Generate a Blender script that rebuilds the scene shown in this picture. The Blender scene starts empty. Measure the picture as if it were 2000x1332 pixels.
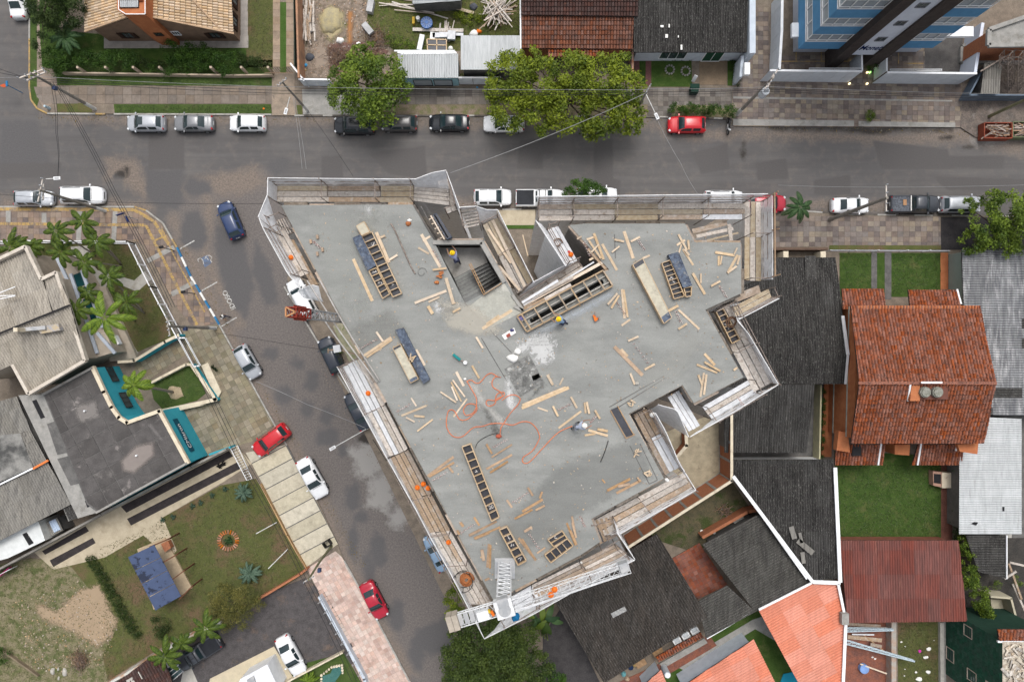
import bpy,bmesh,math,random
import numpy as np
from mathutils import Vector,Matrix
R=math.radians
random.seed(7);rng=np.random.default_rng(7)
scene=bpy.context.scene
COL=scene.collection
F=1333.0  # focal length in photo pixels
H=72.0  # camera height in metres

# ---------------------------------------------------------------- camera
cam=bpy.data.cameras.new('camera');cam.sensor_width=36;cam.lens=F/2000*36
cam.clip_start=1;cam.clip_end=600
co=bpy.data.objects.new('camera',cam);co.location=(0,0,H);COL.objects.link(co)
scene.camera=co
# ---------------------------------------------------------------- light (bright overcast)
SUN_EL,SUN_AZ=64,8
world=bpy.data.worlds.new('World');scene.world=world;world.use_nodes=True
wn=world.node_tree;wn.nodes.clear()
sky=wn.nodes.new('ShaderNodeTexSky');sky.sky_type='NISHITA';sky.sun_disc=False
sky.sun_elevation=R(SUN_EL);sky.sun_rotation=R(SUN_AZ);sky.air_density=1.0;sky.dust_density=5.0;sky.ozone_density=1.0
hs=wn.nodes.new('ShaderNodeHueSaturation');hs.inputs['Saturation'].default_value=0.30
bg=wn.nodes.new('ShaderNodeBackground');bg.inputs['Strength'].default_value=0.15
wo=wn.nodes.new('ShaderNodeOutputWorld')
wn.links.new(sky.outputs[0],hs.inputs['Color']);wn.links.new(hs.outputs[0],bg.inputs['Color']);wn.links.new(bg.outputs[0],wo.inputs[0])
sun=bpy.data.lights.new('sun','SUN');sun.energy=.8;sun.angle=R(24);sun.color=(1,.97,.93)
so=bpy.data.objects.new('sun',sun);COL.objects.link(so)
az=R(SUN_AZ);el=R(SUN_EL)
d=Vector((math.sin(az)*math.cos(el),math.cos(az)*math.cos(el),math.sin(el)))
so.rotation_euler=d.to_track_quat('Z','Y').to_euler()
vs=scene.view_settings;vs.view_transform='Standard';vs.look='None';vs.gamma=1;vs.use_curve_mapping=False
vs.exposure=0.50
scene.cycles.max_bounces=5;scene.cycles.diffuse_bounces=3;scene.cycles.glossy_bounces=2;scene.cycles.transparent_max_bounces=8
scene.cycles.caustics_reflective=False;scene.cycles.caustics_refractive=False

# ---------------------------------------------------------------- helpers
def W(px,py,z=0.0):
    k=(H-z)/F
    return Vector(((px-1000)*k,-(py-666)*k,z))
def PL(pts,z=0.0):return[W(p[0],p[1],z)for p in pts]

def nd(nt,t,**kw):
    n=nt.nodes.new(t)
    for k,v in kw.items():setattr(n,k,v)
    return n
def ramp(nt,src,a,b,lo=0.,hi=1.):
    m=nd(nt,'ShaderNodeMapRange');m.inputs['From Min'].default_value=a;m.inputs['From Max'].default_value=b
    m.inputs['To Min'].default_value=lo;m.inputs['To Max'].default_value=hi
    nt.links.new(src,m.inputs['Value']);return m.outputs[0]
def noise(nt,vec,scale,detail=4,rough=.6,dist=0.):
    n=nd(nt,'ShaderNodeTexNoise');n.inputs['Scale'].default_value=scale;n.inputs['Detail'].default_value=detail
    n.inputs['Roughness'].default_value=rough;n.inputs['Distortion'].default_value=dist
    if vec:nt.links.new(vec,n.inputs['Vector'])
    return n.outputs[0]
def mix(nt,fac,a,b,mode='MIX'):
    m=nd(nt,'ShaderNodeMix',data_type='RGBA',blend_type=mode)
    if isinstance(fac,(int,float)):m.inputs[0].default_value=fac
    else:nt.links.new(fac,m.inputs[0])
    for i,c in((6,a),(7,b)):
        if isinstance(c,(tuple,list)):m.inputs[i].default_value=(*c[:3],1)
        else:nt.links.new(c,m.inputs[i])
    return m.outputs[2]
def mth(nt,op,a,b=None):
    m=nd(nt,'ShaderNodeMath',operation=op)
    for i,v in enumerate((a,b)):
        if v is None:continue
        if isinstance(v,(int,float)):m.inputs[i].default_value=v
        else:nt.links.new(v,m.inputs[i])
    return m.outputs[0]
def base_mat(name,rough=.85,metal=0.,spec=.3):
    m=bpy.data.materials.new(name);m.use_nodes=True;nt=m.node_tree
    b=nt.nodes['Principled BSDF'];b.inputs['Roughness'].default_value=rough;b.inputs['Metallic'].default_value=metal
    b.inputs['Specular IOR Level'].default_value=spec
    return m,nt,b
MATS={}
def M(name,col,col2=None,scale=1.5,lo=.4,hi=.62,rough=.85,metal=0.,spec=.12,rnd=.0,fine=.12,fscale=9.,bump=0.,stain=None,sscale=.6,slo=.55,shi=.7,stretch=None):
    """procedural surface: two tones by noise, fine grain, per piece variation, optional stains"""
    if name in MATS:return MATS[name]
    m,nt,b=base_mat(name,rough,metal,spec)
    g=nd(nt,'ShaderNodeNewGeometry').outputs['Position']
    if stretch:
        mp=nd(nt,'ShaderNodeMapping');mp.inputs['Rotation'].default_value=(0,0,stretch[0]);mp.inputs['Scale'].default_value=(stretch[1],stretch[2],1)
        nt.links.new(g,mp.inputs['Vector']);g2=mp.outputs[0]
    else:g2=g
    c=mix(nt,ramp(nt,noise(nt,g2,scale,6),lo,hi),col,col2 or tuple(x*.8 for x in col[:3]))
    if stain:c=mix(nt,ramp(nt,noise(nt,g2,sscale,8,.7),slo,shi),c,stain)
    if fine:
        v=ramp(nt,noise(nt,g,fscale,3,.7),.25,.75,1-fine,1+fine)
        hsv=nd(nt,'ShaderNodeHueSaturation');nt.links.new(v,hsv.inputs['Value']);nt.links.new(c,hsv.inputs['Color']);c=hsv.outputs[0]
    if rnd:
        oi=nd(nt,'ShaderNodeObjectInfo').outputs['Random'];at=nd(nt,'ShaderNodeAttribute',attribute_name='rnd').outputs['Fac']
        f=mth(nt,'FRACT',mth(nt,'ADD',oi,at));v=ramp(nt,f,0,1,1-rnd,1+rnd)
        hsv=nd(nt,'ShaderNodeHueSaturation');nt.links.new(v,hsv.inputs['Value']);nt.links.new(c,hsv.inputs['Color'])
        s=ramp(nt,mth(nt,'FRACT',mth(nt,'MULTIPLY',f,7.31)),0,1,1-rnd*1.2,1+rnd*1.2);nt.links.new(s,hsv.inputs['Saturation']);c=hsv.outputs[0]
    nt.links.new(c,b.inputs['Base Color'])
    if bump:
        bp=nd(nt,'ShaderNodeBump');bp.inputs['Strength'].default_value=bump;bp.inputs['Distance'].default_value=.03
        nt.links.new(noise(nt,g,fscale*2,4,.7),bp.inputs['Height']);nt.links.new(bp.outputs[0],b.inputs['Normal'])
    MATS[name]=m;return m

def tag(o,label=None,cat=None,group=None,kind=None):
    if label:o['label']=label
    if cat:o['category']=cat
    if group:o['group']=group
    if kind:o['kind']=kind
    return o
def thing(name,label,cat,loc=(0,0,0),rz=0.,group=None):
    o=bpy.data.objects.new(name,None);o.empty_display_size=.3;COL.objects.link(o)
    o.location=loc;o.rotation_euler=(0,0,rz);tag(o,label,cat,group)
    return o
CH={}
def link(name,me,parent=None,local=False):
    o=bpy.data.objects.new(name,me);COL.objects.link(o)
    if parent is not None:
        o.parent=parent;CH.setdefault(parent.name,[]).append(o)
        if not local and parent.parent is None:
            o.matrix_parent_inverse=(Matrix.Translation(parent.location)@ parent.rotation_euler.to_matrix().to_4x4()).inverted()
    return o
def copy_tree(o,parent=None):
    c=o.copy();COL.objects.link(c)
    if parent is not None:c.parent=parent;c.matrix_parent_inverse=o.matrix_parent_inverse.copy();CH.setdefault(parent.name,[]).append(c)
    for ch in CH.get(o.name,[]):copy_tree(ch,c)
    return c
class MB:
    def __init__(s):s.v=[];s.f=[];s.m=[];s.r=[]
    def add(s,vs,fs,mi=0,r=0.):
        n=len(s.v);s.v+=[tuple(p)for p in vs]
        for f in fs:s.f.append([i+n for i in f]);s.m.append(mi);s.r.append(r)
    def hexa(s,b,t,mi=0,r=0.):
        s.add(list(b)+list(t),[(3,2,1,0),(4,5,6,7),(0,1,5,4),(1,2,6,5),(2,3,7,6),(3,0,4,7)],mi,r)
    def box(s,c,sz,rz=0.,mi=0,r=0.):
        c=Vector(c);ca,sa=math.cos(rz),math.sin(rz);x,y,z=sz[0]/2,sz[1]/2,sz[2]/2
        P=lambda a,b_,d_:c+Vector((a*ca-b_*sa,a*sa+b_*ca,d_))
        s.hexa([P(-x,-y,-z),P(x,-y,-z),P(x,y,-z),P(-x,y,-z)],[P(-x,-y,z),P(x,-y,z),P(x,y,z),P(-x,y,z)],mi,r)
    def bar(s,p,q,w,h,mi=0,r=0.):
        p=Vector(p);q=Vector(q);d=(q-p).normalized();u=Vector((0,0,1))if abs(d.z)<.95 else Vector((1,0,0))
        a=d.cross(u).normalized()*w/2;b=a.cross(d).normalized()*h/2
        s.hexa([p-a-b,p+a-b,p+a+b,p-a+b],[q-a-b,q+a-b,q+a+b,q-a+b],mi,r)
    def tube(s,p,q,r0,r1=None,n=6,mi=0,r=0.,cap=True):
        s.path([p,q],r0,n,mi,r1,r,cap)
    def path(s,pts,r0,n=6,mi=0,r1=None,r=0.,cap=True):
        pts=[Vector(p)for p in pts];r1=r0 if r1 is None else r1;base=len(s.v);k=len(pts)
        for i,p in enumerate(pts):
            d=(pts[min(i+1,k-1)]-pts[max(i-1,0)])
            d=d.normalized()if d.length>1e-9 else Vector((0,0,1))
            u=Vector((0,0,1))if abs(d.z)<.9 else Vector((1,0,0));a=d.cross(u).normalized();b=a.cross(d)
            rr=r0+(r1-r0)*i/(k-1)
            for j in range(n):
                t=2*math.pi*j/n;s.v.append(tuple(p+a*rr*math.cos(t)+b*rr*math.sin(t)))
        for i in range(k-1):
            for j in range(n):
                j2=(j+1)%n;s.f.append([base+i*n+j,base+i*n+j2,base+(i+1)*n+j2,base+(i+1)*n+j]);s.m.append(mi);s.r.append(r)
        if cap:
            s.f.append([base+j for j in range(n)][::-1]);s.m.append(mi);s.r.append(r)
            s.f.append([base+(k-1)*n+j for j in range(n)]);s.m.append(mi);s.r.append(r)
    def prism(s,poly,z0,z1,mi=0,mtop=None,r=0.):
        P=[(p[0],p[1])for p in poly]
        if area(P)<0:P=P[::-1]
        n=len(P);b=len(s.v);f0=z0 if callable(z0)else(lambda x,y:z0);f1=z1 if callable(z1)else(lambda x,y:z1)
        s.v+=[(x,y,f0(x,y))for x,y in P]+[(x,y,f1(x,y))for x,y in P]
        s.f.append([b+i for i in range(n)][::-1]);s.m.append(mi);s.r.append(r)
        s.f.append([b+n+i for i in range(n)]);s.m.append(mi if mtop is None else mtop);s.r.append(r)
        for i in range(n):
            j=(i+1)%n;s.f.append([b+i,b+j,b+n+j,b+n+i]);s.m.append(mi);s.r.append(r)
    def wall(s,p,q,z0,z1,t,mi=0,r=0.):
        p=Vector((p[0],p[1],0));q=Vector((q[0],q[1],0));d=(q-p).normalized();a=Vector((-d.y,d.x,0))*t/2
        Z0=Vector((0,0,z0));Z1=Vector((0,0,z1));c=[p-a,q-a,q+a,p+a]
        s.hexa([x+Z0 for x in c],[x+Z1 for x in c],mi,r)
    def sheet(s,pts,mi=0,r=0.):s.add(pts,[list(range(len(pts)))],mi,r)
    def disc(s,c,rad,z0,z1,n=16,mi=0):s.prism([(c[0]+rad*math.cos(2*math.pi*i/n),c[1]+rad*math.sin(2*math.pi*i/n))for i in range(n)],z0,z1,mi)
    def mesh(s,name,mats,smooth=False):
        me=bpy.data.meshes.new(name);me.from_pydata(s.v,[],s.f)
        if not isinstance(mats,(list,tuple)):mats=[mats]
        for m in mats:me.materials.append(m)
        me.polygons.foreach_set('material_index',s.m)
        if any(s.r):
            a=me.attributes.new('rnd','FLOAT','FACE');a.data.foreach_set('value',s.r)
        if smooth:me.polygons.foreach_set('use_smooth',[True]*len(s.f))
        me.update();return me
    def build(s,name,mats,parent=None,smooth=False,local=False,kind=None):
        if not s.f:return None
        o=link(name,s.mesh(name,mats,smooth),parent,local)
        if kind:o['kind']=kind
        return o
def area(P):return .5*sum(P[i][0]*P[(i+1)%len(P)][1]-P[(i+1)%len(P)][0]*P[i][1]for i in range(len(P)))
def inside(P,x,y):
    c=False;n=len(P);j=n-1
    for i in range(n):
        if(P[i][1]>y)!=(P[j][1]>y)and x<(P[j][0]-P[i][0])*(y-P[i][1])/(P[j][1]-P[i][1])+P[i][0]:c=not c
        j=i
    return c
def clip(P,x0,x1,y0,y1):
    for ax,v,sg in((0,x0,1),(0,x1,-1),(1,y0,1),(1,y1,-1)):
        out=[];n=len(P)
        for i in range(n):
            a=P[i];b=P[(i+1)%n];da=(a[ax]-v)*sg;db=(b[ax]-v)*sg
            if da>=0:out.append(a)
            if(da>0 and db<0)or(da<0 and db>0):
                t=da/(da-db);out.append((a[0]+(b[0]-a[0])*t,a[1]+(b[1]-a[1])*t))
        P=out
        if len(P)<3:return None
    return P if abs(area(P))>1e-4 else None
def rot2(P,a):
    c,s_=math.cos(a),math.sin(a);return[(x*c-y*s_,x*s_+y*c)for x,y in P]
def structure(name,poly,z0,z1,mat,px=True,z=None):
    b=MB();b.prism(PL(poly,z1 if z is None else z)if px else poly,z0,z1);o=b.build(name,mat);o['kind']='structure';return o
def wallthing(name,label,pts,z0,z1,t,mat,cat='wall',cap=None,zp=None,closed=False,group=None):
    """free standing wall along pixel points given at its top height"""
    P=PL(pts,z1 if zp is None else zp);th=thing(name,label,cat,(P[0].x,P[0].y,z0),group=group);b=MB();c=MB()
    seq=list(zip(P,P[1:]+[P[0]]))if closed else list(zip(P,P[1:]))
    for p,q in seq:
        dd=(q-p).normalized()*t/2
        b.wall(p-dd*0,q+dd*.98,z0,z1,t)
        if cap:c.wall(p-dd,q+dd*1.0,z1+.001,z1+.05,t+.08)
    b.build('panel',mat,th)
    if cap:c.build('coping',cap,th)
    return th
def paving(name,poly,z,tile,ang,mats,base,limit=300,gap=.03,h=.02,kind='structure',label=None,cat=None,z0=-.05,run=False):
    """base sheet with separate slabs on it; past the limit the slabs join into one part"""
    P=[(p.x,p.y)for p in PL(poly,z)]
    b=MB();b.prism(P,z0,z-h);root=b.build(name,base);
    if kind:root['kind']=kind
    if label:tag(root,label,cat)
    Q=rot2(P,-ang);xs=[p[0]for p in Q];ys=[p[1]for p in Q];a,bb=tile
    full=MB();full.box((0,0,h/2),(a-gap,bb-gap,h));fm=[full.mesh('paving_slab',m)for m in mats]
    cnt=0;rest=[MB()for _ in mats];row=0;y=min(ys)
    while y<max(ys):
        x=min(xs)-(a/2 if run and row%2 else 0)
        while x<max(xs):
            x1,y1=x+a-gap,y+bb-gap
            cor=all(inside(Q,u,v)for u,v in((x,y),(x1,y),(x1,y1),(x,y1)))
            C=[(x,y),(x1,y),(x1,y1),(x,y1)]if cor else clip(Q,x,x1,y,y1)
            if C and abs(area(C))>.25*a*bb*.3:
                i=random.randrange(len(mats));dz=random.uniform(0,.006)
                if cnt<limit:
                    if cor:
                        o=bpy.data.objects.new('paving_slab',fm[i]);COL.objects.link(o);o.parent=root
                        cx,cy=rot2([((x+x1)/2,(y+y1)/2)],ang)[0];o.location=(cx,cy,z-h+dz);o.rotation_euler=(random.uniform(-.006,.006),random.uniform(-.006,.006),ang+random.uniform(-.008,.008))
                    else:
                        q=MB();q.prism(rot2(C,ang),z-h,z+dz);o=q.build('paving_slab',mats[i],root,local=True)
                    cnt+=1
                else:rest[i].prism(rot2(C,ang),z-h,z+dz,r=random.random()+.01)
            x+=a
        y+=bb;row+=1
    for i,q in enumerate(rest):
        if q.f:o=q.build('paving_slabs',mats[i],root,local=True);o['kind']='stuff'
    return root
def roof(parent,pts,ang,style,mats,pitch=.25,length=2.4,amp=.042,width=None,name='roof',limit=300):
    """pts: (px,py,z) corners of one roof plane; ang: direction the corrugations or tile columns run (degrees in the picture plane, 0 = +x)"""
    V=[W(*p)for p in pts]
    A=np.array([[v.x,v.y,1]for v in V]);pl=np.linalg.lstsq(A,np.array([v.z for v in V]),rcond=None)[0]
    zf=lambda x,y:pl[0]*x+pl[1]*y+pl[2]
    a=R(ang)-math.pi/2;P=rot2([(v.x,v.y)for v in V],-a)  # local: y runs along the corrugation, x across
    if area(P)<0:P=P[::-1]
    xs=[p[0]for p in P];ys=[p[1]for p in P];x0,x1,y0,y1=min(xs),max(xs),min(ys),max(ys)
    fall=pl[0]*(-math.sin(a))+pl[1]*math.cos(a)  # slope along local +y
    b=MB();ca,sa=math.cos(a),math.sin(a)
    bedp=[(p[0],p[1])for p in[(v.x,v.y)for v in V]]
    bed=MB();bed.prism(bedp,lambda x,y:zf(x,y)-.10,lambda x,y:zf(x,y)-amp-.03);bo=bed.build('roof_deck',mats[-1],parent)
    par=bo
    n=4;seg=pitch/n
    prof=[0,.75,1,.75]if style=='corrugated' else[0,.85,1.0,.85]
    def H_(x,y,off):
        t=(x-x0)/seg;i=int(math.floor(t+1e-6));fr=t-i;h=prof[i%n]*(1-fr)+prof[(i+1)%n]*fr
        k=amp*(1.8 if style=='tile' else 1.2);return h*k*2-k+off
    W_=width or(pitch*5 if style=='corrugated' else(x1-x0))
    ncol=max(1,int(math.ceil((x1-x0)/W_-1e-6)));nseg=int(round(W_/seg))
    nrow=int(math.ceil((y1-y0)/length));cnt=0;rest=MB()
    fulls={}
    for j in range(nrow):
        ya,yb=y0+j*length,min(y0+(j+1)*length,y1)
        for c in range(ncol):
            q=MB();r=random.random()+.01
            lift=random.uniform(0,.012)if style=='corrugated' else 0
            xa=x0+c*W_;col_r=r
            for s_ in range(nseg):
                xl,xr=xa+s_*seg,xa+(s_+1)*seg
                if xl>x1:break
                if style=='tile' and s_%n==0:col_r=random.random()+.01
                cor=all(inside(P,u,v)for u,v in((xl,ya),(xr,ya),(xr,yb),(xl,yb)))
                C=[(xl,ya),(xr,ya),(xr,yb),(xl,yb)]if cor else clip(P,xl,xr,ya,yb)
                if not C:continue
                vv=[]
                for(u,v)in C:
                    k=(v-ya)/length;k=k if fall<0 else 1-k  # lower end of each course sits on top of the next one
                    wx,wy=u*ca-v*sa,u*sa+v*ca
                    vv.append((wx,wy,zf(wx,wy)+H_(u,v,lift+(.075 if style=='tile' else .02)*k)))
                if area([(p[0],p[1])for p in vv])<0:vv=vv[::-1]
                (q if style=='corrugated' and cnt<limit else rest).sheet(vv,0,col_r)
            if q.f:
                q.build('roof_sheet',mats[0]if random.random()>.1 or len(mats)<3 else mats[1],par,local=True);cnt+=1
    if rest.f:
        o=rest.build('roof_tile' if style=='tile' else 'roof_sheets',mats[0],par,local=True);o['kind']='stuff'
    bo.name=name
    return bo
def smoothpath(pts,k=6):
    P=[Vector(p)for p in pts];out=[]
    for i in range(len(P)-1):
        p0,p1,p2,p3=P[max(i-1,0)],P[i],P[i+1],P[min(i+2,len(P)-1)]
        for t in range(k):
            t/=k;out.append(.5*((2*p1)+(p2-p0)*t+(2*p0-5*p1+4*p2-p3)*t*t+(3*p1-p0-3*p2+p3)*t**3))
    return out+[P[-1]]
# ================================================================ GROUND
def seg_sdf(X,Y,poly):
    """signed distance (positive inside) from grid points to a polygon"""
    d=np.full(X.shape,1e9);ins=np.zeros(X.shape,bool);n=len(poly)
    for i in range(n):
        ax,ay=poly[i][0],poly[i][1];bx,by=poly[(i+1)%n][0],poly[(i+1)%n][1]
        ex,ey=bx-ax,by-ay;L=ex*ex+ey*ey+1e-12
        t=np.clip(((X-ax)*ex+(Y-ay)*ey)/L,0,1);d=np.minimum(d,np.hypot(X-ax-t*ex,Y-ay-t*ey))
        with np.errstate(divide='ignore',invalid='ignore'):
            c=((ay>Y)!=(by>Y))&(X<(bx-ax)*(Y-ay)/(by-ay+1e-12)+ax)
        ins ^=c
    return np.where(ins,d,-d)
def grid_sheet(name,bounds,res,z,mat,layers,zlev=0.):
    """one sheet of ground; every layer is a set of patches stored as a signed distance, so patch edges stay sharp"""
    x0,x1,y0,y1=bounds;nx=int((x1-x0)/res)+1;ny=int((y1-y0)/res)+1
    X,Y=np.meshgrid(np.linspace(x0,x1,nx),np.linspace(y0,y1,ny));v=np.stack([X,Y,np.full_like(X,z)],-1).reshape(-1,3)
    idx=np.arange(nx*ny).reshape(ny,nx);f=np.stack([idx[:-1,:-1],idx[:-1,1:],idx[1:,1:],idx[1:,:-1]],-1).reshape(-1,4)
    me=bpy.data.meshes.new(name);me.vertices.add(len(v));me.vertices.foreach_set('co',v.ravel())
    me.loops.add(f.size);me.loops.foreach_set('vertex_index',f.ravel().astype(np.int32));me.polygons.add(len(f))
    me.polygons.foreach_set('loop_start',np.arange(0,f.size,4,dtype=np.int32));me.polygons.foreach_set('loop_total',np.full(len(f),4,np.int32))
    me.update(calc_edges=True);me.materials.append(mat)
    for k,polys in layers.items():
        s=np.full(X.shape,-9.)
        for p in polys:s=np.maximum(s,seg_sdf(X,Y,[(q.x,q.y)for q in PL(p,zlev)]))
        a=me.attributes.new(k,'FLOAT','POINT');a.data.foreach_set('value',np.clip(s,-9,9).ravel().astype(np.float32))
    o=bpy.data.objects.new(name,me);COL.objects.link(o);o['kind']='structure';return o
def band(pts,w):
    """pixel polyline widened to a strip"""
    L=[];Rr=[]
    for i,p in enumerate(pts):
        a=pts[max(0,i-1)];b=pts[min(len(pts)-1,i+1)];dx,dy=b[0]-a[0],b[1]-a[1];l=math.hypot(dx,dy)or 1
        ww=w[i]if isinstance(w,(list,tuple))else w
        L.append((p[0]-dy/l*ww/2,p[1]+dx/l*ww/2));Rr.append((p[0]+dy/l*ww/2,p[1]-dx/l*ww/2))
    return L+Rr[::-1]

def ground_material():
    m,nt,b=base_mat('asphalt',.9,0,.1)
    g=nd(nt,'ShaderNodeNewGeometry').outputs['Position']
    big=noise(nt,g,.12,5,.6);mid=noise(nt,g,.9,6,.7,.3);fine=noise(nt,g,7.,5,.8);grit=noise(nt,g,22.,3,.8)
    def att(k,amp=.6,soft=.25,off=0.):
        s=nd(nt,'ShaderNodeAttribute',attribute_name=k).outputs['Fac']
        w=mth(nt,'ADD',s,mth(nt,'MULTIPLY',mth(nt,'SUBTRACT',mid,.5),amp*2));w=mth(nt,'ADD',w,mth(nt,'MULTIPLY',mth(nt,'SUBTRACT',fine,.5),amp))
        return ramp(nt,w,-soft+off,soft+off)
    c=mix(nt,ramp(nt,big,.4,.62),(.106,.102,.101),(.130,.123,.118))
    mp=nd(nt,'ShaderNodeMapping');mp.inputs['Scale'].default_value=(.05,.9,1);nt.links.new(g,mp.inputs['Vector'])
    c=mix(nt,ramp(nt,noise(nt,mp.outputs[0],1.6,6,.7),.35,.68,0,.75),c,(.088,.083,.082))
    c=mix(nt,ramp(nt,mid,.5,.75,0,.5),c,(.17,.148,.13))
    c=mix(nt,att('diag',.5,.5),c,mix(nt,ramp(nt,noise(nt,g,5.5,8,.8),.36,.66),(.094,.086,.083),(.178,.158,.146)))
    c=mix(nt,att('sand',1.1,.55),c,mix(nt,ramp(nt,noise(nt,g,5.,8,.85),.4,.64),(.12,.10,.086),(.235,.195,.165)))
    c=mix(nt,att('patch',.8,.3),c,mix(nt,ramp(nt,fine,.3,.7),(.078,.076,.078),(.115,.110,.109)))
    c=mix(nt,att('patch2',.25,.10),c,mix(nt,ramp(nt,fine,.3,.7),(.082,.077,.076),(.106,.100,.097)))
    c=mix(nt,att('pale',1.6,.45),c,(.26,.25,.235))
    c=mix(nt,att('wet',.7,.25),c,(.045,.04,.036))
    s=ramp(nt,grit,.3,.7,.80,1.2);hsv=nd(nt,'ShaderNodeHueSaturation');nt.links.new(s,hsv.inputs['Value']);nt.links.new(c,hsv.inputs['Color'])
    nt.links.new(hsv.outputs[0],b.inputs['Base Color'])
    bp=nd(nt,'ShaderNodeBump');bp.inputs['Strength'].default_value=.4;bp.inputs['Distance'].default_value=.02;nt.links.new(grit,bp.inputs['Height']);nt.links.new(bp.outputs[0],b.inputs['Normal'])
    return m
far=MB();far.sheet([(-400,-400,-.25),(400,-400,-.25),(400,400,-.25),(-400,400,-.25)]);far.build('ground',M('earth',(.12,.11,.07),(.08,.1,.05),scale=.2)).data;bpy.data.objects['ground']['kind']='structure'
def blob(x,y,rx,ry,n=10,seed=0):
    r=random.Random(seed+int(x*7+y));return[(x+rx*math.cos(6.283*i/n)*r.uniform(.75,1.2),y+ry*math.sin(6.283*i/n)*r.uniform(.75,1.2))for i in range(n)]
road=grid_sheet('road',(-62,62,-42,42),.2,0.,ground_material(),{
 'diag':[[(330,405),(520,330),(640,420),(760,700),(980,1340),(770,1340),(640,1080),(420,620),(330,470)]],
 'sand':[band([(110,0),(125,60),(105,150),(95,215),(160,232),(240,236)],[30,26,30,30,14,12]),band([(230,234),(600,236),(760,240),(1000,240),(1270,240)],16),
          band([(0,395),(120,402),(300,404)],22),band([(205,330),(250,330),(290,380),(380,370)],[46,50,30,20]),[(395,345),(500,325),(520,360),(470,380),(400,375)],
          band([(335,420),(370,500),(420,600),(500,750),(620,960),(700,1140),(800,1320)],[14,26,26,22,26,20,24]),band([(385,350),(410,400),(395,480),(425,560),(470,640)],[16,22,22,22,14]),
          band([(1270,245),(1350,268),(1430,262),(1500,262),(1620,266),(1760,272),(1900,262),(2000,290)],[10,12,16,18,14,20,34,34]),
          band([(880,398),(1000,404),(1240,392),(1500,400),(1680,402),(1840,404)],20),band([(640,640),(700,760),(760,880),(860,1080),(900,1180)],18),band([(690,780),(800,1030)],10)],
 'patch':[[(286,330),(360,330),(358,400),(345,410),(287,396)],blob(385,366,34,18),[(350,450),(360,420),(385,412),(402,430),(405,465),(395,490),(372,488),(352,475)],[(425,440),(470,455),(500,560),(480,620),(455,600),(430,540),(420,480)],
           blob(610,742,17,22),blob(555,773,20,18),blob(530,690,16,12),blob(640,852,24,22),blob(638,810,16,22),blob(690,970,16,30),blob(740,1075,18,38),blob(690,1060,12,36),blob(720,1105,12,30),blob(775,1200,18,30),blob(815,1280,16,26),blob(600,800,14,18),blob(545,325,24,18),
           [(0,235),(70,235),(90,290),(100,320),(0,330)],[(810,1230),(880,1200),(900,1260),(840,1280),(800,1260)],[(500,470),(530,520),(545,590),(520,600),(490,530)],blob(705,1010,16,14),blob(670,880,10,14),blob(580,710,14,12)],
 'patch2':[[(628,305),(668,303),(670,350),(628,352)],[(1160,274),(1197,272),(1197,350),(1212,352),(1210,420),(1160,400)],[(1015,275),(1120,268),(1125,300),(1060,300),(1060,330),(1010,330)],[(1590,352),(1660,342),(1662,378),(1620,382),(1590,380)],[(1705,275),(1850,292),(1860,330),(1720,330)],
            [(1797,305),(1798,328),(1960,330),(1962,305)],[(720,300),(830,285),(834,350),(760,340)],[(1350,300),(1420,280),(1425,330),(1370,340)],[(1820,345),(2010,350),(2010,375),(1850,372)],[(1475,318),(1535,310),(1540,350),(1480,352)],[(0,320),(120,318),(118,345),(0,350)],[(290,256),(360,256),(360,330),(290,332)],blob(232,345,12,9)],
 'pale':[blob(715,900,34,34),blob(745,960,30,40),blob(730,870,30,16),blob(780,1010,18,24),blob(1930,275,36,8)],
 'wet':[blob(712,856,16,10),blob(725,845,12,10),band([(1500,250),(1640,252),(1700,256),(1760,252),(1860,252)],[9,8,14,10,8]),blob(1452,297,4,16),blob(1850,270,12,3),blob(1890,288,10,2),blob(235,338,10,8),blob(248,335,4,10)]})

# materials of the plots
grassM=lambda n,a,b_,**k:M(n,a,b_,scale=1.2,lo=.35,hi=.65,rough=.95,fine=.45,fscale=14,bump=.6,spec=.1,**k)
LAWN=grassM('lawn_green',(.042,.072,.018),(.062,.092,.026),stain=(.075,.08,.035),sscale=.5)
LAWN_DRY=grassM('lawn_dry',(.092,.098,.034),(.070,.082,.028),stain=(.125,.085,.052),sscale=.22,slo=.48,shi=.62)
LAWN_DEEP=grassM('lawn_deep',(.034,.066,.014),(.056,.092,.022),stain=(.085,.088,.034),sscale=.6)
LAWN_BRIGHT=grassM('lawn_bright',(.045,.085,.018),(.06,.105,.026))
DIRT=M('dirt',(.19,.165,.105),(.12,.12,.055),scale=1.6,fine=.45,fscale=12,bump=.8,stain=(.085,.1,.04),sscale=.8,slo=.5,shi=.62,rough=.95)
RUBBLE=M('rubble_soil',(.25,.2,.16),(.15,.12,.09),scale=2.2,fine=.5,fscale=11,bump=1,stain=(.1,.11,.04),sscale=.7,slo=.55,shi=.68,rough=.95)
CONC=M('concrete',(.30,.29,.27),(.24,.235,.22),fine=.12,stain=(.17,.16,.14),sscale=.8)
CONC_PALE=M('concrete_pale',(.42,.40,.36),(.36,.345,.31),fine=.1,stain=(.27,.25,.21))
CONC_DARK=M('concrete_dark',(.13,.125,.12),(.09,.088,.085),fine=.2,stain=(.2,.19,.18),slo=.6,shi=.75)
BEIGE=M('beige_concrete',(.44,.38,.28),(.38,.325,.235),fine=.08,stain=(.26,.21,.14),sscale=.5,slo=.56,shi=.75)
TERRA=M('terracotta_paint',(.42,.16,.07),(.36,.125,.055),fine=.12)
MORTAR=M('mortar',(.13,.115,.1),(.09,.08,.07),fine=.2)
KERB=M('kerb_concrete',(.36,.35,.32),(.27,.26,.24),fine=.15)
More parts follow.
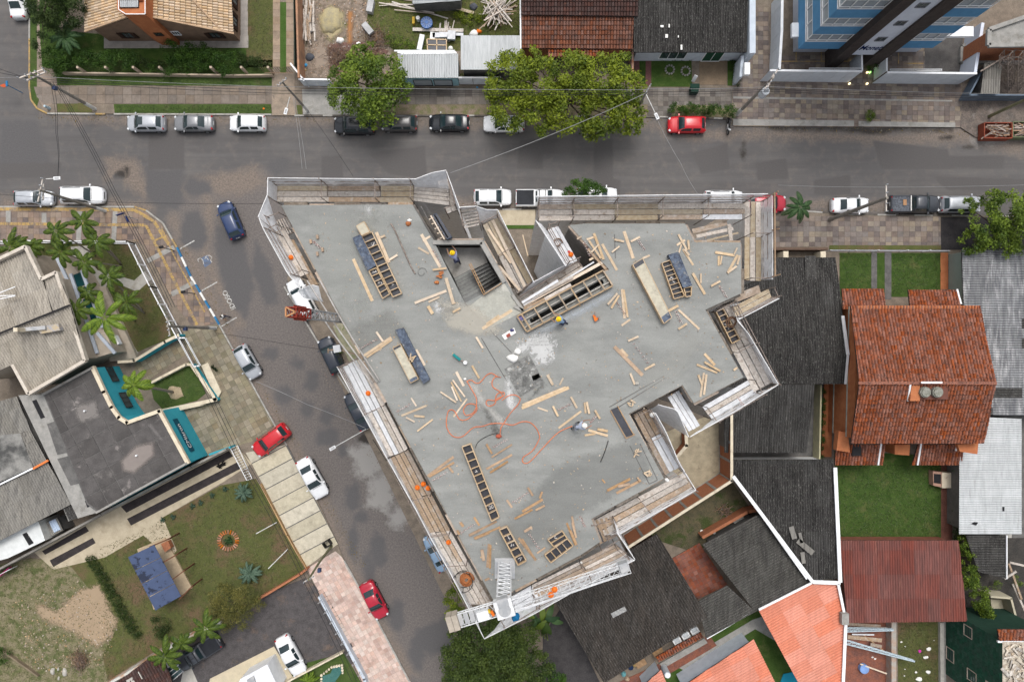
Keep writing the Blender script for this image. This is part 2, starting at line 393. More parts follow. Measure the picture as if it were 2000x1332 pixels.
YEL=M('yellow_paint',(.40,.27,.10),(.30,.21,.10),fine=.25,stain=(.22,.175,.13),sscale=2,slo=.5,shi=.6)
BLUEP=M('blue_paint',(.03,.16,.32),(.025,.12,.25),fine=.12);WHITEP=M('white_paint',(.72,.72,.70),(.6,.6,.58),fine=.06)
WHITE=M('white_metal',(.76,.77,.78),(.68,.69,.70),fine=.04,rough=.5)
slabs=lambda n,cols,**k:[M('%s_%d'%(n,i),c,tuple(x*.85 for x in c),scale=2.5,fine=.2,fscale=10,rnd=.12,stain=tuple(x*.62 for x in c),sscale=.9,slo=.52,shi=.72,**k)for i,c in enumerate(cols)]
SL_BROWN=slabs('brown_slab',[(.20,.165,.135),(.185,.155,.13)])
SL_STONE=slabs('sandstone',[(.22,.18,.15),(.185,.15,.13),(.15,.125,.115),(.25,.21,.165),(.19,.165,.15)])
SL_RED=slabs('rosy_stone',[(.24,.18,.145),(.27,.205,.155),(.21,.165,.14),(.16,.13,.12)])
SL_GREY=slabs('grey_stone',[(.17,.155,.14),(.15,.135,.12),(.19,.17,.15),(.12,.105,.095)])
SL_OLIVE=slabs('olive_stone',[(.24,.215,.15),(.2,.18,.13),(.27,.235,.17),(.22,.185,.13)])
SL_PINK=slabs('pink_mosaic',[(.58,.44,.38),(.50,.36,.31),(.60,.49,.43),(.55,.40,.34)])
SL_CREAM=slabs('cream_slab',[(.54,.49,.38),(.50,.455,.35)]);CREAM_G=M('grout_cream',(.5,.42,.36))
def kerb(pts,mats,z=.13,w=.16,seg=1.0,pattern=None,name='kerb'):
    P=PL(pts,z);th=MB();root=None;k=0;run=0
    tot=[(p,q)for p,q in zip(P,P[1:])];objs=[]
    lens=0
    for p,q in tot:
        L=(q-p).length;n=max(1,round(L/seg))
        for i in range(n):
            a=p.lerp(q,i/n);b_=p.lerp(q,(i+1)/n);d=(b_-a).normalized()*.006;mi=pattern(k)if pattern else 0;k+=1
            m=MB();m.wall(a+d,b_-d,-.1,z+random.uniform(0,.008),w)
            if root is None:root=m.build(name,mats[mi]);root['kind']='structure'
            else:m.build('kerb_stone',mats[mi],root,local=True)
    return root

# ---- north west block
structure('north_block',[(57,-60),(57,172),(60,195),(72,212),(92,222),(530,224),(640,225),(1265,227),(1430,232),(1432,246),(1880,249),(2080,252),(2080,-60)],-.1,.10,M('block_soil',(.2,.165,.13),(.15,.125,.1),fine=.25))
kerb([(57,-20),(57,172),(60,195),(72,212),(92,222),(205,223)],[KERB,YEL],pattern=lambda k:1 if k%13>4 else 0)
kerb([(222,223),(530,224)],[KERB]);kerb([(575,226),(945,226),(1270,228),(1430,232)],[MORTAR,KERB],pattern=lambda k:0 if k%3 else 1)
structure('verge_west',[(59,-20),(72,-20),(72,170),(76,195),(72,208),(62,195),(59,170)],.1,.125,LAWN)
structure('path_bare',[(72,-20),(82,-20),(84,80),(108,150),(112,168),(110,200),(85,212),(76,195),(72,168)],.1,.118,M('bare_pavement',(.26,.205,.165),(.21,.17,.14),fine=.2))
structure('lawn_house_front',[(108,118),(532,118),(532,168),(112,167)],.1,.13,LAWN)
paving('sidewalk_brown',[(66,170),(566,170),(566,203),(85,203),(72,190)],.13,(.94,.94),0,SL_BROWN,MORTAR,gap=.035)
structure('verge_corner',[(110,202),(178,202),(180,220),(112,219)],.1,.13,LAWN_DRY)
structure('verge_front',[(222,204),(529,204),(531,222),(224,221)],.1,.13,LAWN)
structure('verge_small',[(579,206),(590,206),(591,224),(580,224)],.1,.125,LAWN_DRY)
structure('driveway_corner',[(531,144),(575,144),(577,226),(531,226)],.1,.135,M('driveway_tan',(.27,.215,.165),(.2,.165,.13),fine=.2))
structure('driveway_slab_grey',[(590,175),(700,172),(730,225),(592,224)],.1,.14,CONC)
structure('lawn_house_side',[(481,-20),(533,-20),(533,132),(481,132)],.1,.13,LAWN_DRY)
structure('lawn_house_garden',[(108,60),(481,90),(481,142),(130,142),(82,130),(76,30),(80,-20),(160,-20)],.1,.12,LAWN_DEEP)
for x0,x1 in((533,547),(559,574)):
    paving('driveway_strip',[(x0,-20),(x1,-20),(x1,131),(x0,131)],.14,(.8,.75),0,slabs('tan_strip',[(.30,.23,.17)]),MORTAR,gap=.02)
structure('lawn_between_strips',[(547,5),(559,5),(559,143),(547,143)],.1,.13,LAWN_BRIGHT)
structure('terrace_house',[(203,70),(485,70),(485,94),(203,95)],.1,.16,M('terrace_tile',(.33,.30,.27),(.26,.24,.22),fine=.12))
structure('terrace_house_edge',[(470,-20),(484,-20),(484,70),(470,70)],.1,.158,M('terrace_tile',(1,1,1)))
# ---- building plot full of materials
plot=grid_sheet('plot_of_building_materials',(-23.4,3,25.6,38),.2,.125,None,{})if False else structure('plot_soil',[(580,-20),(1020,-20),(1018,150),(596,152)],.1,.125,RUBBLE)
structure('plot_weeds',[(735,-20),(1015,-20),(1015,100),(770,100),(740,70),(715,45),(722,10)],.12,.135,grassM('weeds',(.06,.085,.02),(.10,.10,.035),stain=(.18,.14,.09),sscale=1.1))
structure('plot_red_earth',[(640,88),(700,80),(760,100),(720,150),(650,150),(636,120)],.12,.137,M('red_earth',(.16,.09,.075),(.12,.075,.06),fine=.5,bump=1))
# pavement under the trees and further east
paving('sidewalk_grey',[(700,172),(1265,172),(1265,204),(700,204)],.13,(.75,.8),0,SL_GREY,MORTAR)
structure('verge_bare',[(730,205),(1265,205),(1262,226),(732,225)],.1,.128,M('verge_litter',(.2,.155,.12),(.13,.13,.06),fine=.35))
paving('sidewalk_stone',[(1265,172),(1430,172),(1430,216),(1390,206),(1320,206),(1310,226),(1265,226)],.13,(.55,.5),0,SL_GREY,MORTAR,limit=200)
structure('verge_bushes',[(1312,206),(1432,202),(1432,230),(1312,228)],.1,.125,DIRT)
paving('sidewalk_sandstone',[(1430,160),(1880,166),(1876,249),(1434,247)],.14,(.56,.5),R(-1),SL_STONE,MORTAR,gap=.02,limit=300)
paving('parking_sandstone',[(1478,15),(1502,15),(1504,110),(1700,108),(1712,140),(1700,165),(1500,165),(1478,200),(1440,190),(1445,140),(1470,110)],.138,(.55,.5),0,SL_STONE,MORTAR,gap=.02,limit=220)
paving('parking_sandstone_east',[(1735,96),(1806,100),(1806,138),(1732,138)],.138,(.55,.5),0,SL_STONE,MORTAR,gap=.02)
structure('ramp_block_paving',[(1806,40),(1882,40),(1878,142),(1806,142)],.1,.136,M('herringbone',(.1,.095,.09),(.075,.07,.068),fine=.4,fscale=16))
for i,(x0,y0,x1,y1)in enumerate([(1523,119.5,1658,121.5),(1554,88,1556,119),(1603,96,1605,119),(1754,104,1756,125),(1766,123.5,1804,125.5)]):
    structure('parking_line',[(x0,y0),(x1,y0),(x1,y1),(x0,y1)],.141,.146,YEL)
structure('kerb_ramp',[(1432,233),(1668,236),(1668,247),(1432,245)],.1,.152,CONC);structure('kerb_ramp',[(1677,237),(1866,240),(1866,249),(1677,247)],.1,.152,CONC)
structure('pavement_band',[(1432,189),(1860,196),(1860,199),(1432,193)],.1,.150,CONC)
structure('builders_yard',[(1880,160),(2080,160),(2080,268),(1905,268),(1876,249)],.1,.142,M('yard_soil',(.17,.14,.12),(.11,.095,.085),fine=.4,bump=.8,stain=(.24,.22,.2),slo=.6,shi=.7))
structure('front_garden',[(1272,105),(1350,105),(1352,170),(1272,170)],.1,.13,LAWN_DEEP)
for x0,x1 in((1239,1249),(1261,1272)):structure('garden_path',[(x0,106),(x1,106),(x1,168),(x0,168)],.1,.14,M('maroon_path',(.16,.075,.07),(.12,.06,.055),fine=.25))
structure('garden_strip',[(1249,106),(1261,106),(1261,168),(1249,168)],.1,.13,LAWN_DEEP)
structure('carport_floor',[(1366,108),(1420,108),(1420,166),(1366,166)],.1,.14,M('carport_tile',(.21,.155,.105),(.17,.13,.09),fine=.2))
structure('garden_bed_carport',[(1421,106),(1444,106),(1442,168),(1421,168)],.1,.13,LAWN_DEEP)  # planted bed beside the carport, deep lawn green
structure('courtyard_old',[(1170,96),(1236,98),(1236,145),(1170,145)],.1,.13,CONC_DARK)

# ---- west block
WB=[(-80,404),(262,404),(285,411),(318,436),(345,483),(372,540),(428,634),(535,828),(612,960),(660,1062),(668,1085),(810,1350),(-80,1350)]
structure('west_block',WB,-.1,.10,M('block_soil',(1,1,1)))
kerb([(-20,404),(262,404),(285,411),(318,436),(345,483)],[KERB,YEL],pattern=lambda k:1 if k>20 else(1 if k%5==0 else 0))
kerb([(345,483),(372,540),(428,634)],[BLUEP,WHITEP],w=.2,seg=1.0,pattern=lambda k:k%2)
kerb([(428,634),(535,828),(560,870)],[KERB])
paving('sidewalk_rosy',[(-20,407),(262,407),(284,414),(315,439),(342,486),(369,541),(420,632),(378,640),(345,600),(280,478),(262,470),(-20,470)],.135,(.58,.58),R(0),SL_RED,MORTAR,gap=.02,limit=300)
def strip(pts,w,z0,z1,mat,name,seg=None):
    P=PL(pts,z1)
    if not seg:
        for p,q in zip(P,P[1:]):b=MB();b.wall(p,q,z0,z1,w);b.build(name,mat)['kind']='structure'
        return
    root=None;cnt=0
    for p,q in zip(P,P[1:]):
        L=(q-p).length;n=max(1,int(L/seg))
        for i in range(n):
            a=p.lerp(q,(i+.06)/n);c=p.lerp(q,(i+.94)/n);b=MB();b.wall(a,c,z0,z1+random.uniform(0,.004),w)
            if root is None:root=b.build(name,mat);root['kind']='structure'
            else:b.build('paving_slab',mat,root,local=True)
strip([(0,437),(285,440),(300,470),(385,635)],.30,.10,.158,YEL,'tactile_strip',.45)
strip([(0,408.5),(262,410),(300,432),(330,478)],.34,.10,.157,YEL,'yellow_edge_strip')
strip([(318,450),(340,500),(400,610)],.16,.10,.160,YEL,'tactile_strip',.45)
strip([(302,470),(318,463),(316,445)],.2,.10,.162,YEL,'tactile_strip',.45)
for i,(a,b_)in enumerate([((16,412),(16,434)),((86,416),(86,436)),((156,412),(153,470)),((225,412),(222,470)),((288,510),(340,483)),((335,575),(378,552))]):
    strip([a,b_],.5,.10,.156,CONC,'grey_crossing_strip')
paving('sidewalk_olive',[(378,640),(425,634),(535,832),(492,862),(420,882),(402,892),(345,800),(420,778),(350,655)],.135,(.62,.62),R(-62),SL_OLIVE,MORTAR,gap=.025,limit=300)
paving('yard_olive',[(262,712),(352,668),(366,690),(290,742),(270,745)],.135,(.58,.58),R(-62),SL_OLIVE,MORTAR,gap=.025)
paving('sidewalk_cream',[(480,884),(560,868),(660,1062),(598,1108),(520,958)],.14,(4.2,1.55),R(28),SL_CREAM,CONC_DARK,gap=.10)
paving('sidewalk_pink',[(600,1110),(655,1076),(668,1088),(812,1350),(716,1350)],.14,(.46,.46),R(-60),SL_PINK,CREAM_G,gap=.03,limit=300)
strip([(672,1095),(725,1190),(800,1332)],.16,-.1,.15,KERB,'kerb_grey')
structure('lawn_clinic',[(48,474),(253,474),(330,620),(345,655),(262,690),(215,620),(170,555),(60,500)],.1,.13,LAWN_DRY)
structure('garden_walk',[(138,482),(172,480),(180,510),(190,528),(235,540),(262,548),(282,530),(296,545),(268,570),(215,548),(200,570),(222,620),(255,665),(270,690),(240,700),(150,560)],.1,.145,CONC_PALE)
structure('lawn_palm',[(292,745),(372,706),(402,768),(385,782),(318,800),(300,780)],.1,.14,LAWN)
structure('lawn_big',[(315,1012),(430,948),(500,935),(592,1105),(596,1118),(470,1200),(380,1235),(330,1255),(200,1335),(0,1335),(0,1110),(100,1110),(200,1070)],.1,.13,LAWN_DRY)
structure('waste_ground',[(-20,1105),(60,1090),(130,1095),(170,1145),(228,1225),(200,1280),(215,1350),(-20,1350)],.1,.137,DIRT)
structure('driveway_beige',[(60,1072),(240,985),(400,900),(462,870),(492,905),(430,945),(318,1010),(345,1075),(330,1090),(280,1045),(250,1062),(205,1088),(104,1112)],.1,.15,BEIGE)
ASP_STRIP=M('tarmac_strip',(.045,.038,.038),(.032,.028,.028),fine=.3)
for q in([(236,989),(447,880),(455,891),(247,1001)],[(248,1013),(462,903),(472,914),(256,1026)],[(82,1076),(167,1027),(174,1037),(88,1083)],[(97,1094),(181,1050),(187,1060),(104,1107)]):structure('driveway_strip',q,.1,.155,ASP_STRIP)
structure('car_park_tarmac',[(596,1128),(640,1160),(705,1290),(560,1340),(300,1345),(360,1240),(480,1195),(520,1160)],.1,.14,M('tarmac_old',(.085,.078,.078),(.065,.06,.06),fine=.3,stain=(.15,.11,.085),sscale=.5,slo=.56,shi=.7))
structure('lawn_pool_garden',[(575,1300),(672,1275),(715,1350),(560,1350)],.1,.15,LAWN)
structure('terrace_cream',[(405,1350),(410,1325),(535,1262),(572,1322),(560,1350)],.1,.16,M('cream_terrace',(.52,.45,.32),(.47,.41,.3),fine=.08))
structure('step_cream',[(350,1345),(358,1308),(372,1300),(392,1345)],.1,.15,CONC_PALE)
# ---- east side
structure('south_block',[(880,412),(1000,408),(1500,406),(1590,412),(1660,420),(2080,422),(2080,1350),(905,1350),(880,1190),(640,700),(560,545),(600,470)],-.1,.10,M('block_soil',(1,1,1)))
kerb([(555,560),(640,700),(735,850),(855,1080),(880,1130)],[KERB]);kerb([(905,412),(1000,409),(1500,407),(1660,419),(1840,421),(2010,423)],[KERB,MORTAR],pattern=lambda k:k%4>1)
structure('frontage_slab',[(968,411),(1045,410),(1045,446),(985,446)],.1,.15,BEIGE);structure('frontage_grass',[(984,440),(1045,440),(1045,447),(990,447)],.15,.17,LAWN_BRIGHT)
structure('frontage_slab_west',[(650,637),(672,625),(735,760),(720,790)],.1,.14,M('olive_concrete',(.33,.30,.22),(.2,.21,.12),fine=.2))
paving('sidewalk_southeast',[(1500,422),(1836,424),(1838,478),(1500,483)],.13,(.62,.55),0,SL_STONE,MORTAR,gap=.02,limit=300)
structure('tarmac_frontage',[(1838,424),(2080,426),(2080,488),(1838,488)],.1,.14,M('tarmac_dark',(.04,.037,.038),(.03,.028,.03),fine=.35))
structure('verge_fence',[(1620,479),(1838,480),(1838,488),(1620,488)],.13,.155,LAWN_DRY)
structure('lawn_northeast',[(1640,494),(1838,494),(1838,580),(1640,580)],.1,.13,LAWN_DEEP)
for x0,x1 in((1702,1713),(1728,1741)):structure('path_strip',[(x0,492),(x1,492),(x1,585),(x0,585)],.1,.145,CONC_DARK)
structure('brick_path',[(1837,494),(1852,494),(1852,565),(1837,565)],.1,.15,TERRA)
structure('lawn_southeast',[(1630,880),(1838,890),(1838,1060),(1634,1060)],.1,.13,LAWN_DEEP)
structure('path_brick_red',[(1838,870),(1860,870),(1860,1060),(1838,1060)],.1,.14,M('red_path',(.17,.075,.055),(.13,.06,.045),fine=.25))
structure('lawn_littered',[(1754,1210),(1836,1210),(1836,1350),(1754,1350)],.1,.13,LAWN_DRY)
structure('path_grey',[(1834,1210),(1847,1210),(1848,1350),(1834,1350)],.1,.15,CONC)
structure('yard_brick',[(1650,1205),(1744,1205),(1744,1350),(1650,1350)],.1,.14,M('brick_yard',(.22,.085,.055),(.15,.07,.055),fine=.35,stain=(.3,.22,.19),slo=.62,shi=.72))
structure('yard_behind',[(1225,1040),(1430,940),(1470,1000),(1360,1080),(1300,1060)],.1,.13,M('yard_moss',(.1,.085,.05),(.07,.065,.04),fine=.4,stain=(.045,.06,.02),slo=.5,shi=.6))
structure('apron_dark',[(1060,1240),(1100,1180),(1180,1350),(1060,1350)],.1,.13,M('apron_tarmac',(.06,.056,.056),(.045,.042,.043),fine=.3))
structure('lane_dark',[(1560,700),(1618,700),(1618,890),(1430,895),(1430,870)],.1,.12,CONC_DARK)
structure('garden_lawn_row',[(1285,1300),(1480,1190),(1560,1290),(1530,1350),(1270,1350)],.1,.13,LAWN_DEEP)
structure('garden_path_row',[(1318,1300),(1470,1210),(1500,1200),(1560,1260),(1555,1275),(1475,1228),(1340,1310)],.1,.15,CONC)
structure('pool_water',[(1518,1350),(1530,1316),(1548,1312),(1562,1330),(1562,1350)],.1,.2,M('pool_blue',(.01,.22,.32),(.01,.2,.3),rough=.1,fine=.02))
structure('soil_southeast',[(1878,1050),(2080,1050),(2080,1350),(1878,1350)],.1,.12,M('dark_soil',(.055,.05,.045),(.04,.038,.035),fine=.5,bump=1))
structure('dark_yard_east',[(1890,800),(2080,800),(2080,1050),(1890,1050)],.1,.12,CONC_DARK)  # yard ground in dark concrete
# painted marks on the road: parking bay lines, wheelchair sign and lettering
def mark(pts,w,mat=WHITEP,name='road_marking',z=.006):
    P=PL(pts,z);b=MB()
    for p,q in zip(P,P[1:]):b.wall(p,q,.004,z,w)
    return b.build(name,mat)
TH=MATS.get('worn_white')or M('worn_white',(.5,.5,.48),(.25,.24,.22),scale=4,fine=.3)
for a,b_ in(((352,486),(380,470)),((394,568),(424,551)),((430,639),(462,620))):mark([a,b_],.12,TH)['kind']='structure'
mk=structure('road_marking_field',[(393,504),(405,498),(413,514),(400,523)],.004,.007,M('faded_blue',(.11,.15,.23),(.1,.11,.14),scale=3,fine=.2))
for pts in([(388,512),(386,507),(391,504),(396,508),(398,516)],[(400,506),(403,500),(409,499),(414,503),(411,509),(414,512)],[(403,503),(407,508)]):mark(pts,.07,TH,z=.012)['kind']='structure'
def text3(name,s,center,size,rz,mat,parent=None,up=None,ext=.004,off=.0):
    """lettering as a mesh; up: full 3x3 rotation for lettering on a wall"""
    cu=bpy.data.curves.new(name,'FONT');cu.body=s;cu.size=size;cu.align_x='CENTER';cu.align_y='CENTER';cu.extrude=ext;cu.offset=off
    t=bpy.data.objects.new(name,cu);dg=bpy.context.evaluated_depsgraph_get();COL.objects.link(t);dg.update()
    me=bpy.data.meshes.new_from_object(t.evaluated_get(dg));bpy.data.objects.remove(t);me.materials.clear();me.materials.append(mat)
    mt=Matrix.Translation(center)@(up.to_4x4()if up is not None else Matrix.Rotation(rz,4,'Z'));me.transform(mt)
    return link(name,me,parent)
text3('road_lettering','IDOSO',W(447.5,586,.012),.72,R(118),TH,off=.012)['kind']='structure'
# ================================================================ BUILDING UNDER CONSTRUCTION
from mathutils.geometry import tessellate_polygon
ZS=28.0
SLAB=[(549,401),(806,400),(838,455),(848,470),(944,469),(1022,607),(1190,527),(1112,440),(1140,437),(1338,437),(1356,473),(1447,474),(1448,573),(1378,605),(1452,737),(1355,787),(1333,752),(1228,808),(1297,934),(1155,1013),(1172,1058),(1135,1083),(1005,1152),(966,1176)]
STAIR=[(851,479),(937,479),(979,551),(943,574),(908,592)]
SLOT=[(1034,624),(1176,546),(1180,553),(1038,632)]
HOLE=[(1038,735),(1052,729),(1056,737),(1042,744)]
SLABC=M('fresh_concrete',(.262,.266,.252),(.222,.226,.214),scale=1.1,lo=.36,hi=.64,fine=.13,fscale=11,stain=(.18,.185,.177),sscale=.4,slo=.48,shi=.7,bump=.35,stretch=(R(28),.5,1.3))
TIMB=[M('pine',(.52,.41,.29),(.44,.33,.22),scale=3,fine=.12,rnd=.14,rough=.8),M('pine_worn',(.38,.26,.165),(.30,.20,.125),scale=3,fine=.15,rnd=.18,rough=.85),M('pine_pale',(.60,.50,.39),(.54,.44,.34),scale=3,fine=.1,rnd=.1)]
OLDW=[M('old_plank',(.52,.475,.43),(.40,.36,.32),scale=6,fine=.15,rnd=.16,stain=(.26,.21,.17),sscale=3.5,slo=.54,shi=.66),M('old_plank_brown',(.37,.285,.215),(.28,.215,.16),scale=6,fine=.18,rnd=.2,stain=(.42,.38,.34),sscale=2.6,slo=.52,shi=.66),M('zinc_board',(.62,.63,.65),(.52,.53,.55),scale=3,fine=.08,rnd=.08,rough=.55),M('ply_tan',(.42,.36,.27),(.34,.27,.19),scale=4,fine=.1,rnd=.12)]
DARKW=M('rotten_timber',(.10,.085,.07),(.17,.15,.13),scale=5,fine=.3,rnd=.3)
STEEL=M('scaffold_steel',(.16,.13,.11),(.28,.23,.2),scale=6,fine=.2,rough=.6)
PHEN=M('black_ply',(.026,.028,.036),(.04,.043,.055),scale=6,fine=.2,rough=.45,spec=.4)
PHENB=M('dusty_blue_ply',(.11,.135,.18),(.05,.06,.085),scale=5,lo=.4,hi=.6,fine=.3,stain=(.3,.31,.31),sscale=2.5,slo=.55,shi=.7)
NETM,_nt,_b=base_mat('scaffold_net',.75,0,.2)
_g=nd(_nt,'ShaderNodeNewGeometry').outputs['Position']
_b.inputs['Base Color'].default_value=(.84,.85,.87,1)
_nt.links.new(ramp(_nt,noise(_nt,_g,3.5,3),.3,.7,.62,.9),_b.inputs['Alpha'])

def holed(poly,holes,z0,z1,name,mats,parent,local=False):
    loops=[[W(p[0],p[1],ZS)for p in poly]]+[[W(p[0],p[1],ZS)for p in h]for h in holes]
    tri=tessellate_polygon([[Vector((v.x,v.y,0))for v in l]for l in loops]);flat=[v for l in loops for v in l];n=len(flat);b=MB()
    vs_=[(v.x,v.y,z1)for v in flat]+[(v.x,v.y,z0)for v in flat];fs=[]
    for t in tri:
        a=area([(flat[i].x,flat[i].y)for i in t]);t=t if a>0 else t[::-1];fs.append(tuple(t));fs.append(tuple(i+n for i in t[::-1]))
    k=0
    for l in loops:
        m=len(l);ccw=area([(v.x,v.y)for v in l])>0;hole=k>0
        for i in range(m):
            a,c=k+i,k+(i+1)%m;q=(a+n,c+n,c,a);fs.append(q if ccw !=hole else q[::-1])
        k+=m
    b.add(vs_,fs);return b.build(name,mats,parent,local=local)
tower=thing('apartment_building','unfinished concrete apartment building wrapped in scaffold nets, workers on its bare top slab','building',(W(1000,700,ZS).x,W(1000,700,ZS).y,0))
top=holed(SLAB,[STAIR,SLOT,HOLE],ZS-.16,ZS,'top_slab',SLABC,tower)
for k in range(1,9):holed(SLAB,[STAIR],k*3.1-.12,k*3.1,'floor_slab',CONC,tower)
WALLM=M('block_wall',(.27,.25,.23),(.22,.2,.18),fine=.2)
P_=PL(SLAB,ZS)
for p,q in zip(P_,P_[1:]+P_[:1]):
    d_=(q-p).normalized();a=Vector((d_.y,-d_.x,0))*-.0;b=MB();b.wall(p+a+d_*.1,q+a-d_*.1,0,ZS-.17,.12);b.build('facade_wall',WALLM,tower)
# brown formwork lip along the slab edge, broken into lengths
for p,q in zip(P_,P_[1:]+P_[:1]):
    L=(q-p).length;n=max(1,int(L/1.6));d_=(q-p).normalized();o_=Vector((-d_.y,d_.x,0))
    cen=(p+q)/2+o_*.2
    if inside([(v.x,v.y)for v in P_],cen.x,cen.y):o_=-o_
    for i in range(n):
        w=random.uniform(.05,.2);a=p.lerp(q,(i+random.uniform(0,.1))/n)+o_*w/2;c=p.lerp(q,(i+1)/n)+o_*w/2;b=MB();b.wall(a,c,ZS-.35,ZS-random.uniform(.02,.12),w);b.build('edge_board',[DARKW,OLDW[1]][random.random()>.5],tower)
# stair: landing, two flights, beams round the opening, timber guard
sp=lambda x,y,z:W(x,y,z)
b=MB();zl=26.6
b.prism([W(x,y,ZS)for x,y in[(849,478),(938,478),(951,508),(884,541)]],zl-.15,zl);b.build('stair_landing',CONC,tower)
def lerp2(a,c,t):return(a[0]+(c[0]-a[0])*t,a[1]+(c[1]-a[1])*t)
STEPM=M('stair_concrete',(.21,.215,.205),(.15,.15,.145),fine=.2,rnd=.2)  # uneven tread tones stand in for shade and dirt between steps
for i in range(8):
    L0,L1=lerp2((884,541),(908,592),i/8),lerp2((884,541),(908,592),(i+1)/8);R0,R1=lerp2((917,523),(943,574),i/8),lerp2((917,523),(943,574),(i+1)/8)
    z=zl+.02+(i+1)*(ZS-zl-.04)/8
    b=MB();b.prism([W(*L0,ZS),W(*R0,ZS),W(*R1,ZS),W(*L1,ZS)],z-.3,z);b.build('stair_step',STEPM,tower);b=MB();b.wall(W(*L0,ZS),W(*R0,ZS),z-.02,z+.004,.03);b.build('step_edge_shade',CONC_DARK,tower)  # dark line at each tread edge: step shade and dirt put in as colour
    L0,L1=lerp2((919,523),(945,574),i/8),lerp2((919,523),(945,574),(i+1)/8);R0,R1=lerp2((951,508),(979,551),i/8),lerp2((951,508),(979,551),(i+1)/8)
    z=zl-.0-(i+1)*.19
    b=MB();b.prism([W(*L0,ZS),W(*R0,ZS),W(*R1,ZS),W(*L1,ZS)],z-.25,z);b.build('stair_step',CONC_DARK if i>4 else STEPM,tower)  # deepest treads given darker concrete, stairwell shade put into the colour
for a,c in(((916,516),(944,575)),((919,514),(947,572)),((944,576),(980,553))):
    b=MB();b.wall(W(*a,ZS+.3),W(*c,ZS+.3),ZS-.6,ZS+.35,.05);b.build('stair_guard_board',TIMB[1],tower)
for a,c,w in(((846,474),(942,474),.26),((940,474),(985,552),.26),((1000,575),(1022,607),.2),((1004,598),(1022,607),.2)):
    b=MB();b.wall(W(*a,ZS),W(*c,ZS),ZS-.3,ZS+.14,w);b.build('upstand_beam',CONC,tower)
b=MB();b.prism(PL([(985,720),(1033,690),(1063,747),(1016,775)],ZS),ZS-.02,ZS+.012);
cp=holed([(985,721),(1033,691),(1063,747),(1016,775)],[HOLE],ZS-.05,ZS+.02,'rough_concrete_patch',M('sooty_concrete',(.20,.2,.19),(.12,.12,.115),scale=2.5,fine=.4,stain=(.4,.4,.38),sscale=2,slo=.56,shi=.66),tower)
b=MB();b.prism(PL([(946,575),(985,553),(1019,610),(960,640),(915,600)],ZS),ZS-.02,ZS+.015);b.build('stair_head_screed',M('pale_screed',(.37,.365,.32),(.31,.31,.275),fine=.12,stain=(.47,.46,.42),sscale=1),tower)
for pts in([(808,403),(850,470)],[(822,403),(848,450)],[(1200,458),(1202,505)],[(1205,797),(1300,738)],[(1190,795),(1297,734)],[(1230,870),(1268,945)],[(1268,945),(1284,937)],[(1250,866),(1284,937)],[(908,592),(1000,690)],[(940,660),(1005,770)]):
    b=MB();b.wall(W(*pts[0],ZS),W(*pts[1],ZS),ZS-.05,ZS+.014,.05);b.build('pour_joint',CONC_DARK,tower)
b=MB();b.prism(PL([(1193,800),(1205,795),(1236,849),(1223,853)],ZS),ZS-.02,ZS+.03);b.build('oiled_panel',PHEN,tower)  # flat black ply panel laid over the slab
for a,c in(((1192,801),(1222,855)),((1206,793),(1237,848)),((1240,848),(1222,856))):b=MB();b.wall(W(*a,ZS),W(*c,ZS),ZS-.02,ZS+.1,.05);b.build('edge_board',TIMB[1],tower)

# cement dust, wet marks: thin ragged films lying on slabs and ground
def film(name,poly,z,col,amp=.35,soft=.15,res=.08,sc=2.5,dens=.9,rough=.9):
    key='film_%s_%.2f'%('_'.join('%.2f'%c for c in col),dens)
    if key not in MATS:
        m,nt,b=base_mat(key,rough,0,.2);g=nd(nt,'ShaderNodeNewGeometry').outputs['Position']
        s=nd(nt,'ShaderNodeAttribute',attribute_name='e').outputs['Fac'];n1=noise(nt,g,sc,8,.75,.4)
        w=mth(nt,'ADD',s,mth(nt,'MULTIPLY',mth(nt,'SUBTRACT',n1,.55),amp*4));a=ramp(nt,w,-soft,soft*2,0,dens)
        nt.links.new(a,b.inputs['Alpha']);nt.links.new(mix(nt,ramp(nt,n1,.3,.7),col,tuple(c*.85 for c in col)),b.inputs['Base Color']);MATS[key]=m
    P=PL(poly,z);xs=[p.x for p in P];ys=[p.y for p in P];mg=.5
    o=grid_sheet(name,(min(xs)-mg,max(xs)+mg,min(ys)-mg,max(ys)+mg),res,z,MATS[key],{'e':[poly]},z);o['kind']='stuff';return o
ZF=ZS+.018
film('cement_dust',[(1010,660),(1060,640),(1090,665),(1085,700),(1065,720),(1040,715),(1030,690),(990,700)],ZF,(.62,.62,.61),sc=3.2,amp=.8,dens=.75)
film('cement_dust',[(1020,650),(1100,615),(1195,565),(1200,580),(1110,630),(1060,660)],ZF,(.47,.51,.55),dens=.6)
film('cement_dust',[(985,735),(1000,745),(1010,790),(1000,810),(985,790)],ZF,(.74,.74,.73),sc=1.6)
film('cement_dust',[(850,590),(890,600),(885,612),(845,612)],ZF,(.74,.74,.73),sc=1.6);film('cement_dust',[(715,402),(728,402),(722,420),(716,412)],ZF,(.74,.74,.73),sc=1.6)
film('cement_dust',[(905,745),(930,740),(960,790),(1000,830),(980,840),(940,800)],ZF,(.47,.46,.43),dens=.7)
film('cement_dust',[(850,580),(930,595),(990,650),(930,660),(870,640)],ZF,(.50,.47,.40),dens=.6)
film('dark_smear',[(940,790),(955,800),(980,850),(965,850)],ZF+.002,(.13,.13,.12),dens=.7);film('dark_smear',[(1040,765),(1060,745),(1066,752),(1035,782)],ZF+.002,(.13,.13,.12),dens=.7)
film('pale_smear',[(1250,720),(1300,690),(1345,640),(1380,660),(1330,740),(1260,770)],ZF,(.40,.40,.37),dens=.35);film('pale_smear',[(600,420),(750,410),(800,480),(700,640),(640,560)],ZF,(.40,.41,.38),dens=.3)
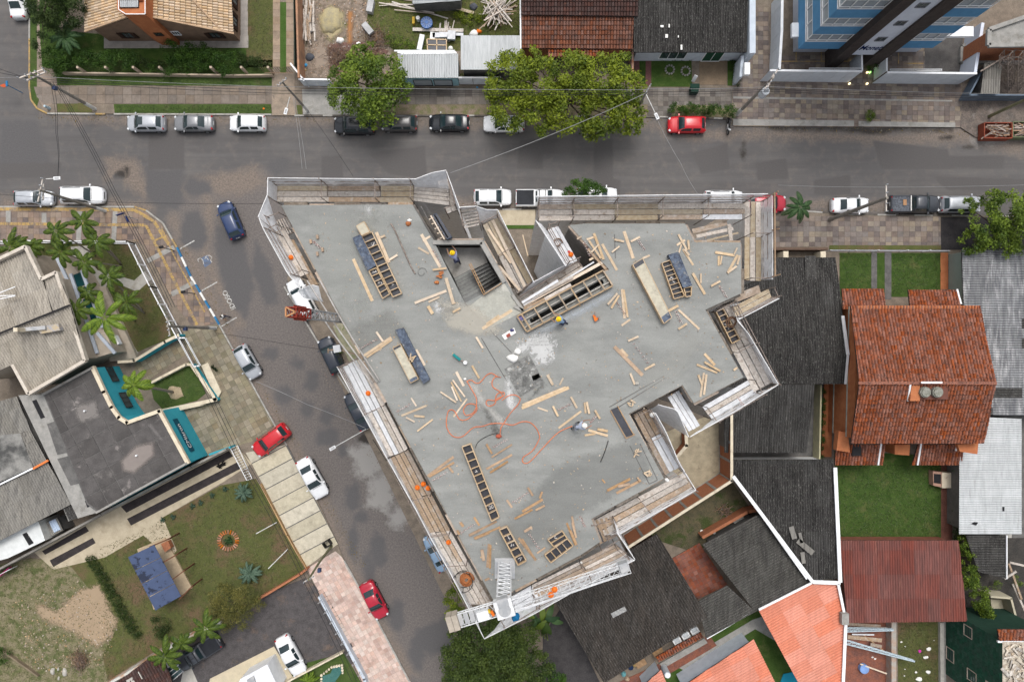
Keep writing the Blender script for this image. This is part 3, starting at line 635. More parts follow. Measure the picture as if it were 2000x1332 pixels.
film('pale_smear',[(720,400),(740,400),(720,640),(700,600)],ZF+.001,(.38,.39,.36),dens=.3);film('dark_smear',[(680,640),(760,600),(800,650),(700,690)],ZF,(.22,.22,.20),dens=.3)
film('dark_smear',[(1100,900),(1250,850),(1280,930),(1150,1000),(1000,1100),(950,1050)],ZF,(.21,.215,.205),dens=.28)
film('white_powder',[(1350,475),(1355,480),(1362,540),(1352,545)],ZF,(.45,.46,.42),dens=.35)
# loose sacks and a white sheet by the dust
def lump(name,label,cat,px,py,z,size,mat,n=9,seed=1,group=None):
    r=random.Random(seed);b=MB();c=W(px,py,z);rings=4;V=[]
    rad=[size[0]*r.uniform(.75,1.1)for _ in range(n)]
    for k in range(rings+1):
        t=k/rings;s=math.cos(t*1.45);
        for i in range(n):a=6.283*i/n;V.append((c.x+rad[i]*s*math.cos(a),c.y+rad[i]*s*size[1]/size[0]*math.sin(a),c.z+size[2]*math.sin(t*1.5)*r.uniform(.85,1.1)))
    fs=[(k*n+i,k*n+(i+1)%n,(k+1)*n+(i+1)%n,(k+1)*n+i)for k in range(rings)for i in range(n)]+[tuple(rings*n+i for i in range(n))]
    b.add(V,fs);o=b.build(name,mat,smooth=True);tag(o,label,cat,group);return o
SACK=M('white_sack',(.78,.77,.74),(.68,.67,.64),fine=.05)
lump('cement_sack','white slumped cement sack on the dusty slab above the sooty square','sack',1001,700,ZF,(.45,.28,.22),SACK,seed=3)
lump('plastic_bag','smaller white and yellow bag beside the cement sack','bag',1011,687,ZF,(.22,.2,.2),SACK,seed=5)
b=MB();b.prism(PL([(980,655),(1004,640),(1008,650),(986,664)],ZF),ZF,ZF+.05);tag(b.build('white_board',SACK),'white board with red paint marks lying by the long beam form','board')
b=MB();b.prism(PL([(988,655),(995,650),(998,656),(991,660)],ZF),ZF+.051,ZF+.09);tag(b.build('red_rag',M('red_rag',(.3,.08,.06))),'red rag on the white board','rag')

# ---- scaffold trays
NETP=[]
def tray(label,inner,outer,n,joints=(),z=27.0,mats=(0,),net=None,zn=29.0,ground=True,posts=True,zt=.05,gapf=.06,rails=3):
    A=[W(p[0],p[1],z)for p in inner];B_=[W(p[0],p[1],z)for p in outer]
    th=thing('scaffold_platform',label,'scaffold',(A[0].x,A[0].y,z-1));js=[0.]+list(joints)+[1.]
    for s_ in range(len(js)-1):
        base=random.choice(mats)
        for k in range(n):
            m=OLDW[base if random.random()<.6 else random.choice(mats)]
            e0,e1=(k+gapf)/n,(k+1-gapf)/n;t0=js[s_]+random.uniform(0,.012);t1=js[s_+1]+random.uniform(-.004,.012);dz=random.uniform(0,.03)
            def pt(t,e):return A[0].lerp(A[1],t).lerp(B_[0].lerp(B_[1],t),e)+Vector((0,0,dz))
            q=MB();c4=[pt(t0,e0),pt(t1,e0),pt(t1,e1),pt(t0,e1)]
            if area([(c.x,c.y)for c in c4])<0:c4=c4[::-1]
            q.hexa([c-Vector((0,0,zt))for c in c4],c4);q.build('plank',m,th)
        for e in(0.,)if False else():
            pass
    for t in js:  # cross bearer and pair of standards at each joint
        a,c=A[0].lerp(A[1],t),B_[0].lerp(B_[1],t);q=MB();q.bar(a+Vector((0,0,-.12)),c+Vector((0,0,-.12)),.07,.1);q.build('bearer',STEEL,th)
        if posts:
            q=MB();q.tube((c.x,c.y,z-2),(c.x,c.y,zn+.1),.035);q.build('post',STEEL,th);q=MB();q.tube((a.x,a.y,z-2),(a.x,a.y,zn-.3),.03);q.tube((a.x,a.y,zn-.5),(c.x,c.y,zn-.5),.028);q.build('post',STEEL,th)
    if rails:
        q=MB()
        for k in range(rails):zz=z+.35+k*(zn-z-.5)/max(1,rails-1);q.tube((B_[0].x,B_[0].y,zz),(B_[1].x,B_[1].y,zz),.028)
        q.build('guard_rail',STEEL,th)
    if net:
        T=[W(p[0],p[1],zn)for p in net];bot=[B_[0],B_[1]]if len(net)==2 else None
        netsheet(T,B_,z,th,ground)
    return th
def netsheet(T,Bt,z,th,ground=True):
    q=MB();tot=sum((b_-a).length for a,b_ in zip(T,T[1:]));n=max(4,int(tot/.35));cum=[0]
    for a,b_ in zip(T,T[1:]):cum.append(cum[-1]+(b_-a).length/tot)
    def at(t,P):
        if len(P)==2:return P[0].lerp(P[1],t)
        for i in range(len(P)-1):
            if t<=cum[i+1]+1e-9:return P[i].lerp(P[i+1],(t-cum[i])/(cum[i+1]-cum[i]+1e-9))
        return P[-1]
    V=[];ks=5
    for i in range(n+1):
        t=i/n;a=at(t,T);b_=Bt[0].lerp(Bt[-1],t)if len(Bt)==2 else at(t,Bt);b_=Vector((b_.x,b_.y,z+.02))
        for k in range(ks):f=k/(ks-1);p=a.lerp(b_,f);wob=math.sin(f*math.pi)*random.uniform(-.05,.09);d=Vector((a.x,a.y,0)).normalized();V.append(p+d*(wob+.03*math.sin(i*1.3+k)))
        V.append(Vector((b_.x,b_.y,0 if ground else z-1.5)))
    m=ks+1;q.add(V,[(i*m+k,(i+1)*m+k,(i+1)*m+k+1,i*m+k+1)for i in range(n)for k in range(m-1)]);q.build('netting',NETM,th,smooth=True)
    r=MB();r.path([p for p in[at(i/n,T)for i in range(n+1)]],.03,5);r.build('top_rope',M('rope_white',(.7,.7,.7)),th)
tray('grey plank platform along the north west street edge of the tower',[(541,395),(808,396)],[(541,363),(808,363)],3,(.37,.75),net=[(523,348),(730,350),(812,350)],mats=(0,0,1,3))
tray('four short grey planks laid across the north corner of the platform',[(808,393),(877,402)],[(809,365),(876,369)],4,z=27.2,net=[(812,350),(843,338),(871,333)],rails=0,posts=False,zn=29.2)
tray('corner platform by the street with netting that points north',[(853,353),(873,417)],[(877,350),(893,410)],2,net=[(871,333),(898,407)],zn=29.1)
tray('open slatted scaffold bay between the two street corners',[(907,448),(938,441)],[(900,410),(932,405)],6,gapf=.22,net=[(898,405),(930,403)],zn=28.6)
tray('narrow plank platform beside the stair opening with loose planks on it',[(942,439),(1010,574)],[(972,425),(1041,550)],3,(.47,),net=[(972,410),(1043,552)],mats=(0,3),zn=28.4)
tray('plank bay with blue spattered boards above the tall white net',[(1090,441),(1128,509)],[(1068,449),(1107,518)],3,(),net=[(1046,430),(1105,520)],mats=(0,2),zn=29.3)
tray('diagonal platform stacked with long planks beside the beam form',[(1012,603),(1140,528)],[(1004,588),(1128,512)],2,(.5,),net=[(1040,552),(1103,518)],zn=28.0,ground=True)
tray('long multicoloured plank platform along the north east street edge',[(1051,432),(1451,429)],[(1051,399),(1451,397)],3,(.165,.37,.585,.8),net=[(1046,384),(1160,383),(1500,379)],mats=(0,1,3,0,2))
tray('east end platform of pale boards inside a high white net',[(1454,394),(1453,547)],[(1487,394),(1487,547)],3,(.45,),net=[(1508,381),(1509,546)],mats=(3,0,2))
tray('short tan plank platform at the notch above the black roof',[(1431,599),(1500,564)],[(1436,620),(1507,581)],2,mats=(3,),net=[(1443,624),(1522,583)],zn=28.6)
tray('platform under the small cell form on the south east side',[(1390,610),(1472,766)],[(1424,592),(1506,748)],3,(.5,),mats=(2,0),net=[(1440,626),(1462,652),(1520,750)],zn=28.6)
tray('silver plank platform facing the black roofs south of the slab',[(1463,741),(1372,793)],[(1478,767),(1390,819)],3,mats=(2,0),net=[(1520,751),(1432,806),(1348,853)],zn=28.7)
tray('silver boards lowered into the south notch, east side',[(1303,775),(1345,843)],[(1326,762),(1367,830)],3,mats=(2,),z=26.6,rails=0,posts=False)
tray('brown and silver plank platform down the west side of the south notch',[(1236,811),(1298,927)],[(1263,797),(1326,912)],3,(.42,),mats=(1,2),net=[(1280,806),(1300,842),(1326,903),(1359,957)],zn=28.6)
tray('speckled plank platform above the brick yard wall',[(1335,922),(1155,1018)],[(1352,951),(1183,1045)],3,(.5,),mats=(0,1),net=[(1359,957),(1212,1042)],zn=28.3)
tray('rotten dark planks in the small south corner bay',[(1152,1017),(1170,1064)],[(1196,1008),(1212,1040)],5,mats=(1,),gapf=.2,net=[(1205,1040),(1240,1092)],zn=28.6,rails=0)
tray('wide plank platform along the south side behind the crane boom',[(1200,1062),(1038,1142)],[(1224,1082),(1046,1168)],4,(.42,),mats=(1,0,1),net=[(1240,1093),(1120,1155),(1040,1200)],zn=28.8)
tray('silver boards at the south tip of the tower under the crane',[(1038,1142),(970,1180)],[(1052,1166),(985,1205)],3,mats=(2,),net=[(1040,1200),(946,1247)],zn=28.9,rails=2)
tray('upper third of the long west platform beside the cars',[(705,698),(797,876)],[(670,715),(761,892)],4,(.52,),mats=(0,0,2),net=[(658,716),(757,897)],zn=28.3)
tray('middle third of the long west platform with orange helmets',[(797,876),(880,1035)],[(761,892),(840,1040)],4,(.55,),mats=(0,1,2),net=[(757,897),(815,1000),(841,1050)],zn=28.3)
tray('lower third of the long west platform under the wire coil',[(880,1035),(962,1180)],[(840,1040),(920,1180)],4,(.4,),mats=(1,0),net=[(841,1050),(880,1120),(946,1247)],zn=28.6)
tray('pale plank platform at the north west corner with one helmet',[(556,446),(604,532)],[(538,455),(587,541)],2,mats=(0,),net=[(506,426),(512,443),(561,533),(587,566)],zn=29.0)
tray('brown strip of boards between slab and pale platform, north west',[(574,468),(622,556)],[(562,470),(607,556)],2,mats=(1,1,3),rails=0,posts=False)
tray('loose slats across the north west corner bay',[(560,424),(575,452)],[(538,432),(553,462)],5,gapf=.25,mats=(0,),net=[(522,381),(504,424)],zn=29.0,rails=2)
ns=thing('netting','small side net at the north west corner of the scaffold','net',W(541,363,27));netsheet([W(523,348,29),W(522,381,29)],[W(541,363,27),W(541,395,27)],27,ns)
ns=thing('netting','creased net bridging the street gap beside the slatted bay','net',W(930,420,27));netsheet([W(930,403,28.6),W(950,410,28.3),W(972,410,28.5)],[W(938,436,27),W(970,427,27)],27,ns)
ns=thing('netting','grey net at the foot of the pale north west platform','net',W(600,580,27));netsheet([W(582,568,28),W(608,556,28),W(622,560,28)],[W(592,582,27),W(632,590,27)],27,ns,False)
ns=thing('netting','silver net hanging inside the south notch','net',W(1290,800,27));netsheet([W(1285,790,27.6),W(1322,800,27.4),W(1345,853,27.2)],[W(1282,812,24),W(1345,853,20)],20,ns,False)
# loose boards and tubes of the west gap, tall pole at the east end
for lb,p,q,r in(('bent scaffold tube running down the west gap beside the slab',(600,548),(737,748),.05),('second scaffold tube in the west gap nearest the slab',(625,548),(742,745),.05),('pale scaffold tube in the west gap nearest the street',(610,590),(728,750),.05)):
    b=MB();b.path(smoothpath([W(p[0],p[1],28.1),W((p[0]+q[0])/2-3,(p[1]+q[1])/2+2,28.3),W(q[0],q[1],28.1)]),r,6);tag(b.build('scaffold_tube',M('tube_pale',(.42,.40,.38),(.3,.28,.26),fine=.1),smooth=True),lb,'tube')
for lb,p,q in(('tall tan pole outside the net at the east end',(1513,376),(1514,540)),):
    b=MB();b.path([W(*p,29.5),W(*q,29.5)],.05,6);b.path([W(1508,381,29),W(1520,374,29.6)],.04,6);b.path([W(1508,450,29),W(1522,447,29.6)],.04);b.path([W(1508,541,29),W(1524,536,29.6)],.04);tag(b.build('scaffold_pole',TIMB[1]),lb,'pole')

# ---- formwork boxes and panels lying on the slab
WF=M('pine_frame',(.50,.38,.25),(.42,.31,.2),fine=.12,rnd=.1);CHALK=M('chalk',(.8,.8,.8))
def formbox(label,quad,style,n=0,hgt=.42,z=ZS,marks=(),text=None,ends=0):
    zt=z+hgt;P=[W(p[0],p[1],zt)for p in quad];th=thing('formwork_box',label,'formwork',(P[0].x,P[0].y,z))
    c=sum((Vector((p.x,p.y))for p in P),Vector((0,0)))/4
    bt=MB();ins=[(p.x,p.y)for p in P]
    if style=='cells':
        bt.prism(ins,z+.02,z+.10);bt.build('panel',PHEN,th)
        for i in range(4):b=MB();b.wall(P[i],P[(i+1)%4],z+.02,zt,.05);b.build('side_board',WF,th)
        for k in range(1,n):a,d_=P[0].lerp(P[3],k/n),P[1].lerp(P[2],k/n);b=MB();b.wall(a,d_,z+.1,zt-.004,.045);b.build('divider',WF,th)
        for k in marks:
            t=(k+.5)/n;cc=P[0].lerp(P[3],t).lerp(P[1].lerp(P[2],t),.5);b=MB();ax=(P[3]-P[0]).normalized()
            for j in range(3):a=ax*random.uniform(-.13,.13);b.wall(cc+a+Vector((random.uniform(-.12,.12),random.uniform(-.12,.12),0)),cc+Vector((random.uniform(-.15,.15),random.uniform(-.15,.15),0)),z+.1,z+.106,.035)
            b.build('chalk_mark',CHALK,th)
        if text:
            t=(text[1]+.5)/n;cc=P[0].lerp(P[3],t).lerp(P[1].lerp(P[2],t),.5);cc.z=z+.108;ax=P[1]-P[0]
            o=text3('chalk_number',text[0],cc,.34,math.atan2(ax.y,ax.x),CHALK,th)
    else:
        m={'blue':PHENB,'tan':M('tan_panel',(.46,.43,.34),(.38,.35,.28),scale=3,fine=.12,stain=(.26,.24,.2),sscale=2),'dark':PHEN}[style]
        bt.prism(ins,z+.02,zt);bt.build('panel',m,th)
        for i in range(4):b=MB();b.wall(P[i],P[(i+1)%4],z+.01,zt+.02,.04);b.build('edge_batten',WF if style=='tan' else PHENB,th)
        for k in range(1,n):
            a,d_=P[0].lerp(P[3],k/n),P[1].lerp(P[2],k/n);b=MB();b.wall(a,d_,zt,zt+.03,.04);b.build('batten',WF,th)
        if ends:
            b=MB();b.prism([P[3].lerp(P[0],ends),P[2].lerp(P[1],ends),P[2],P[3]],zt+.0,zt+.012);b.build('dark_end',PHENB,th);b=MB();b.prism([P[0],P[1],P[1].lerp(P[2],ends*.7),P[0].lerp(P[3],ends*.7)],zt+.0,zt+.012);b.build('dark_end',PHEN,th)
    return th
formbox('dusty blue formwork panel beside the north west cell box',[(689,465),(704,459),(734,518),(718,528)],'blue')
formbox('small tan topped formwork box at the head of the north west stack',[(696,442),(711,433),(722,453),(706,460)],'tan')
formbox('long cell formwork box with black panels, right of the blue panel',[(706,462),(726,453),(784,573),(767,580)],'cells',10,marks=(1,8),hgt=.36)
formbox('short cell formwork box tucked under the blue panel',[(720,529),(735,523),(761,574),(747,583)],'cells',5,marks=(0,2),hgt=.34)
formbox('long tan formwork box with dark ends right of the beam form',[(1236,517),(1255,505),(1312,620),(1297,632)],'tan',ends=.1,hgt=.5)
formbox('cell formwork box with white marks on the east side of the slab',[(1293,514),(1309,508),(1337,578),(1317,584)],'cells',8,marks=(3,4),hgt=.36)
formbox('blue and tan formwork box leaning on the east cell box',[(1306,498),(1325,493),(1351,557),(1335,562)],'blue',ends=.0,hgt=.46)
formbox('small tan formwork end piece below the blue and tan box',[(1336,563),(1351,560),(1350,578),(1340,580)],'cells',2,hgt=.36)
formbox('cell formwork box lying on the south east platform under a ring of rope',[(1399,609),(1413,603),(1446,663),(1430,671)],'cells',6,z=27.1,marks=(2,3))
formbox('longest cell formwork box with the chalk number, south west part of slab',[(902,873),(919,867),(975,1010),(960,1018)],'cells',10,marks=(3,),text=('20',8))
formbox('cell formwork box left of the tilted pair, south end of slab',[(975,1035),(990,1029),(1028,1095),(1012,1104)],'cells',5,marks=(1,2,4))
formbox('tilted upper formwork box of the southern pair',[(1070,1054),(1098,1037),(1108,1052),(1082,1068)],'cells',2,z=ZS+.12,marks=(0,),hgt=.3)
formbox('four cell formwork box under the tilted one near the south edge',[(1064,1084),(1076,1099),(1119,1066),(1108,1052)],'cells',1,hgt=.34)
for k in range(1,4):
    a=lerp2((1064,1084),(1108,1052),k/4);c=lerp2((1076,1099),(1119,1066),k/4);b=MB();b.wall(W(*a,ZS+.34),W(*c,ZS+.34),ZS+.1,ZS+.336,.045);b.build('divider',WF,[o for o in scene.objects if o.get('label','').startswith('four cell')][0])
formbox('blue formwork panel littered with offcuts left of the slab centre',[(772,645),(787,641),(839,741),(827,749)],'blue',hgt=.3)
formbox('tan formwork box beside the littered blue panel',[(767,680),(782,672),(817,740),(802,748)],'tan',ends=.09,hgt=.4)
formbox('dark beam form beside the wooden lattice above the stair',[(846,421),(852,417),(882,463),(873,467)],'dark',hgt=.5)
lt=thing('formwork_lattice','pale timber lattice side of a beam form above the stair','formwork',W(848,430,ZS))
for a,c in(((841,421),(868,468)),((848,419),(875,465))):b=MB();b.wall(W(*a,ZS+.5),W(*c,ZS+.5),ZS+.3,ZS+.5,.08);b.build('rail',TIMB[2],lt)
for k in range(5):p=lerp2((835,424),(862,470),(k+.4)/5);q=lerp2((848,418),(875,465),(k+.4)/5);b=MB();b.wall(W(*p,ZS+.5),W(*q,ZS+.5),ZS+.2,ZS+.28,.07);b.build('rung',TIMB[2],lt)
# the long beam form with a slot
bf=thing('beam_formwork','long diagonal timber beam form with a dark slot and cross battens','formwork',W(1100,590,ZS))
FR=M('beam_frame',(.36,.27,.18),(.30,.23,.16),fine=.15,rnd=.12)
c4=[(1010,618),(1178,528),(1197,558),(1029,648)]
for i in range(4):b=MB();b.wall(W(*c4[i],ZS+.35),W(*c4[(i+1)%4],ZS+.35),ZS,ZS+.35,.09);b.build('side_board',FR,bf)
for a,c in(((1019,627),(1182,539)),((1024,640),(1190,551))):b=MB();b.wall(W(*a,ZS+.3),W(*c,ZS+.3),ZS+.0,ZS+.2,.06);b.build('inner_board',CONC_PALE,bf)
for k in range(7):t=(k+.35)/7;a=lerp2(c4[0],c4[1],t);c=lerp2(c4[3],c4[2],t);b=MB();b.wall(W(*a,ZS+.4),W(*c,ZS+.4),ZS+.34,ZS+.42,.09);b.build('cross_batten',FR,bf)
# ---- crane and masts
def truss(b,p,q,w,h,n,r=.03,mi=0,taper=1.):
    p=Vector(p);q=Vector(q);d=(q-p).normalized();u=Vector((0,0,1))if abs(d.z)<.9 else Vector((0,1,0));a=d.cross(u).normalized();c=a.cross(d)
    cor=lambda t,i:p.lerp(q,t)+a*(w/2*(1+(taper-1)*t))*(1 if i in(0,1)else-1)+c*(h/2)*(1 if i in(1,2)else-1)
    for i in range(4):b.tube(cor(0,i),cor(1,i),r*1.3,n=5,mi=mi)
    for k in range(n+1):
        for i in range(4):b.tube(cor(k/n,i),cor(k/n,(i+1)%4),r*.8,n=4,mi=mi)
        if k<n:
            for i in range(4):b.tube(cor(k/n,i),cor((k+1)/n,(i+1)%4),r*.8,n=4,mi=mi)
cr=thing('crane','white roof crane with a lattice boom, standing at the south tip of the slab','crane',W(986,1108,ZS))
CW=M('crane_white',(.70,.71,.72),(.55,.56,.57),fine=.06,rough=.5);CG=M('crane_grey',(.30,.31,.32),(.4,.4,.4),fine=.1)
m0=W(986,1108,ZS);b=MB();truss(b,m0,m0+Vector((0,0,6.0)),.78,.78,9,.03);b.build('mast',CW,cr)
b=MB();b.box(m0+Vector((0,0,.08)),(1.3,1.3,.16));b.build('base',CG,cr)
zb=ZS+6.4;pa,pb=W(905,1206,zb),W(1228,1106,zb)
b=MB();truss(b,W(998,1180,zb),pb,.60,.45,12,.015);b.build('boom',CW,cr)
b=MB();b.bar(W(1000,1196,zb-.2),W(1226,1118,zb-.2),.10,.10);b.build('boom_chord',CW,cr)
b=MB();truss(b,W(884,1214,zb),W(998,1180,zb),.74,.3,8,.022);b.build('counter_jib',CW,cr)
for k in range(5):b=MB();t=W(900+k*11,1210-k*3.4,zb+.18);b.box(t,(.26,.62,.03),R(17));b.build('walkway_grid',CG,cr)
for k in range(2):b=MB();b.box(W(880+k*11,1214-k*3,zb+.1),(.30,.85,.75),R(17));b.build('counterweight',M('counterweight_tan',(.40,.35,.29),(.33,.29,.24),fine=.12),cr)
b=MB();b.box(W(985,1186,zb+.1),(1.0,1.0,.5),R(17));b.build('turntable',CW,cr);b=MB();b.disc(W(986,1187,zb),.34,zb+.36,zb+.42,18);b.build('slewing_ring',CG,cr)
b=MB();b.box(W(982,1174,zb+.2),(.6,.45,.5),R(17));b.build('motor',CG,cr)
b=MB();b.box(W(944,1200,zb+.25),(.65,.5,.45),R(17));b.build('control_box',CW,cr)
b=MB();b.box(W(955,1193,zb+.3),(.16,.16,.2));b.build('lamp',M('yellow_lamp',(.6,.4,.03)),cr);b=MB();b.box(W(962,1197,zb+.3),(.14,.3,.14),R(30));b.build('lever',M('orange_paint',(.7,.16,.02)),cr)
b=MB();b.box(W(1218,1106,zb+.1),(.5,.5,.5),R(17));b.build('tip_block',CG,cr)
b=MB();b.path(smoothpath([W(1218,1108,zb+.6),W(1110,1150,zb+.9),W(1000,1182,zb+.6)],8),.02,4);b.build('stay_cable',CG,cr)
lump('blue_bucket','blue bucket hung beside the crane turntable','bucket',1007,1203,32.0,(.28,.3,.4),M('blue_plastic',(.01,.14,.32),rough=.4),seed=9)
ho=thing('hoist_mast','lattice hoist mast with a red top beside the west edge of the slab','mast',(-11.45,1.5,0))
b=MB();truss(b,(-11.45,1.5,0),(-11.45,1.5,34),.5,.5,40,.028);b.build('mast',M('galvanised',(.33,.33,.33),(.25,.25,.25),fine=.1),ho)
RED=M('hoist_red',(.30,.045,.03),(.22,.04,.03),fine=.15);b=MB();truss(b,(-11.45,1.5,34),(-11.45,1.5,36.6),.5,.5,4,.035)
for s_ in(-1,1):b.bar((-11.45,1.5+s_*.25,34),(-11.45,1.5+s_*.25,36.2),.3,.02)
b.build('top_section',RED,ho)
b=MB();b.bar((-11.7,1.25,36.7),(-11.7,1.75,36.7),.07,.07);b.bar((-11.7,1.25,36.7),(-11.2,1.5,36.7),.07,.07);b.bar((-11.7,1.75,36.7),(-11.2,1.5,36.7),.07,.07);b.build('head_frame',M('rusty_orange',(.5,.25,.12)),ho)
ant=thing('white_hoist_box','white box on an arm poking out above the dark car beside the west gap','box',W(640,685,20));b=MB();b.box(W(659,681,20),(.55,.55,.35),R(10));b.build('box_body',WHITE,ant);b=MB();b.bar(W(640,684,20),W(655,683,20),.12,.1);b.bar(W(668,684,20),W(720,700,20),.12,.1);b.bar(W(641,680,20),W(641,690,20),.08,.06);b.build('arm',TIMB[1],ant)
# coil of wire in a round frame, ropes
def ring(name,label,px,py,z,r,tube_r,mat,turns=1,cat='rope',wob=.0,parent=None):
    c=W(px,py,z);pts=[c+Vector(((r*(1-.5*i/(turns*18))+random.uniform(-wob,wob))*math.cos(i*.349),(r*(1-.5*i/(turns*18)))*math.sin(i*.349)+random.uniform(-wob,wob),.01*i/18*6))for i in range(turns*18+1)]
    b=MB();b.path(pts,tube_r,5);o=b.build(name,mat,parent,smooth=True)
    if parent is None:tag(o,label,cat)
    return o
RUST=M('rusty_wire',(.42,.16,.06),(.3,.11,.045),fine=.2)
wc=thing('wire_coil','rusty coil of wire in a round basket on the west platform','coil',W(907,1132,27.1))
for k in range(7):ring('coil_turn',None,911+random.uniform(-1,1),1132+random.uniform(-1,1),27.35+k*.07,.5-.045*k,.035,RUST,2,wob=.02,parent=wc)
b=MB();c=W(905,1130,27.1)
for zz,rr in((.05,.55),(.7,.66)):b.path([c+Vector((rr*math.cos(i*.3142),rr*math.sin(i*.3142),zz))for i in range(21)],.025,5)
for i in range(8):b.tube(c+Vector((.55*math.cos(i*.785),.55*math.sin(i*.785),.05)),c+Vector((.66*math.cos(i*.785),.66*math.sin(i*.785),.7)),.018,n=4)
b.build('basket',M('black_steel',(.03,.028,.028),rough=.5),wc)
ring('rope_ring','brown ring of rope lying across the south east cell box',1428,630,27.6,.38,.04,M('rope_brown',(.14,.08,.05)),2,wob=.02)
ring('rope_ring','broken brown ring of hose on the spattered north bay',1089,475,27.15,.32,.05,M('rope_brown',(1,1,1)),1)
ring('cable_coil','faint grey cable coil on the slab near the stair',824,532,ZS+.03,.32,.015,M('grey_cable',(.2,.2,.19)),1)
# orange air hose
HOSE=M('orange_hose',(.66,.20,.09),(.58,.16,.07),fine=.05,rough=.5)
def hose(label,pts,z=ZS+.05,r=.026,mat=HOSE,name='hose',cat='hose'):b=MB();b.path(smoothpath([W(x,y,z)for x,y in pts],5),r,6);tag(b.build(name,mat,smooth=True),label,cat)
H8=lambda L:[(780+x/5.55,620+y/5.55)for x,y in L]
hose('orange hose looping round the left planks then crossing the slab to the worker',H8([(730,690),(790,790),(835,880),(830,980),(790,1040),(720,1060),(695,1000),(740,940),(820,945),(840,1000),(790,1060),(720,1110),(650,1100),(600,1020),(560,1000),(525,1030),(510,1170),(560,1270),(630,1300),(700,1280),(800,1195),(900,1180),(1000,1150),(1130,1150),(1230,1165),(1330,1130),(1420,1140),(1490,1210),(1520,1290)])+[(1052,860),(1040,880),(1022,893),(1022,903),(1034,902),(1060,875),(1090,845),(1118,832)])
hose('tangled orange hose by the cement dust left of the sooty square',H8([(735,690),(780,680),(830,712),(880,700),(940,630),(1000,605),(1060,640),(1100,650),(1040,645),(1005,700),(1020,760),(1100,810),(1110,860),(1040,900),(960,895),(940,930),(970,960),(1030,940),(1060,880),(1130,850),(1130,810),(1060,830),(1040,890)]))
hose('short orange hose running down from the sooty square to the power tools',H8([(1110,900),(1180,850),(1250,840),(1310,880),(1280,950),(1200,1040),(1130,1150),(1100,1200),(1090,1290)]))
hose('thin black cable from the power tools to the long cell box',[(972,846),(955,850),(935,862),(928,875)],r=.018,mat=M('black_rubber',(.03,.03,.03)),name='cable',cat='cable')
hose('dark steel tube lying on the north west part of the slab',[(763,437),(772,452),(800,515),(811,535)],r=.045,mat=STEEL,name='steel_tube',cat='tube')
hose('curved dark rod on the south part of the slab',[(1188,860),(1182,880),(1173,902)],r=.025,mat=M('black_rubber',(1,1,1)),name='steel_rod',cat='rod')
# planks
PK='''735,454,760,513,6 752,460,743,464,4 760,508,776,498,4 690,506,727,588,6 823,458,860,522,6 817,484,838,496,4 845,527,872,524,4 871,543,886,594,6 810,592,872,568,5 836,598,845,613,6 735,648,748,667,4 884,610,899,602,4 942,642,1000,606,6 950,633,975,616,4 837,590,858,580,4 826,470,840,462,4
930,658,943,680,4 922,714,936,739,4 891,726,906,754,5 860,765,891,786,3 881,746,901,784,3 884,742,908,775,3 882,755,893,782,3 912,779,886,814,3 784,812,833,792,4 793,815,810,824,3 809,812,829,814,4 815,842,845,819,3 803,777,813,793,3 812,683,829,714,6
709,696,764,659,5 716,698,766,663,4 694,674,703,690,4 731,688,745,680,4
1127,467,1136,462,3 1146,468,1161,463,4 1160,456,1179,507,5 1150,470,1174,505,4 1155,493,1170,477,3 1151,508,1159,504,4 1176,477,1205,528,5 1200,468,1219,472,4 1195,493,1210,481,3 1219,452,1237,505,6 1232,472,1250,463,4 1255,505,1269,499,4 1325,458,1342,489,4 1322,479,1338,469,4 1344,469,1346,488,4 1331,478,1326,494,3 1334,487,1354,518,4 1337,487,1346,499,4 1397,493,1435,499,5 1440,484,1434,497,3 1404,519,1404,500,4 1407,517,1410,500,3 1421,534,1441,498,5 1440,517,1445,499,4 1421,533,1439,520,4 1353,534,1377,575,5 1369,553,1369,534,3 1389,559,1407,549,4 1187,595,1206,573,4 1194,602,1209,577,4 1215,565,1220,622,5 1218,566,1226,620,4 1214,636,1231,624,4 1306,607,1325,597,5 1325,605,1366,643,4 1325,643,1342,632,4 1227,666,1247,657,4
1200,677,1255,733,7 1213,682,1226,696,5 1259,722,1279,711,4 1231,729,1240,751,4 1376,691,1396,713,5 1376,707,1407,725,4 1361,712,1401,728,4 1364,732,1372,753,4 1375,728,1368,775,4 1380,731,1375,771,4 1019,797,1111,757,6 1020,791,1105,756,4 1069,732,1080,752,5 1050,796,1070,803,3 1080,793,1090,813,4 1115,775,1127,797,4 1091,836,1135,803,4 1142,786,1144,807,4 1146,785,1151,808,4 1162,801,1172,818,4 1167,838,1187,842,5 1149,840,1187,851,5 1142,850,1163,847,4 1186,958,1231,935,5 1207,950,1230,945,5 1204,963,1252,938,5 1031,952,1041,968,4 1054,973,1059,960,4 1020,999,1060,975,5 1046,996,1064,987,4 1093,752,1100,738,3 1433,723,1440,718,4 1245,932,1250,940,3 1182,943,1176,936,3
835,930,886,892,5 838,931,887,903,4 876,911,885,923,4 950,916,1000,888,4 957,923,992,901,4 960,893,1000,868,3 950,867,961,886,4 990,976,1000,991,4 941,1073,945,1095,6 955,1062,952,1108,5 958,1064,957,1110,4 916,1046,940,1034,4 927,1052,956,1040,4 1013,1050,1047,1094,5 1020,1052,1044,1090,3 1049,1080,1065,1069,3 1114,1036,1126,1064,5 1118,1020,1125,1050,4 947,1133,956,1129,4 1117,1008,1125,1049,4 1107,1021,1124,1064,4 1005,1013,1040,995,4 1024,1038,1039,1029,5 916,1045,970,1018,4 926,1051,977,1029,4 926,1010,936,1026,4 893,1035,897,1044,4 899,1020,905,1028,5'''.split()
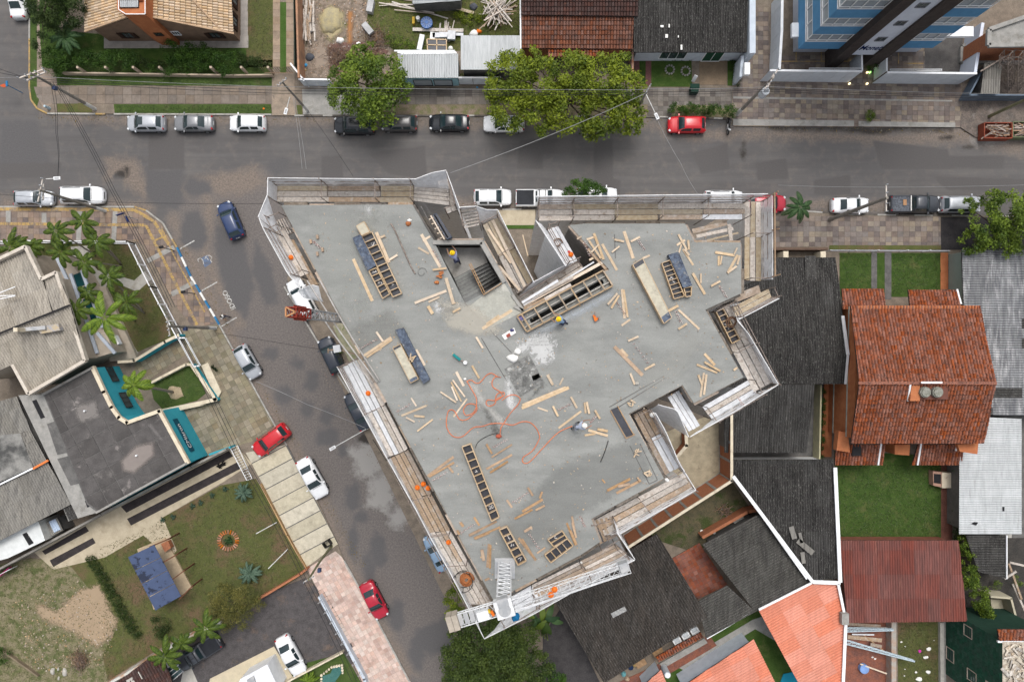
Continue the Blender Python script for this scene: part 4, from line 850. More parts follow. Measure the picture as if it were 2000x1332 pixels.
LM=[((735,510),'the blue panel and long cell box, north west slab'),((850,560),'the stair opening'),((800,700),'the littered blue panel'),((900,765),'the left loops of the orange hose'),((815,815),'the upper west platform'),((735,680),'the dark car side of the slab'),((970,625),'the lower end of the beam form'),((1165,485),'the spattered north bay'),((1235,485),'the head of the long tan box'),((1335,490),'the blue and tan box'),((1425,510),'the east end platform'),((1210,595),'the upper end of the beam form'),((1345,620),'the foot of the long tan box'),((1240,710),'the middle of the east wing'),((1380,735),'the south east platform'),((1065,775),'the sooty square'),((1140,810),'the worker in the white helmet'),((1225,950),'the plank bay above the brick yard'),((1050,975),'the open slab south of the hose loop'),((865,910),'the middle west platform'),((975,890),'the longest cell box, its right side'),((950,1085),'the crane mast'),((1030,1070),'the southern formwork pair'),((1115,1035),'the tilted formwork box'),((940,1035),'the wire coil and longest cell box')]
pk=[tuple(float(v)for v in s.split(','))for s in PK];seen={};per={}
for(x0,y0,x1,y1,w)in pk:
    mx,my=(x0+x1)/2,(y0+y1)/2;lm=min(range(len(LM)),key=lambda i:(LM[i][0][0]-mx)**2+(LM[i][0][1]-my)**2);per.setdefault(lm,[]).append((x0,y0,x1,y1,w))
ORD=['first','second','third','fourth','fifth','sixth','seventh','eighth','ninth','tenth','eleventh','twelfth','thirteenth']
for lm,L in per.items():
    L.sort(key=lambda q:-math.hypot(q[2]-q[0],q[3]-q[1]))
    for i,(x0,y0,x1,y1,w)in enumerate(L):
        z=ZS+.03+.035*(i%4);a,c=W(x0,y0,z),W(x1,y1,z);ln=(c-a).length;ang=math.degrees(math.atan2(y0-y1,x1-x0))%180
        di='lying east to west' if ang<25 or ang>155 else 'lying north to south' if 65<ang<115 else 'slanting up to the north east' if ang<90 else 'slanting down to the south east'
        ki=2 if(mx>0 and x0+x1<1900 and y0<800)else 0;ki=1 if y0>860 or w>6 else(0 if random.random()<.6 else ki)
        rank='longest' if i==0 else 'shortest' if i==len(L)-1 else ORD[min(i,12)]+' longest'
        b=MB();dv=(c-a).normalized();nb=Vector((-dv.y,dv.x,0))*(w*.033/2);tilt=random.uniform(0,.02)
        b.hexa([a-nb-Vector((0,0,.03)),c-nb-Vector((0,0,.03)),c+nb-Vector((0,0,.03)),a+nb-Vector((0,0,.03))],[a-nb+Vector((0,0,tilt)),c-nb,c+nb,a+nb+Vector((0,0,tilt))])
        tag(b.build('plank',TIMB[ki]),('%s loose plank by %s'%(rank,LM[lm][1])),'plank','loose planks on the slab')
for i,(x0,y0,x1,y1,w)in enumerate([(1020,598,1185,508,6),(1016,600,1160,512,3),(1018,594,1120,540,4),(1012,596,1090,548,5),(1035,600,1115,556,6)]):
    b=MB();b.bar(W(x0,y0,27.6+i*.06),W(x1,y1,27.9+i*.06),w*.033,.05);tag(b.build('plank',(OLDW+TIMB)[[6,2,0,2,0][i]]),['long pine plank topmost on the diagonal platform','thin silver board second on the diagonal platform','grey plank in the middle of the diagonal platform','silver board nearest the netting on the diagonal platform','grey plank nearest the beam form on the diagonal platform'][i],'plank')
for i,(x0,y0,x1,y1,w)in enumerate([(954,448,998,514,5),(962,430,1025,560,6),(975,520,1016,568,5),(1021,459,1031,500,2)]):
    b=MB();b.bar(W(x0,y0,27.15+i*.05),W(x1,y1,27.15+i*.05),w*.033,.04);tag(b.build('plank',TIMB[2 if i<3 else 0]),['short loose plank on the platform beside the stair','longest loose plank on the platform beside the stair','lower loose plank on the platform beside the stair','yellow batten leaning over the gap by the tall net'][i],'plank')
b=MB();b.prism(PL([(1434,592),(1436,575),(1482,557),(1486,572)],26.9),26.85,26.9);tag(b.build('plywood_sheet',OLDW[1]),'brown plywood sheet above the tan platform at the east notch','plywood')
for i,(x0,y0,x1,y1,w,m,lb)in enumerate([(1352,452,1420,436,.3,1,'broad brown board in the north east recess'),(1360,462,1432,447,.22,0,'grey board beside the brown one in the north east recess'),(1380,470,1442,455,.12,3,'narrow tan board nearest the slab in the north east recess'),(1424,438,1428,470,.25,0,'short upright board at the east side of the recess')]):
    b=MB();b.bar(W(x0,y0,26.6+i*.05),W(x1,y1,26.6+i*.05),w,.05);tag(b.build('plank',OLDW[m]),lb,'plank')
# starter bar rows poking out of the slab
BARS=M('painted_bar',(.3,.14,.12),(.62,.55,.52),scale=12,lo=.45,hi=.55)
for i,(x0,y0,x1,y1)in enumerate([(612,472,625,484),(1141,474,1152,500),(1247,470,1258,488),(1238,672,1265,708),(1204,590,1222,616),(1320,610,1330,630),(1405,560,1418,580),(704,680,735,664),(776,804,800,790),(846,938,872,922),(965,873,990,858),(1092,800,1115,788),(1152,825,1163,814),(1003,980,1030,962),(900,1040,925,1024),(1034,1042,1052,1070),(1133,1008,1142,1028),(846,488,860,514),(1440,775,1450,790)]):
    n=7;th=MB()
    for k in range(n):
        for s_ in(-1,1):p=W(x0+(x1-x0)*k/(n-1)+s_*1.5,y0+(y1-y0)*k/(n-1)+random.uniform(-1,1),ZS);th.tube(p,p+Vector((0,0,random.uniform(.05,.14))),.03,n=5)
    o=th.build('starter_bars',BARS);tag(o,None,None,None,'stuff')
for i,(x,y)in enumerate([(607,472),(620,463),(620,496),(630,488)]):b=MB();b.box(W(x,y,ZS+.09),(.14,.26,.12),R(10));tag(b.build('timber_block',TIMB[1]),['west','north','south','east'][i]+'ernmost block of the four round the bars, north west slab','block','timber blocks on the slab')
for i,(x,y)in enumerate([(1224,850),(1240,846),(1245,850),(1232,848),(1243,884),(1247,888),(1255,901),(1266,920),(1263,928),(1268,925)]):pass
for lb,x,y,n in(('heap of pine offcuts above the black panel',1232,852-65,7),('small heap of offcuts in the recess by the south notch',1243,884,5),('offcuts heap at the lower end of the recess',1266,925,7),('dark offcuts and tie wire beside the stair',859,536,9),('offcuts dropped on the blue panel',803,700,5)):
    hp=thing('offcut_heap',lb,'offcuts',W(x,y,ZS+.05))
    for k in range(n):a=random.uniform(0,6.28);p=W(x+random.uniform(-5,5),y+random.uniform(-5,5),ZS+.08+k*.02+(.3 if 'blue' in lb else 0));b=MB();d_=Vector((math.cos(a),math.sin(a),0))*random.uniform(.1,.22);b.bar(p-d_,p+d_,.07,.04);b.build('offcut',TIMB[0 if 'dark' not in lb else 1]if 'dark' not in lb else RUST,hp)
ORG=M('orange_plastic',(.75,.17,.02),rough=.45)
def helmetish(label,x,y,z,mat=ORG):
    c=W(x,y,z);b=MB();n=10
    V=[(c.x+.13*math.cos(a)*math.cos(t),c.y+.16*math.sin(a)*math.cos(t),c.z+.12*math.sin(t))for t in(0,.5,1.0,1.4)for a in[6.283*i/n for i in range(n)]]
    b.add(V,[(k*n+i,k*n+(i+1)%n,(k+1)*n+(i+1)%n,(k+1)*n+i)for k in range(3)for i in range(n)]+[tuple(30+i for i in range(n))]);b.disc(c,.17,c.z-.01,c.z+.01,12);o=b.build('safety_cap',mat,smooth=False);tag(o,label,'cap','orange plastic caps on the platforms')
for lb,x,y in(('orange cap on the pale north west platform',568,503),('orange cap on the upper west platform',719,768),('uppermost orange cap on the middle west platform',827,945),('western orange cap of the three on the middle west platform',815,952),('eastern orange cap of the three on the middle west platform',836,953),('orange cap above the wire coil',876,1059),('orange cap on the spattered north bay',1115,497)):helmetish(lb,x,y,27.12)
helmetish('orange cap left of the pair on the crane boom',1076,1161,34.9);helmetish('orange cap right of the pair on the crane boom',1083,1151,34.9)
for lb,x,y,m,s_ in(('bright red lump of a plastic cap on the spattered north bay',1111,492,M('pink_cap',(.6,.1,.09)),.12),('white plastic bag on the south notch platform',1275,810,SACK,.22),('crumpled white bag at the head of the south plank platform',1303,937,SACK,.16),('white hard lump beside the cable at the west loops',908,740,SACK,.1),('copper coloured pot near the north edge',797,437,RUST,.2),('white tub beside the copper pot',799,431,SACK,.17),('rusty tin by the tie wire at the stair',853,552,RUST,.17),('purple rag at the lower end of the beam form',1018,622,M('purple_rag',(.2,.18,.38)),.28),('small dark jacket left of the purple rag',1000,645,M('navy_rag',(.08,.08,.18)),.16),('red and blue power tools where the hoses meet',974,852,M('tool_red',(.4,.1,.06)),.2),('white foam lump on the south platform',968 if False else 1134,1098,SACK,.12),('pale glassy sheet stain beside the plank bundle',1244,749,CONC_PALE,.16)):
    lump('loose_item',lb,'item',x,y,ZS+.02 if y<1090 else 27.1,(s_,s_*.8,s_*.9),m,seed=int(x))
for o in scene.objects:
    if o.name.startswith('loose_item'):
        l=o['label'];nm='bag' if 'bag' in l else 'pot' if 'pot' in l else 'tub' if 'tub' in l else 'tin' if 'tin' in l else 'rag' if 'rag' in l else 'jacket' if 'jacket' in l else 'power_tool' if 'tools' in l else 'lump';o.name=nm;o['category']=nm.replace('_',' ')
dr=thing('power_drill','teal power drill lying right of the slab centre joint','drill',W(893,698,ZS));b=MB();b.bar(W(885,692,ZS+.15),W(899,703,ZS+.15),.16,.14);b.build('body',M('teal_plastic',(.02,.2,.2)),dr);b=MB();b.bar(W(899,703,ZS+.12),W(905,706,ZS+.12),.05,.05);b.build('bit',STEEL,dr)
b=MB();b.disc(W(909,708,ZS),.13,ZS,ZS+.2,14);tag(b.build('paint_pot',M('pot_white',(.7,.7,.7))),'small white pot with a dark mouth beside the teal drill','pot');b=MB();b.disc(W(909,708,ZS+.2),.10,ZS+.2,ZS+.205,14);
og=thing('floor_drill','orange floor drill standing alone on the slab under the beam form','drill',W(1163,622,ZS));b=MB();b.bar(W(1160,615,ZS+.2),W(1164,627,ZS+.2),.16,.16);b.bar(W(1162,626,ZS+.1),W(1170,620,ZS+.1),.1,.1);b.build('body',ORG,og);b=MB();b.tube(W(1162,618,ZS+.3),W(1162,608,ZS+.3),.03);b.disc(W(1169,621,ZS),.07,ZS+.2,ZS+.3,10);b.build('handle',STEEL,og)
# ================================================================ VEHICLES
def paint(name,c,rough=.28,metal=.0):
    m,nt,b=base_mat(name,rough,metal,.5);g=nd(nt,'ShaderNodeNewGeometry').outputs['Position']
    nt.links.new(mix(nt,ramp(nt,noise(nt,g,3,4),.35,.7),c,tuple(x*.88 for x in c)),b.inputs['Base Color']);b.inputs['Coat Weight'].default_value=.4;b.inputs['Coat Roughness'].default_value=.15;return m
PA={'white':paint('car_white',(.74,.75,.76)),'silver':paint('car_silver',(.42,.44,.47),.35,.2),'grey':paint('car_grey',(.20,.205,.215),.35,.2),'black':paint('car_black',(.012,.014,.018),.22),'dark':paint('car_charcoal',(.05,.048,.048),.3),
      'red':paint('car_red',(.52,.012,.02)),'maroon':paint('car_crimson',(.40,.01,.03)),'navy':paint('car_navy',(.02,.04,.11)),'blue':paint('car_pale_blue',(.22,.33,.46)),'graphite':paint('car_graphite',(.045,.05,.06),.3,.2),'deep':paint('car_deep_navy',(.022,.028,.042))}
GLASS,_n,_b=base_mat('car_glass',.08,0,.6);_b.inputs['Base Color'].default_value=(.016,.03,.034,1)
TYRE=M('tyre',(.02,.02,.02));RIM=M('rim',(.35,.36,.37),rough=.35,metal=.6);BLK=M('black_trim',(.02,.02,.022),rough=.5)
LAMP=M('headlight_glass',(.6,.62,.64),rough=.15);TAIL=M('tail_light_red',(.35,.015,.02),rough=.25);PLATE=M('number_plate',(.55,.55,.55));BED=M('bed_liner',(.06,.065,.075),(.12,.13,.15),scale=6)
def car_meshes(kind,L,Wd,Hh):
    w=Wd/2;belt=.60*Hh if kind !='sedan' else .62*Hh
    if kind=='sedan':st=dict(cow=.27,rf=.43,rr=.66,rb=.83,tz=.66*Hh)
    elif kind=='pickup':st=dict(cow=.25,rf=.36,rr=.56,rb=.60,tz=.60*Hh)
    elif kind=='suv':st=dict(cow=.24,rf=.36,rr=.88,rb=.975,tz=.66*Hh)
    else:st=dict(cow=.245,rf=.41,rr=.84,rb=.965,tz=.66*Hh)
    rr_h=Hh*(.99 if kind !='hatch' else .97)
    S=[(0,.38*Hh,.50),(.012,.45*Hh,.70),(.045,.52*Hh,.87),(.13,.575*Hh,.965),(st['cow']-.015,.64*Hh,1.)]
    hood=list(S);X=[];wr=.70*w;wb=.90*w
    def ring(s,zt,wf,mode):
        x=L/2-s*L;W_=w*wf
        if mode=='low':e=[(0,zt),(.36*W_,zt-.006),(.66*W_,zt-.025),(.88*W_,zt-.075),(.975*W_,zt-.17)]
        else:
            e=[(0,zt),(.5*wr*mode,zt-.008),(wr*mode,zt-.05),(wb*wf,belt),(.975*W_,belt-.09)]
        return[(x,y,z)for y,z in e]+[(x,W_,min(.46*Hh,zt-.2 if mode=='low' else 9)),(x,W_*.985,.24),(x,W_*.86,.19)]
    rings=[ring(s,z,f,'low')for s,z,f in hood]
    up=[(st['cow'],.655*Hh,1.,1.24),(st['cow']+(st['rf']-st['cow'])*.5,.85*Hh,1.,1.14),(st['rf'],.975*Hh,1.,1.),(st['rf']+.06,Hh,1.,1.),((st['rf']+st['rr'])/2,Hh*1.005,1.,1.),(st['rr']-.05,rr_h,1.,.98),(st['rr'],rr_h*.975,.995,.96),((st['rr']+st['rb'])/2,(rr_h*.975+st['tz'])/2+.03,.985,.98),(st['rb'],st['tz']+.005,.97,1.05)]
    iu=len(rings);rings+=[ring(s,z,f,m_)for s,z,f,m_ in up]
    if kind=='sedan':rings+=[ring(.87,st['tz']-.01,.965,'low'),ring(.94,st['tz']-.03,.92,'low'),ring(.985,st['tz']-.09,.80,'low'),ring(1.,.42*Hh,.66,'low')]
    elif kind=='pickup':rings+=[ring(.615,.60*Hh,1.,'low'),ring(.8,.60*Hh,1.,'low'),ring(.985,.60*Hh,.99,'low'),ring(1.,.5*Hh,.97,'low')]
    else:rings+=[ring(.985,.52*Hh,.88,'low'),ring(1.,.40*Hh,.72,'low')]
    n=8;b=MB();V=[]
    for r in rings:V+=[(x,-y,z)for x,y,z in r[::-1]]+r[1:]
    m=2*n-1;k=len(rings);fs=[(i*m+j,i*m+j+1,(i+1)*m+j+1,(i+1)*m+j)for i in range(k-1)for j in range(m-1)]
    fs+=[tuple(range(m))[::-1],tuple((k-1)*m+j for j in range(m))];fs+=[((i+1)*m,i*m,i*m+m-1,(i+1)*m+m-1)for i in range(k-1)]
    fs=[f[::-1]for f in fs]
    b.add(V,fs);out={'body':(b.mesh('body',PA['white'],True),'paint')}
    def patch(i0,i1,js,sx=(.08,.92),ey=.92,up_=.014,side=0):
        q=MB();P=[];nr=4;rows=[]
        for a in range(nr+1):
            t=(sx[0]+(sx[1]-sx[0])*a/nr)*(i1-i0)+i0;i=min(int(t),i1-1);f=t-i;row=[]
            if side==0:
                for jj,sg in((2,-1),(1,-1),(0,1),(1,1),(2,1)):
                    p=[rings[i][jj][c]*(1-f)+rings[i+1][jj][c]*f for c in range(3)];row.append((p[0]+(.01 if i0<iu+4 else-.01),p[1]*sg*ey,p[2]+up_))
            else:
                for e in(.10,.5,.90):
                    p=[(rings[i][2][c]*(1-e)+rings[i][3][c]*e)*(1-f)+(rings[i+1][2][c]*(1-e)+rings[i+1][3][c]*e)*f for c in range(3)];row.append((p[0],(p[1]+.012)*side,p[2]+.008))
            rows.append(row)
        c=len(rows[0]);q.add([p for r in rows for p in r],[(a*c+j,a*c+j+1,(a+1)*c+j+1,(a+1)*c+j)[::side if side else 1]for a in range(nr)for j in range(c-1)]);return q.mesh('glass',GLASS,True)
    out['windshield']=(patch(iu,iu+2,0,(.1,.95)),None);out['rear_window']=(patch(iu+6,iu+8,0,(.08,.85)),None)
    sides=[]
    for sd in(-1,1):
        sides.append(patch(iu+1,iu+4,0,(.0,.93),side=sd))
        if kind !='pickup' or L>5:sides.append(patch(iu+4,iu+6,0,(.04,.95),side=sd))
    out['side_window']=sides
    wh=MB();wh.path([(0,-.1,0),(0,.1,0)],.31,18);rim=MB();rim.path([(0,-.108,0),(0,.108,0)],.19,14)
    out['tyre']=wh.mesh('tyre',TYRE,False);out['rim']=rim.mesh('rim',RIM,False)
    return out,rings,w,L,Hh,belt,st
CARS={}
def car(label,px,py,head,kind,col,L=4.0,Wd=1.72,Hh=1.48,sunroof=False,bed=None,cat='car',rails=False):
    key=(kind,L,Wd,Hh)
    if key not in CARS:CARS[key]=car_meshes(*key)
    out,rings,w,L,Hh,belt,st=CARS[key]
    c=W(px,py,Hh*.55);th=thing('parked_car' if cat=='car' else 'pickup_truck',label,cat,(c.x,c.y,.004),R(head))
    P_=PA[col]
    def add(n,me,mat=None,loc=None,parent=th):
        o=link(n,me,parent,True)
        if mat:o.material_slots[0].link='OBJECT';o.material_slots[0].material=mat
        if loc:o.location=loc
        return o
    body=add('body',out['body'][0],P_);add('windshield',out['windshield'][0]);add('rear_window',out['rear_window'][0])
    for s_ in out['side_window']:add('side_window',s_)
    for x in(L*.5-.155*L-.1,-L*.5+.19*L):
        for y in(-w+.09,w-.09):
            t=add('wheel',out['tyre'],None,(x,y,.31));add('rim',out['rim'],None,None,t)
    def bx(n,cc,sz,mat,rz=0):q=MB();q.box(cc,sz,rz);q.build(n,mat,th,local=True)
    xf=L/2
    for s_ in(-1,1):
        bx('headlight',(xf-.21,s_*w*.68,.46*Hh),(.22,.26,.12),LAMP,s_*-.7);bx('tail_light',(-xf+.12,s_*w*.72,.53*Hh),(.14,.2,.2),TAIL,s_*.5)
        bx('mirror',(L/2-(st['cow']+.03)*L,s_*(w+.08),belt+.04),(.12,.2,.12),P_)
        bx('door_sill',(0,s_*(w-.01),.26),(L*.42,.05,.08),BLK)
        q=MB();q.tube((L/2-.5*L,s_*(w*.985),belt-.1),(L/2-.5*L,s_*(w*.995),.3),.006,n=4);q.tube((L/2-.27*L,s_*(w*.985),belt-.1),(L/2-.27*L,s_*(w*.995),.3),.006,n=4);q.build('door_gap',BLK,th,local=True)
    bx('grille',(xf-.0,0,.36*Hh),(.04,w*.8,.1),BLK);bx('number_plate',(-xf-.005,0,.42*Hh),(.03,.4,.12),PLATE);bx('wiper',(L/2-(st['cow']-.005)*L,.1,.66*Hh),(.03,w*1.2,.02),BLK)
    if sunroof:bx('sunroof',(L/2-(st['rf']+sunroof)*L,0,Hh*1.0+.006),(sunroof*1.5*L if sunroof>.1 else .55,w*.95,.02),GLASS)
    if rails:
        for s_ in(-1,1):q=MB();q.tube((L/2-(st['rf']+.06)*L,s_*w*.66,Hh+.0),(L/2-(st['rr']-.05)*L,s_*w*.66,Hh-.0),.02);q.build('roof_rail',BLK,th,local=True)
    if bed:
        x0,x1=L/2-.63*L,-L/2+.10
        bx('bed_floor' if bed !='cover' else 'bed_cover',((x0+x1)/2,0,.605*Hh),(x0-x1,w*1.66,.03),BED if bed !='cover' else M('bed_cover_black',(.025,.027,.032),rough=.6))
        if bed !='cover':
            for y in(-w*.86,w*.86):bx('bed_rail',((x0+x1)/2,y,.64*Hh),(x0-x1,.08,.09),P_)
            bx('headboard_rack',(x0+.02,0,.68*Hh),(.07,w*1.7,.16),BLK if bed !='box' else SACK)
            if bed=='box':bx('cargo_mat',((x0+x1)/2+.35,.1,.62*Hh),(.35,.6,.1),M('cardboard',(.35,.2,.11)))
        if bed=='cover':
            for x in(L/2-.40*L,L/2-.52*L):q=MB();q.tube((x,-w*.7,Hh+.06),(x,w*.7,Hh+.06),.03);q.build('roof_bar',BLK,th,local=True)
            q=MB();q.tube((L/2-.40*L,0,Hh+.06),(L/2-.52*L,0,Hh+.06),.02);q.build('roof_bar',BLK,th,local=True)
    return th
car('white saloon at the top left corner, only its rear showing',33,-6,92,'sedan','white',4.4)
car('silver hatchback with a small sunroof, first in the north west row',283,240,180,'hatch','silver',3.95,sunroof=.04)
car('mid grey coupe shaped car with a dark glass rear roof',377,240,180,'sedan','grey',4.15,sunroof=False)
car('white hatchback, third of the row by the corner house',482,240,180,'hatch','white',3.75,1.68)
car('black off road car half under the round tree',691,244,180,'suv','black',4.25,1.82,1.72)
car('charcoal hatchback behind the round tree',779,240,180,'hatch','dark',3.75,1.70,1.55)
car('black saloon between the two big trees',877,239,180,'sedan','black',4.2)
car('white saloon with its tail under the wide yellow green tree',984,241,180,'sedan','white',4.3)
car('bright red hatchback alone by the bushes',1342,243,180,'hatch','red',3.95)
car('silver blue estate at the left edge of the junction',64,387,0,'hatch','silver',4.1,1.66,1.45)
car('white sport utility car parked behind the leaning pole',158,381,0,'suv','white',4.5,1.85,1.65,rails=True)
car('dark blue hatchback driving in the middle of the junction',449,430,113,'hatch','navy',4.0)
car('white hatchback half under the scaffold beside the red hoist',589,583,118,'suv','white',4.4,1.8,1.6)
car('small silver white hatchback parked by the olive pavement',482,707,300,'hatch','silver',3.75,1.66)
car('deep navy car parked at the foot of the west gap',646,694,115,'hatch','deep',3.95)
car('dark navy saloon slipping under the upper west platform',699,803,116,'sedan','deep',4.2)
car('red hatchback turned across the mouth of the beige drive',528,860,217,'hatch','red',4.2)
car('large white saloon with red tail lights beside the cream pavement',609,934,299,'sedan','white',4.55,1.8)
car('pale blue old saloon mostly hidden by the lower west platform',853,1080,116,'sedan','blue',4.1,1.66,1.4)
car('crimson saloon parked by the pink pavement',730,1173,297,'sedan','maroon',4.1)
car('white saloon parked in the tarmac yard at the bottom',567,1281,298,'sedan','white',4.45,1.76)
car('white hatchback beside the slatted scaffold corner',962,385,0,'hatch','white',3.95)
car('white pickup with a black bed cover and roof bars',1055,386,0,'pickup','white',5.1,1.8,1.62,bed='cover',cat='pickup')
car('white car with its middle hidden by a small green tree',1166,382,0,'hatch','white',4.3)
car('white roofed car showing above the north east scaffold net',1414,388,0,'suv','white',4.0,1.75,1.6,rails=True)
car('magenta red hatchback poking out beyond the scaffold east end',1498,397,0,'hatch','maroon',4.1)
car('white saloon under the leaning street pole on the east side',1662,401,0,'sedan','white',3.9,1.66)
car('dark graphite crew cab pickup with an open bed',1789,398,0,'pickup','graphite',5.2,1.85,1.75,bed='box',cat='pickup')
car('white minivan under the tree at the right edge',1878,399,0,'suv','silver',4.2,1.75,1.6)
car('dark pickup with a pale outline under the palms, bottom left',386,1277,213,'pickup','graphite',5.1,1.8,1.7,bed='cover',cat='pickup')
# motorcycle
mc=thing('motorcycle','small white and dark motorcycle parked beside the bushes','motorcycle',W(1423,246,.5),0);mc.location.z=0
x0,y0=mc.location.x,mc.location.y
for s_ in(-.62,.62):
    b=MB();b.path([(x0-.05,y0+s_,.3),(x0+.05,y0+s_,.3)],.3,16);t=b.build('wheel',TYRE,mc);b=MB();b.path([(x0-.055,y0+s_,.3),(x0+.055,y0+s_,.3)],.18,12);b.build('rim',RIM,t,local=True)
b=MB();b.path(smoothpath([(x0,y0+.7,.72),(x0,y0+.3,.82),(x0,y0-.1,.78),(x0,y0-.3,.82)]),.12,8);b.build('saddle',BLK,mc,True)
b=MB();b.path([(x0,y0+.1,.55),(x0,y0-.3,.62),(x0,y0-.5,.8)],.16,8,r1=.1);b.build('fairing',PA['white'],mc,True)
b=MB();b.tube((x0-.33,y0-.42,1.02),(x0+.33,y0-.42,1.02),.02);b.tube((x0,y0-.42,1.0),(x0,y0-.62,.3),.03);b.build('handlebar',BLK,mc);b=MB();b.box((x0,y0-.56,.9),(.18,.12,.16));b.build('headlight',LAMP,mc);b=MB();b.box((x0+.02,y0-.15,.35),(.25,.4,.3));b.build('engine',CG,mc)
# ================================================================ HOUSES, ROOFS, WALLS
def rmat(n,a,b_,st=None,ang=90,**k):
    kw=dict(scale=1.2,fine=.22,fscale=14,rnd=.10,stain=st,sscale=1.2,slo=.56,shi=.68,stretch=(R(-ang)+math.pi/2 if False else R(90-ang),3.0,.45));kw.update(k);return M(n,a,b_,**kw)
RB=rmat('roof_black',(.022,.021,.020),(.045,.043,.041),(.22,.215,.2),90,slo=.56,shi=.63,sscale=9);RB2=rmat('roof_black_light',(.034,.033,.031),(.06,.058,.055),(.24,.235,.23),90,slo=.58,shi=.64,sscale=9)
RB_28=rmat('roof_black_slant',(.042,.040,.037),(.075,.072,.066),(.2,.195,.18),28,slo=.56,shi=.64,sscale=8);RB_120=rmat('roof_black_steep',(.032,.028,.025),(.058,.050,.044),(.2,.19,.18),120,slo=.57,shi=.64,sscale=8)
RED_T=rmat('roof_clay',(.285,.100,.055),(.205,.075,.045),(.055,.035,.03),90,sscale=5,slo=.50,shi=.62,rnd=.14,stretch=None)
BRN_T=rmat('roof_brown_clay',(.17,.075,.05),(.12,.058,.042),(.075,.05,.042),90,rnd=.14,stretch=None);DBR_T=rmat('roof_dark_clay',(.075,.042,.036),(.05,.032,.03),(.12,.06,.045),90,rnd=.18,stretch=None)
TAN_T=rmat('roof_tan_tile',(.54,.41,.28),(.48,.36,.24),(.36,.26,.18),0,rnd=.16,slo=.6,shi=.75,stretch=None)
MAR_C=rmat('roof_maroon',(.19,.068,.055),(.135,.056,.048),(.27,.12,.09),90,sscale=.8,slo=.58,shi=.75);COR_C=rmat('roof_coral',(.58,.225,.15),(.52,.195,.13),(.62,.29,.21),28,sscale=1.5,slo=.58,rnd=.08,fine=.08)
TAN_C=rmat('roof_tan_sheet',(.33,.30,.255),(.26,.235,.20),(.16,.145,.125),117,slo=.58,shi=.75);GRY_C=rmat('roof_grey_sheet',(.22,.225,.23),(.13,.132,.14),(.42,.42,.42),0,sscale=.9,slo=.5,shi=.66)
WHT_C=rmat('roof_white_sheet',(.44,.455,.46),(.37,.385,.39),(.30,.30,.29),90,slo=.62,fine=.06,rnd=.06);LGR_C=rmat('roof_light_grey',(.21,.20,.18),(.155,.148,.135),(.10,.095,.088),117)
DECK=M('roof_underlay',(.035,.032,.03));WBLUE=M('wall_pale_blue',(.52,.57,.63),(.45,.5,.56),fine=.06);WBEIGE=M('wall_beige',(.42,.36,.29),(.36,.31,.25),fine=.08,stain=(.28,.24,.2),sscale=.5)
TEAL=M('teal_wall',(.045,.33,.41),(.04,.30,.38),fine=.05);CREAM=M('cream_coping',(.62,.55,.42),(.52,.45,.34),fine=.1,stain=(.3,.22,.17),sscale=1.5,slo=.6);BRICKW=M('brick_wall',(.38,.155,.08),(.31,.125,.07),scale=4,fine=.25,fscale=20)
PANE=base_mat('window_pane',.1,0,.6)[0];PANE.node_tree.nodes['Principled BSDF'].inputs['Base Color'].default_value=(.03,.05,.055,1)
PANEW=base_mat('balcony_glass',.15,0,.5)[0];PANEW.node_tree.nodes['Principled BSDF'].inputs['Base Color'].default_value=(.30,.34,.37,1)
def house(label,walls,z0,z1,wm,roofs=(),name='house',cat='house',zp=None,flat=None,gutter=()):
    P=PL(walls,z1 if zp is None else zp);cx=sum(p.x for p in P)/len(P);cy=sum(p.y for p in P)/len(P);th=thing(name,label,cat,(cx,cy,0))
    b=MB();b.prism(P,z0,z1,0,1 if flat else None);b.build('walls',[wm]+([flat]if flat else[]),th)
    for r in roofs:roof(th,*r[0],**(r[1]if len(r)>1 else{}))
    for g_ in gutter:b=MB();b.bar(W(*g_[0]),W(*g_[1]),g_[2]if len(g_)>2 else .25,.12);b.build('gutter',WHITE,th)
    return th
def window(th,A,B,s0,s1,z0,z1,frame=WHITE,pane=PANE,n=1,shut=None):
    """window proud of the wall that runs from A to B; outside is to the right of A->B"""
    d=Vector((B[0]-A[0],B[1]-A[1],0)).normalized();o=Vector((d.y,-d.x,0));A=Vector((A[0],A[1],0));f=MB()
    def bx(b,a,c,za,zb,t0,t1):p=A+d*a;q=A+d*c;b.hexa([p+o*t0+Vector((0,0,za)),p+o*t1+Vector((0,0,za)),q+o*t1+Vector((0,0,za)),q+o*t0+Vector((0,0,za))],[p+o*t0+Vector((0,0,zb)),p+o*t1+Vector((0,0,zb)),q+o*t1+Vector((0,0,zb)),q+o*t0+Vector((0,0,zb))])
    w=.07;bx(f,s0-w,s1+w,z1,z1+w,.0,.06);bx(f,s0-w,s1+w,z0-w,z0,.0,.09);bx(f,s0-w,s0,z0,z1,.0,.06);bx(f,s1,s1+w,z0,z1,.0,.06)
    for k in range(1,n):x=s0+(s1-s0)*k/n;bx(f,x-.025,x+.025,z0,z1,.0,.055)
    fo=f.build('window',frame,th);g=MB();bx(g,s0,s1,z0,z1,.0,.03);g.build('pane',pane,fo,local=True)
    if shut:
        for a in(s0-.45,s1+.05):h=MB();bx(h,a,a+.4,z0,z1,.0,.12);h.build('shutter',shut,fo,local=True)
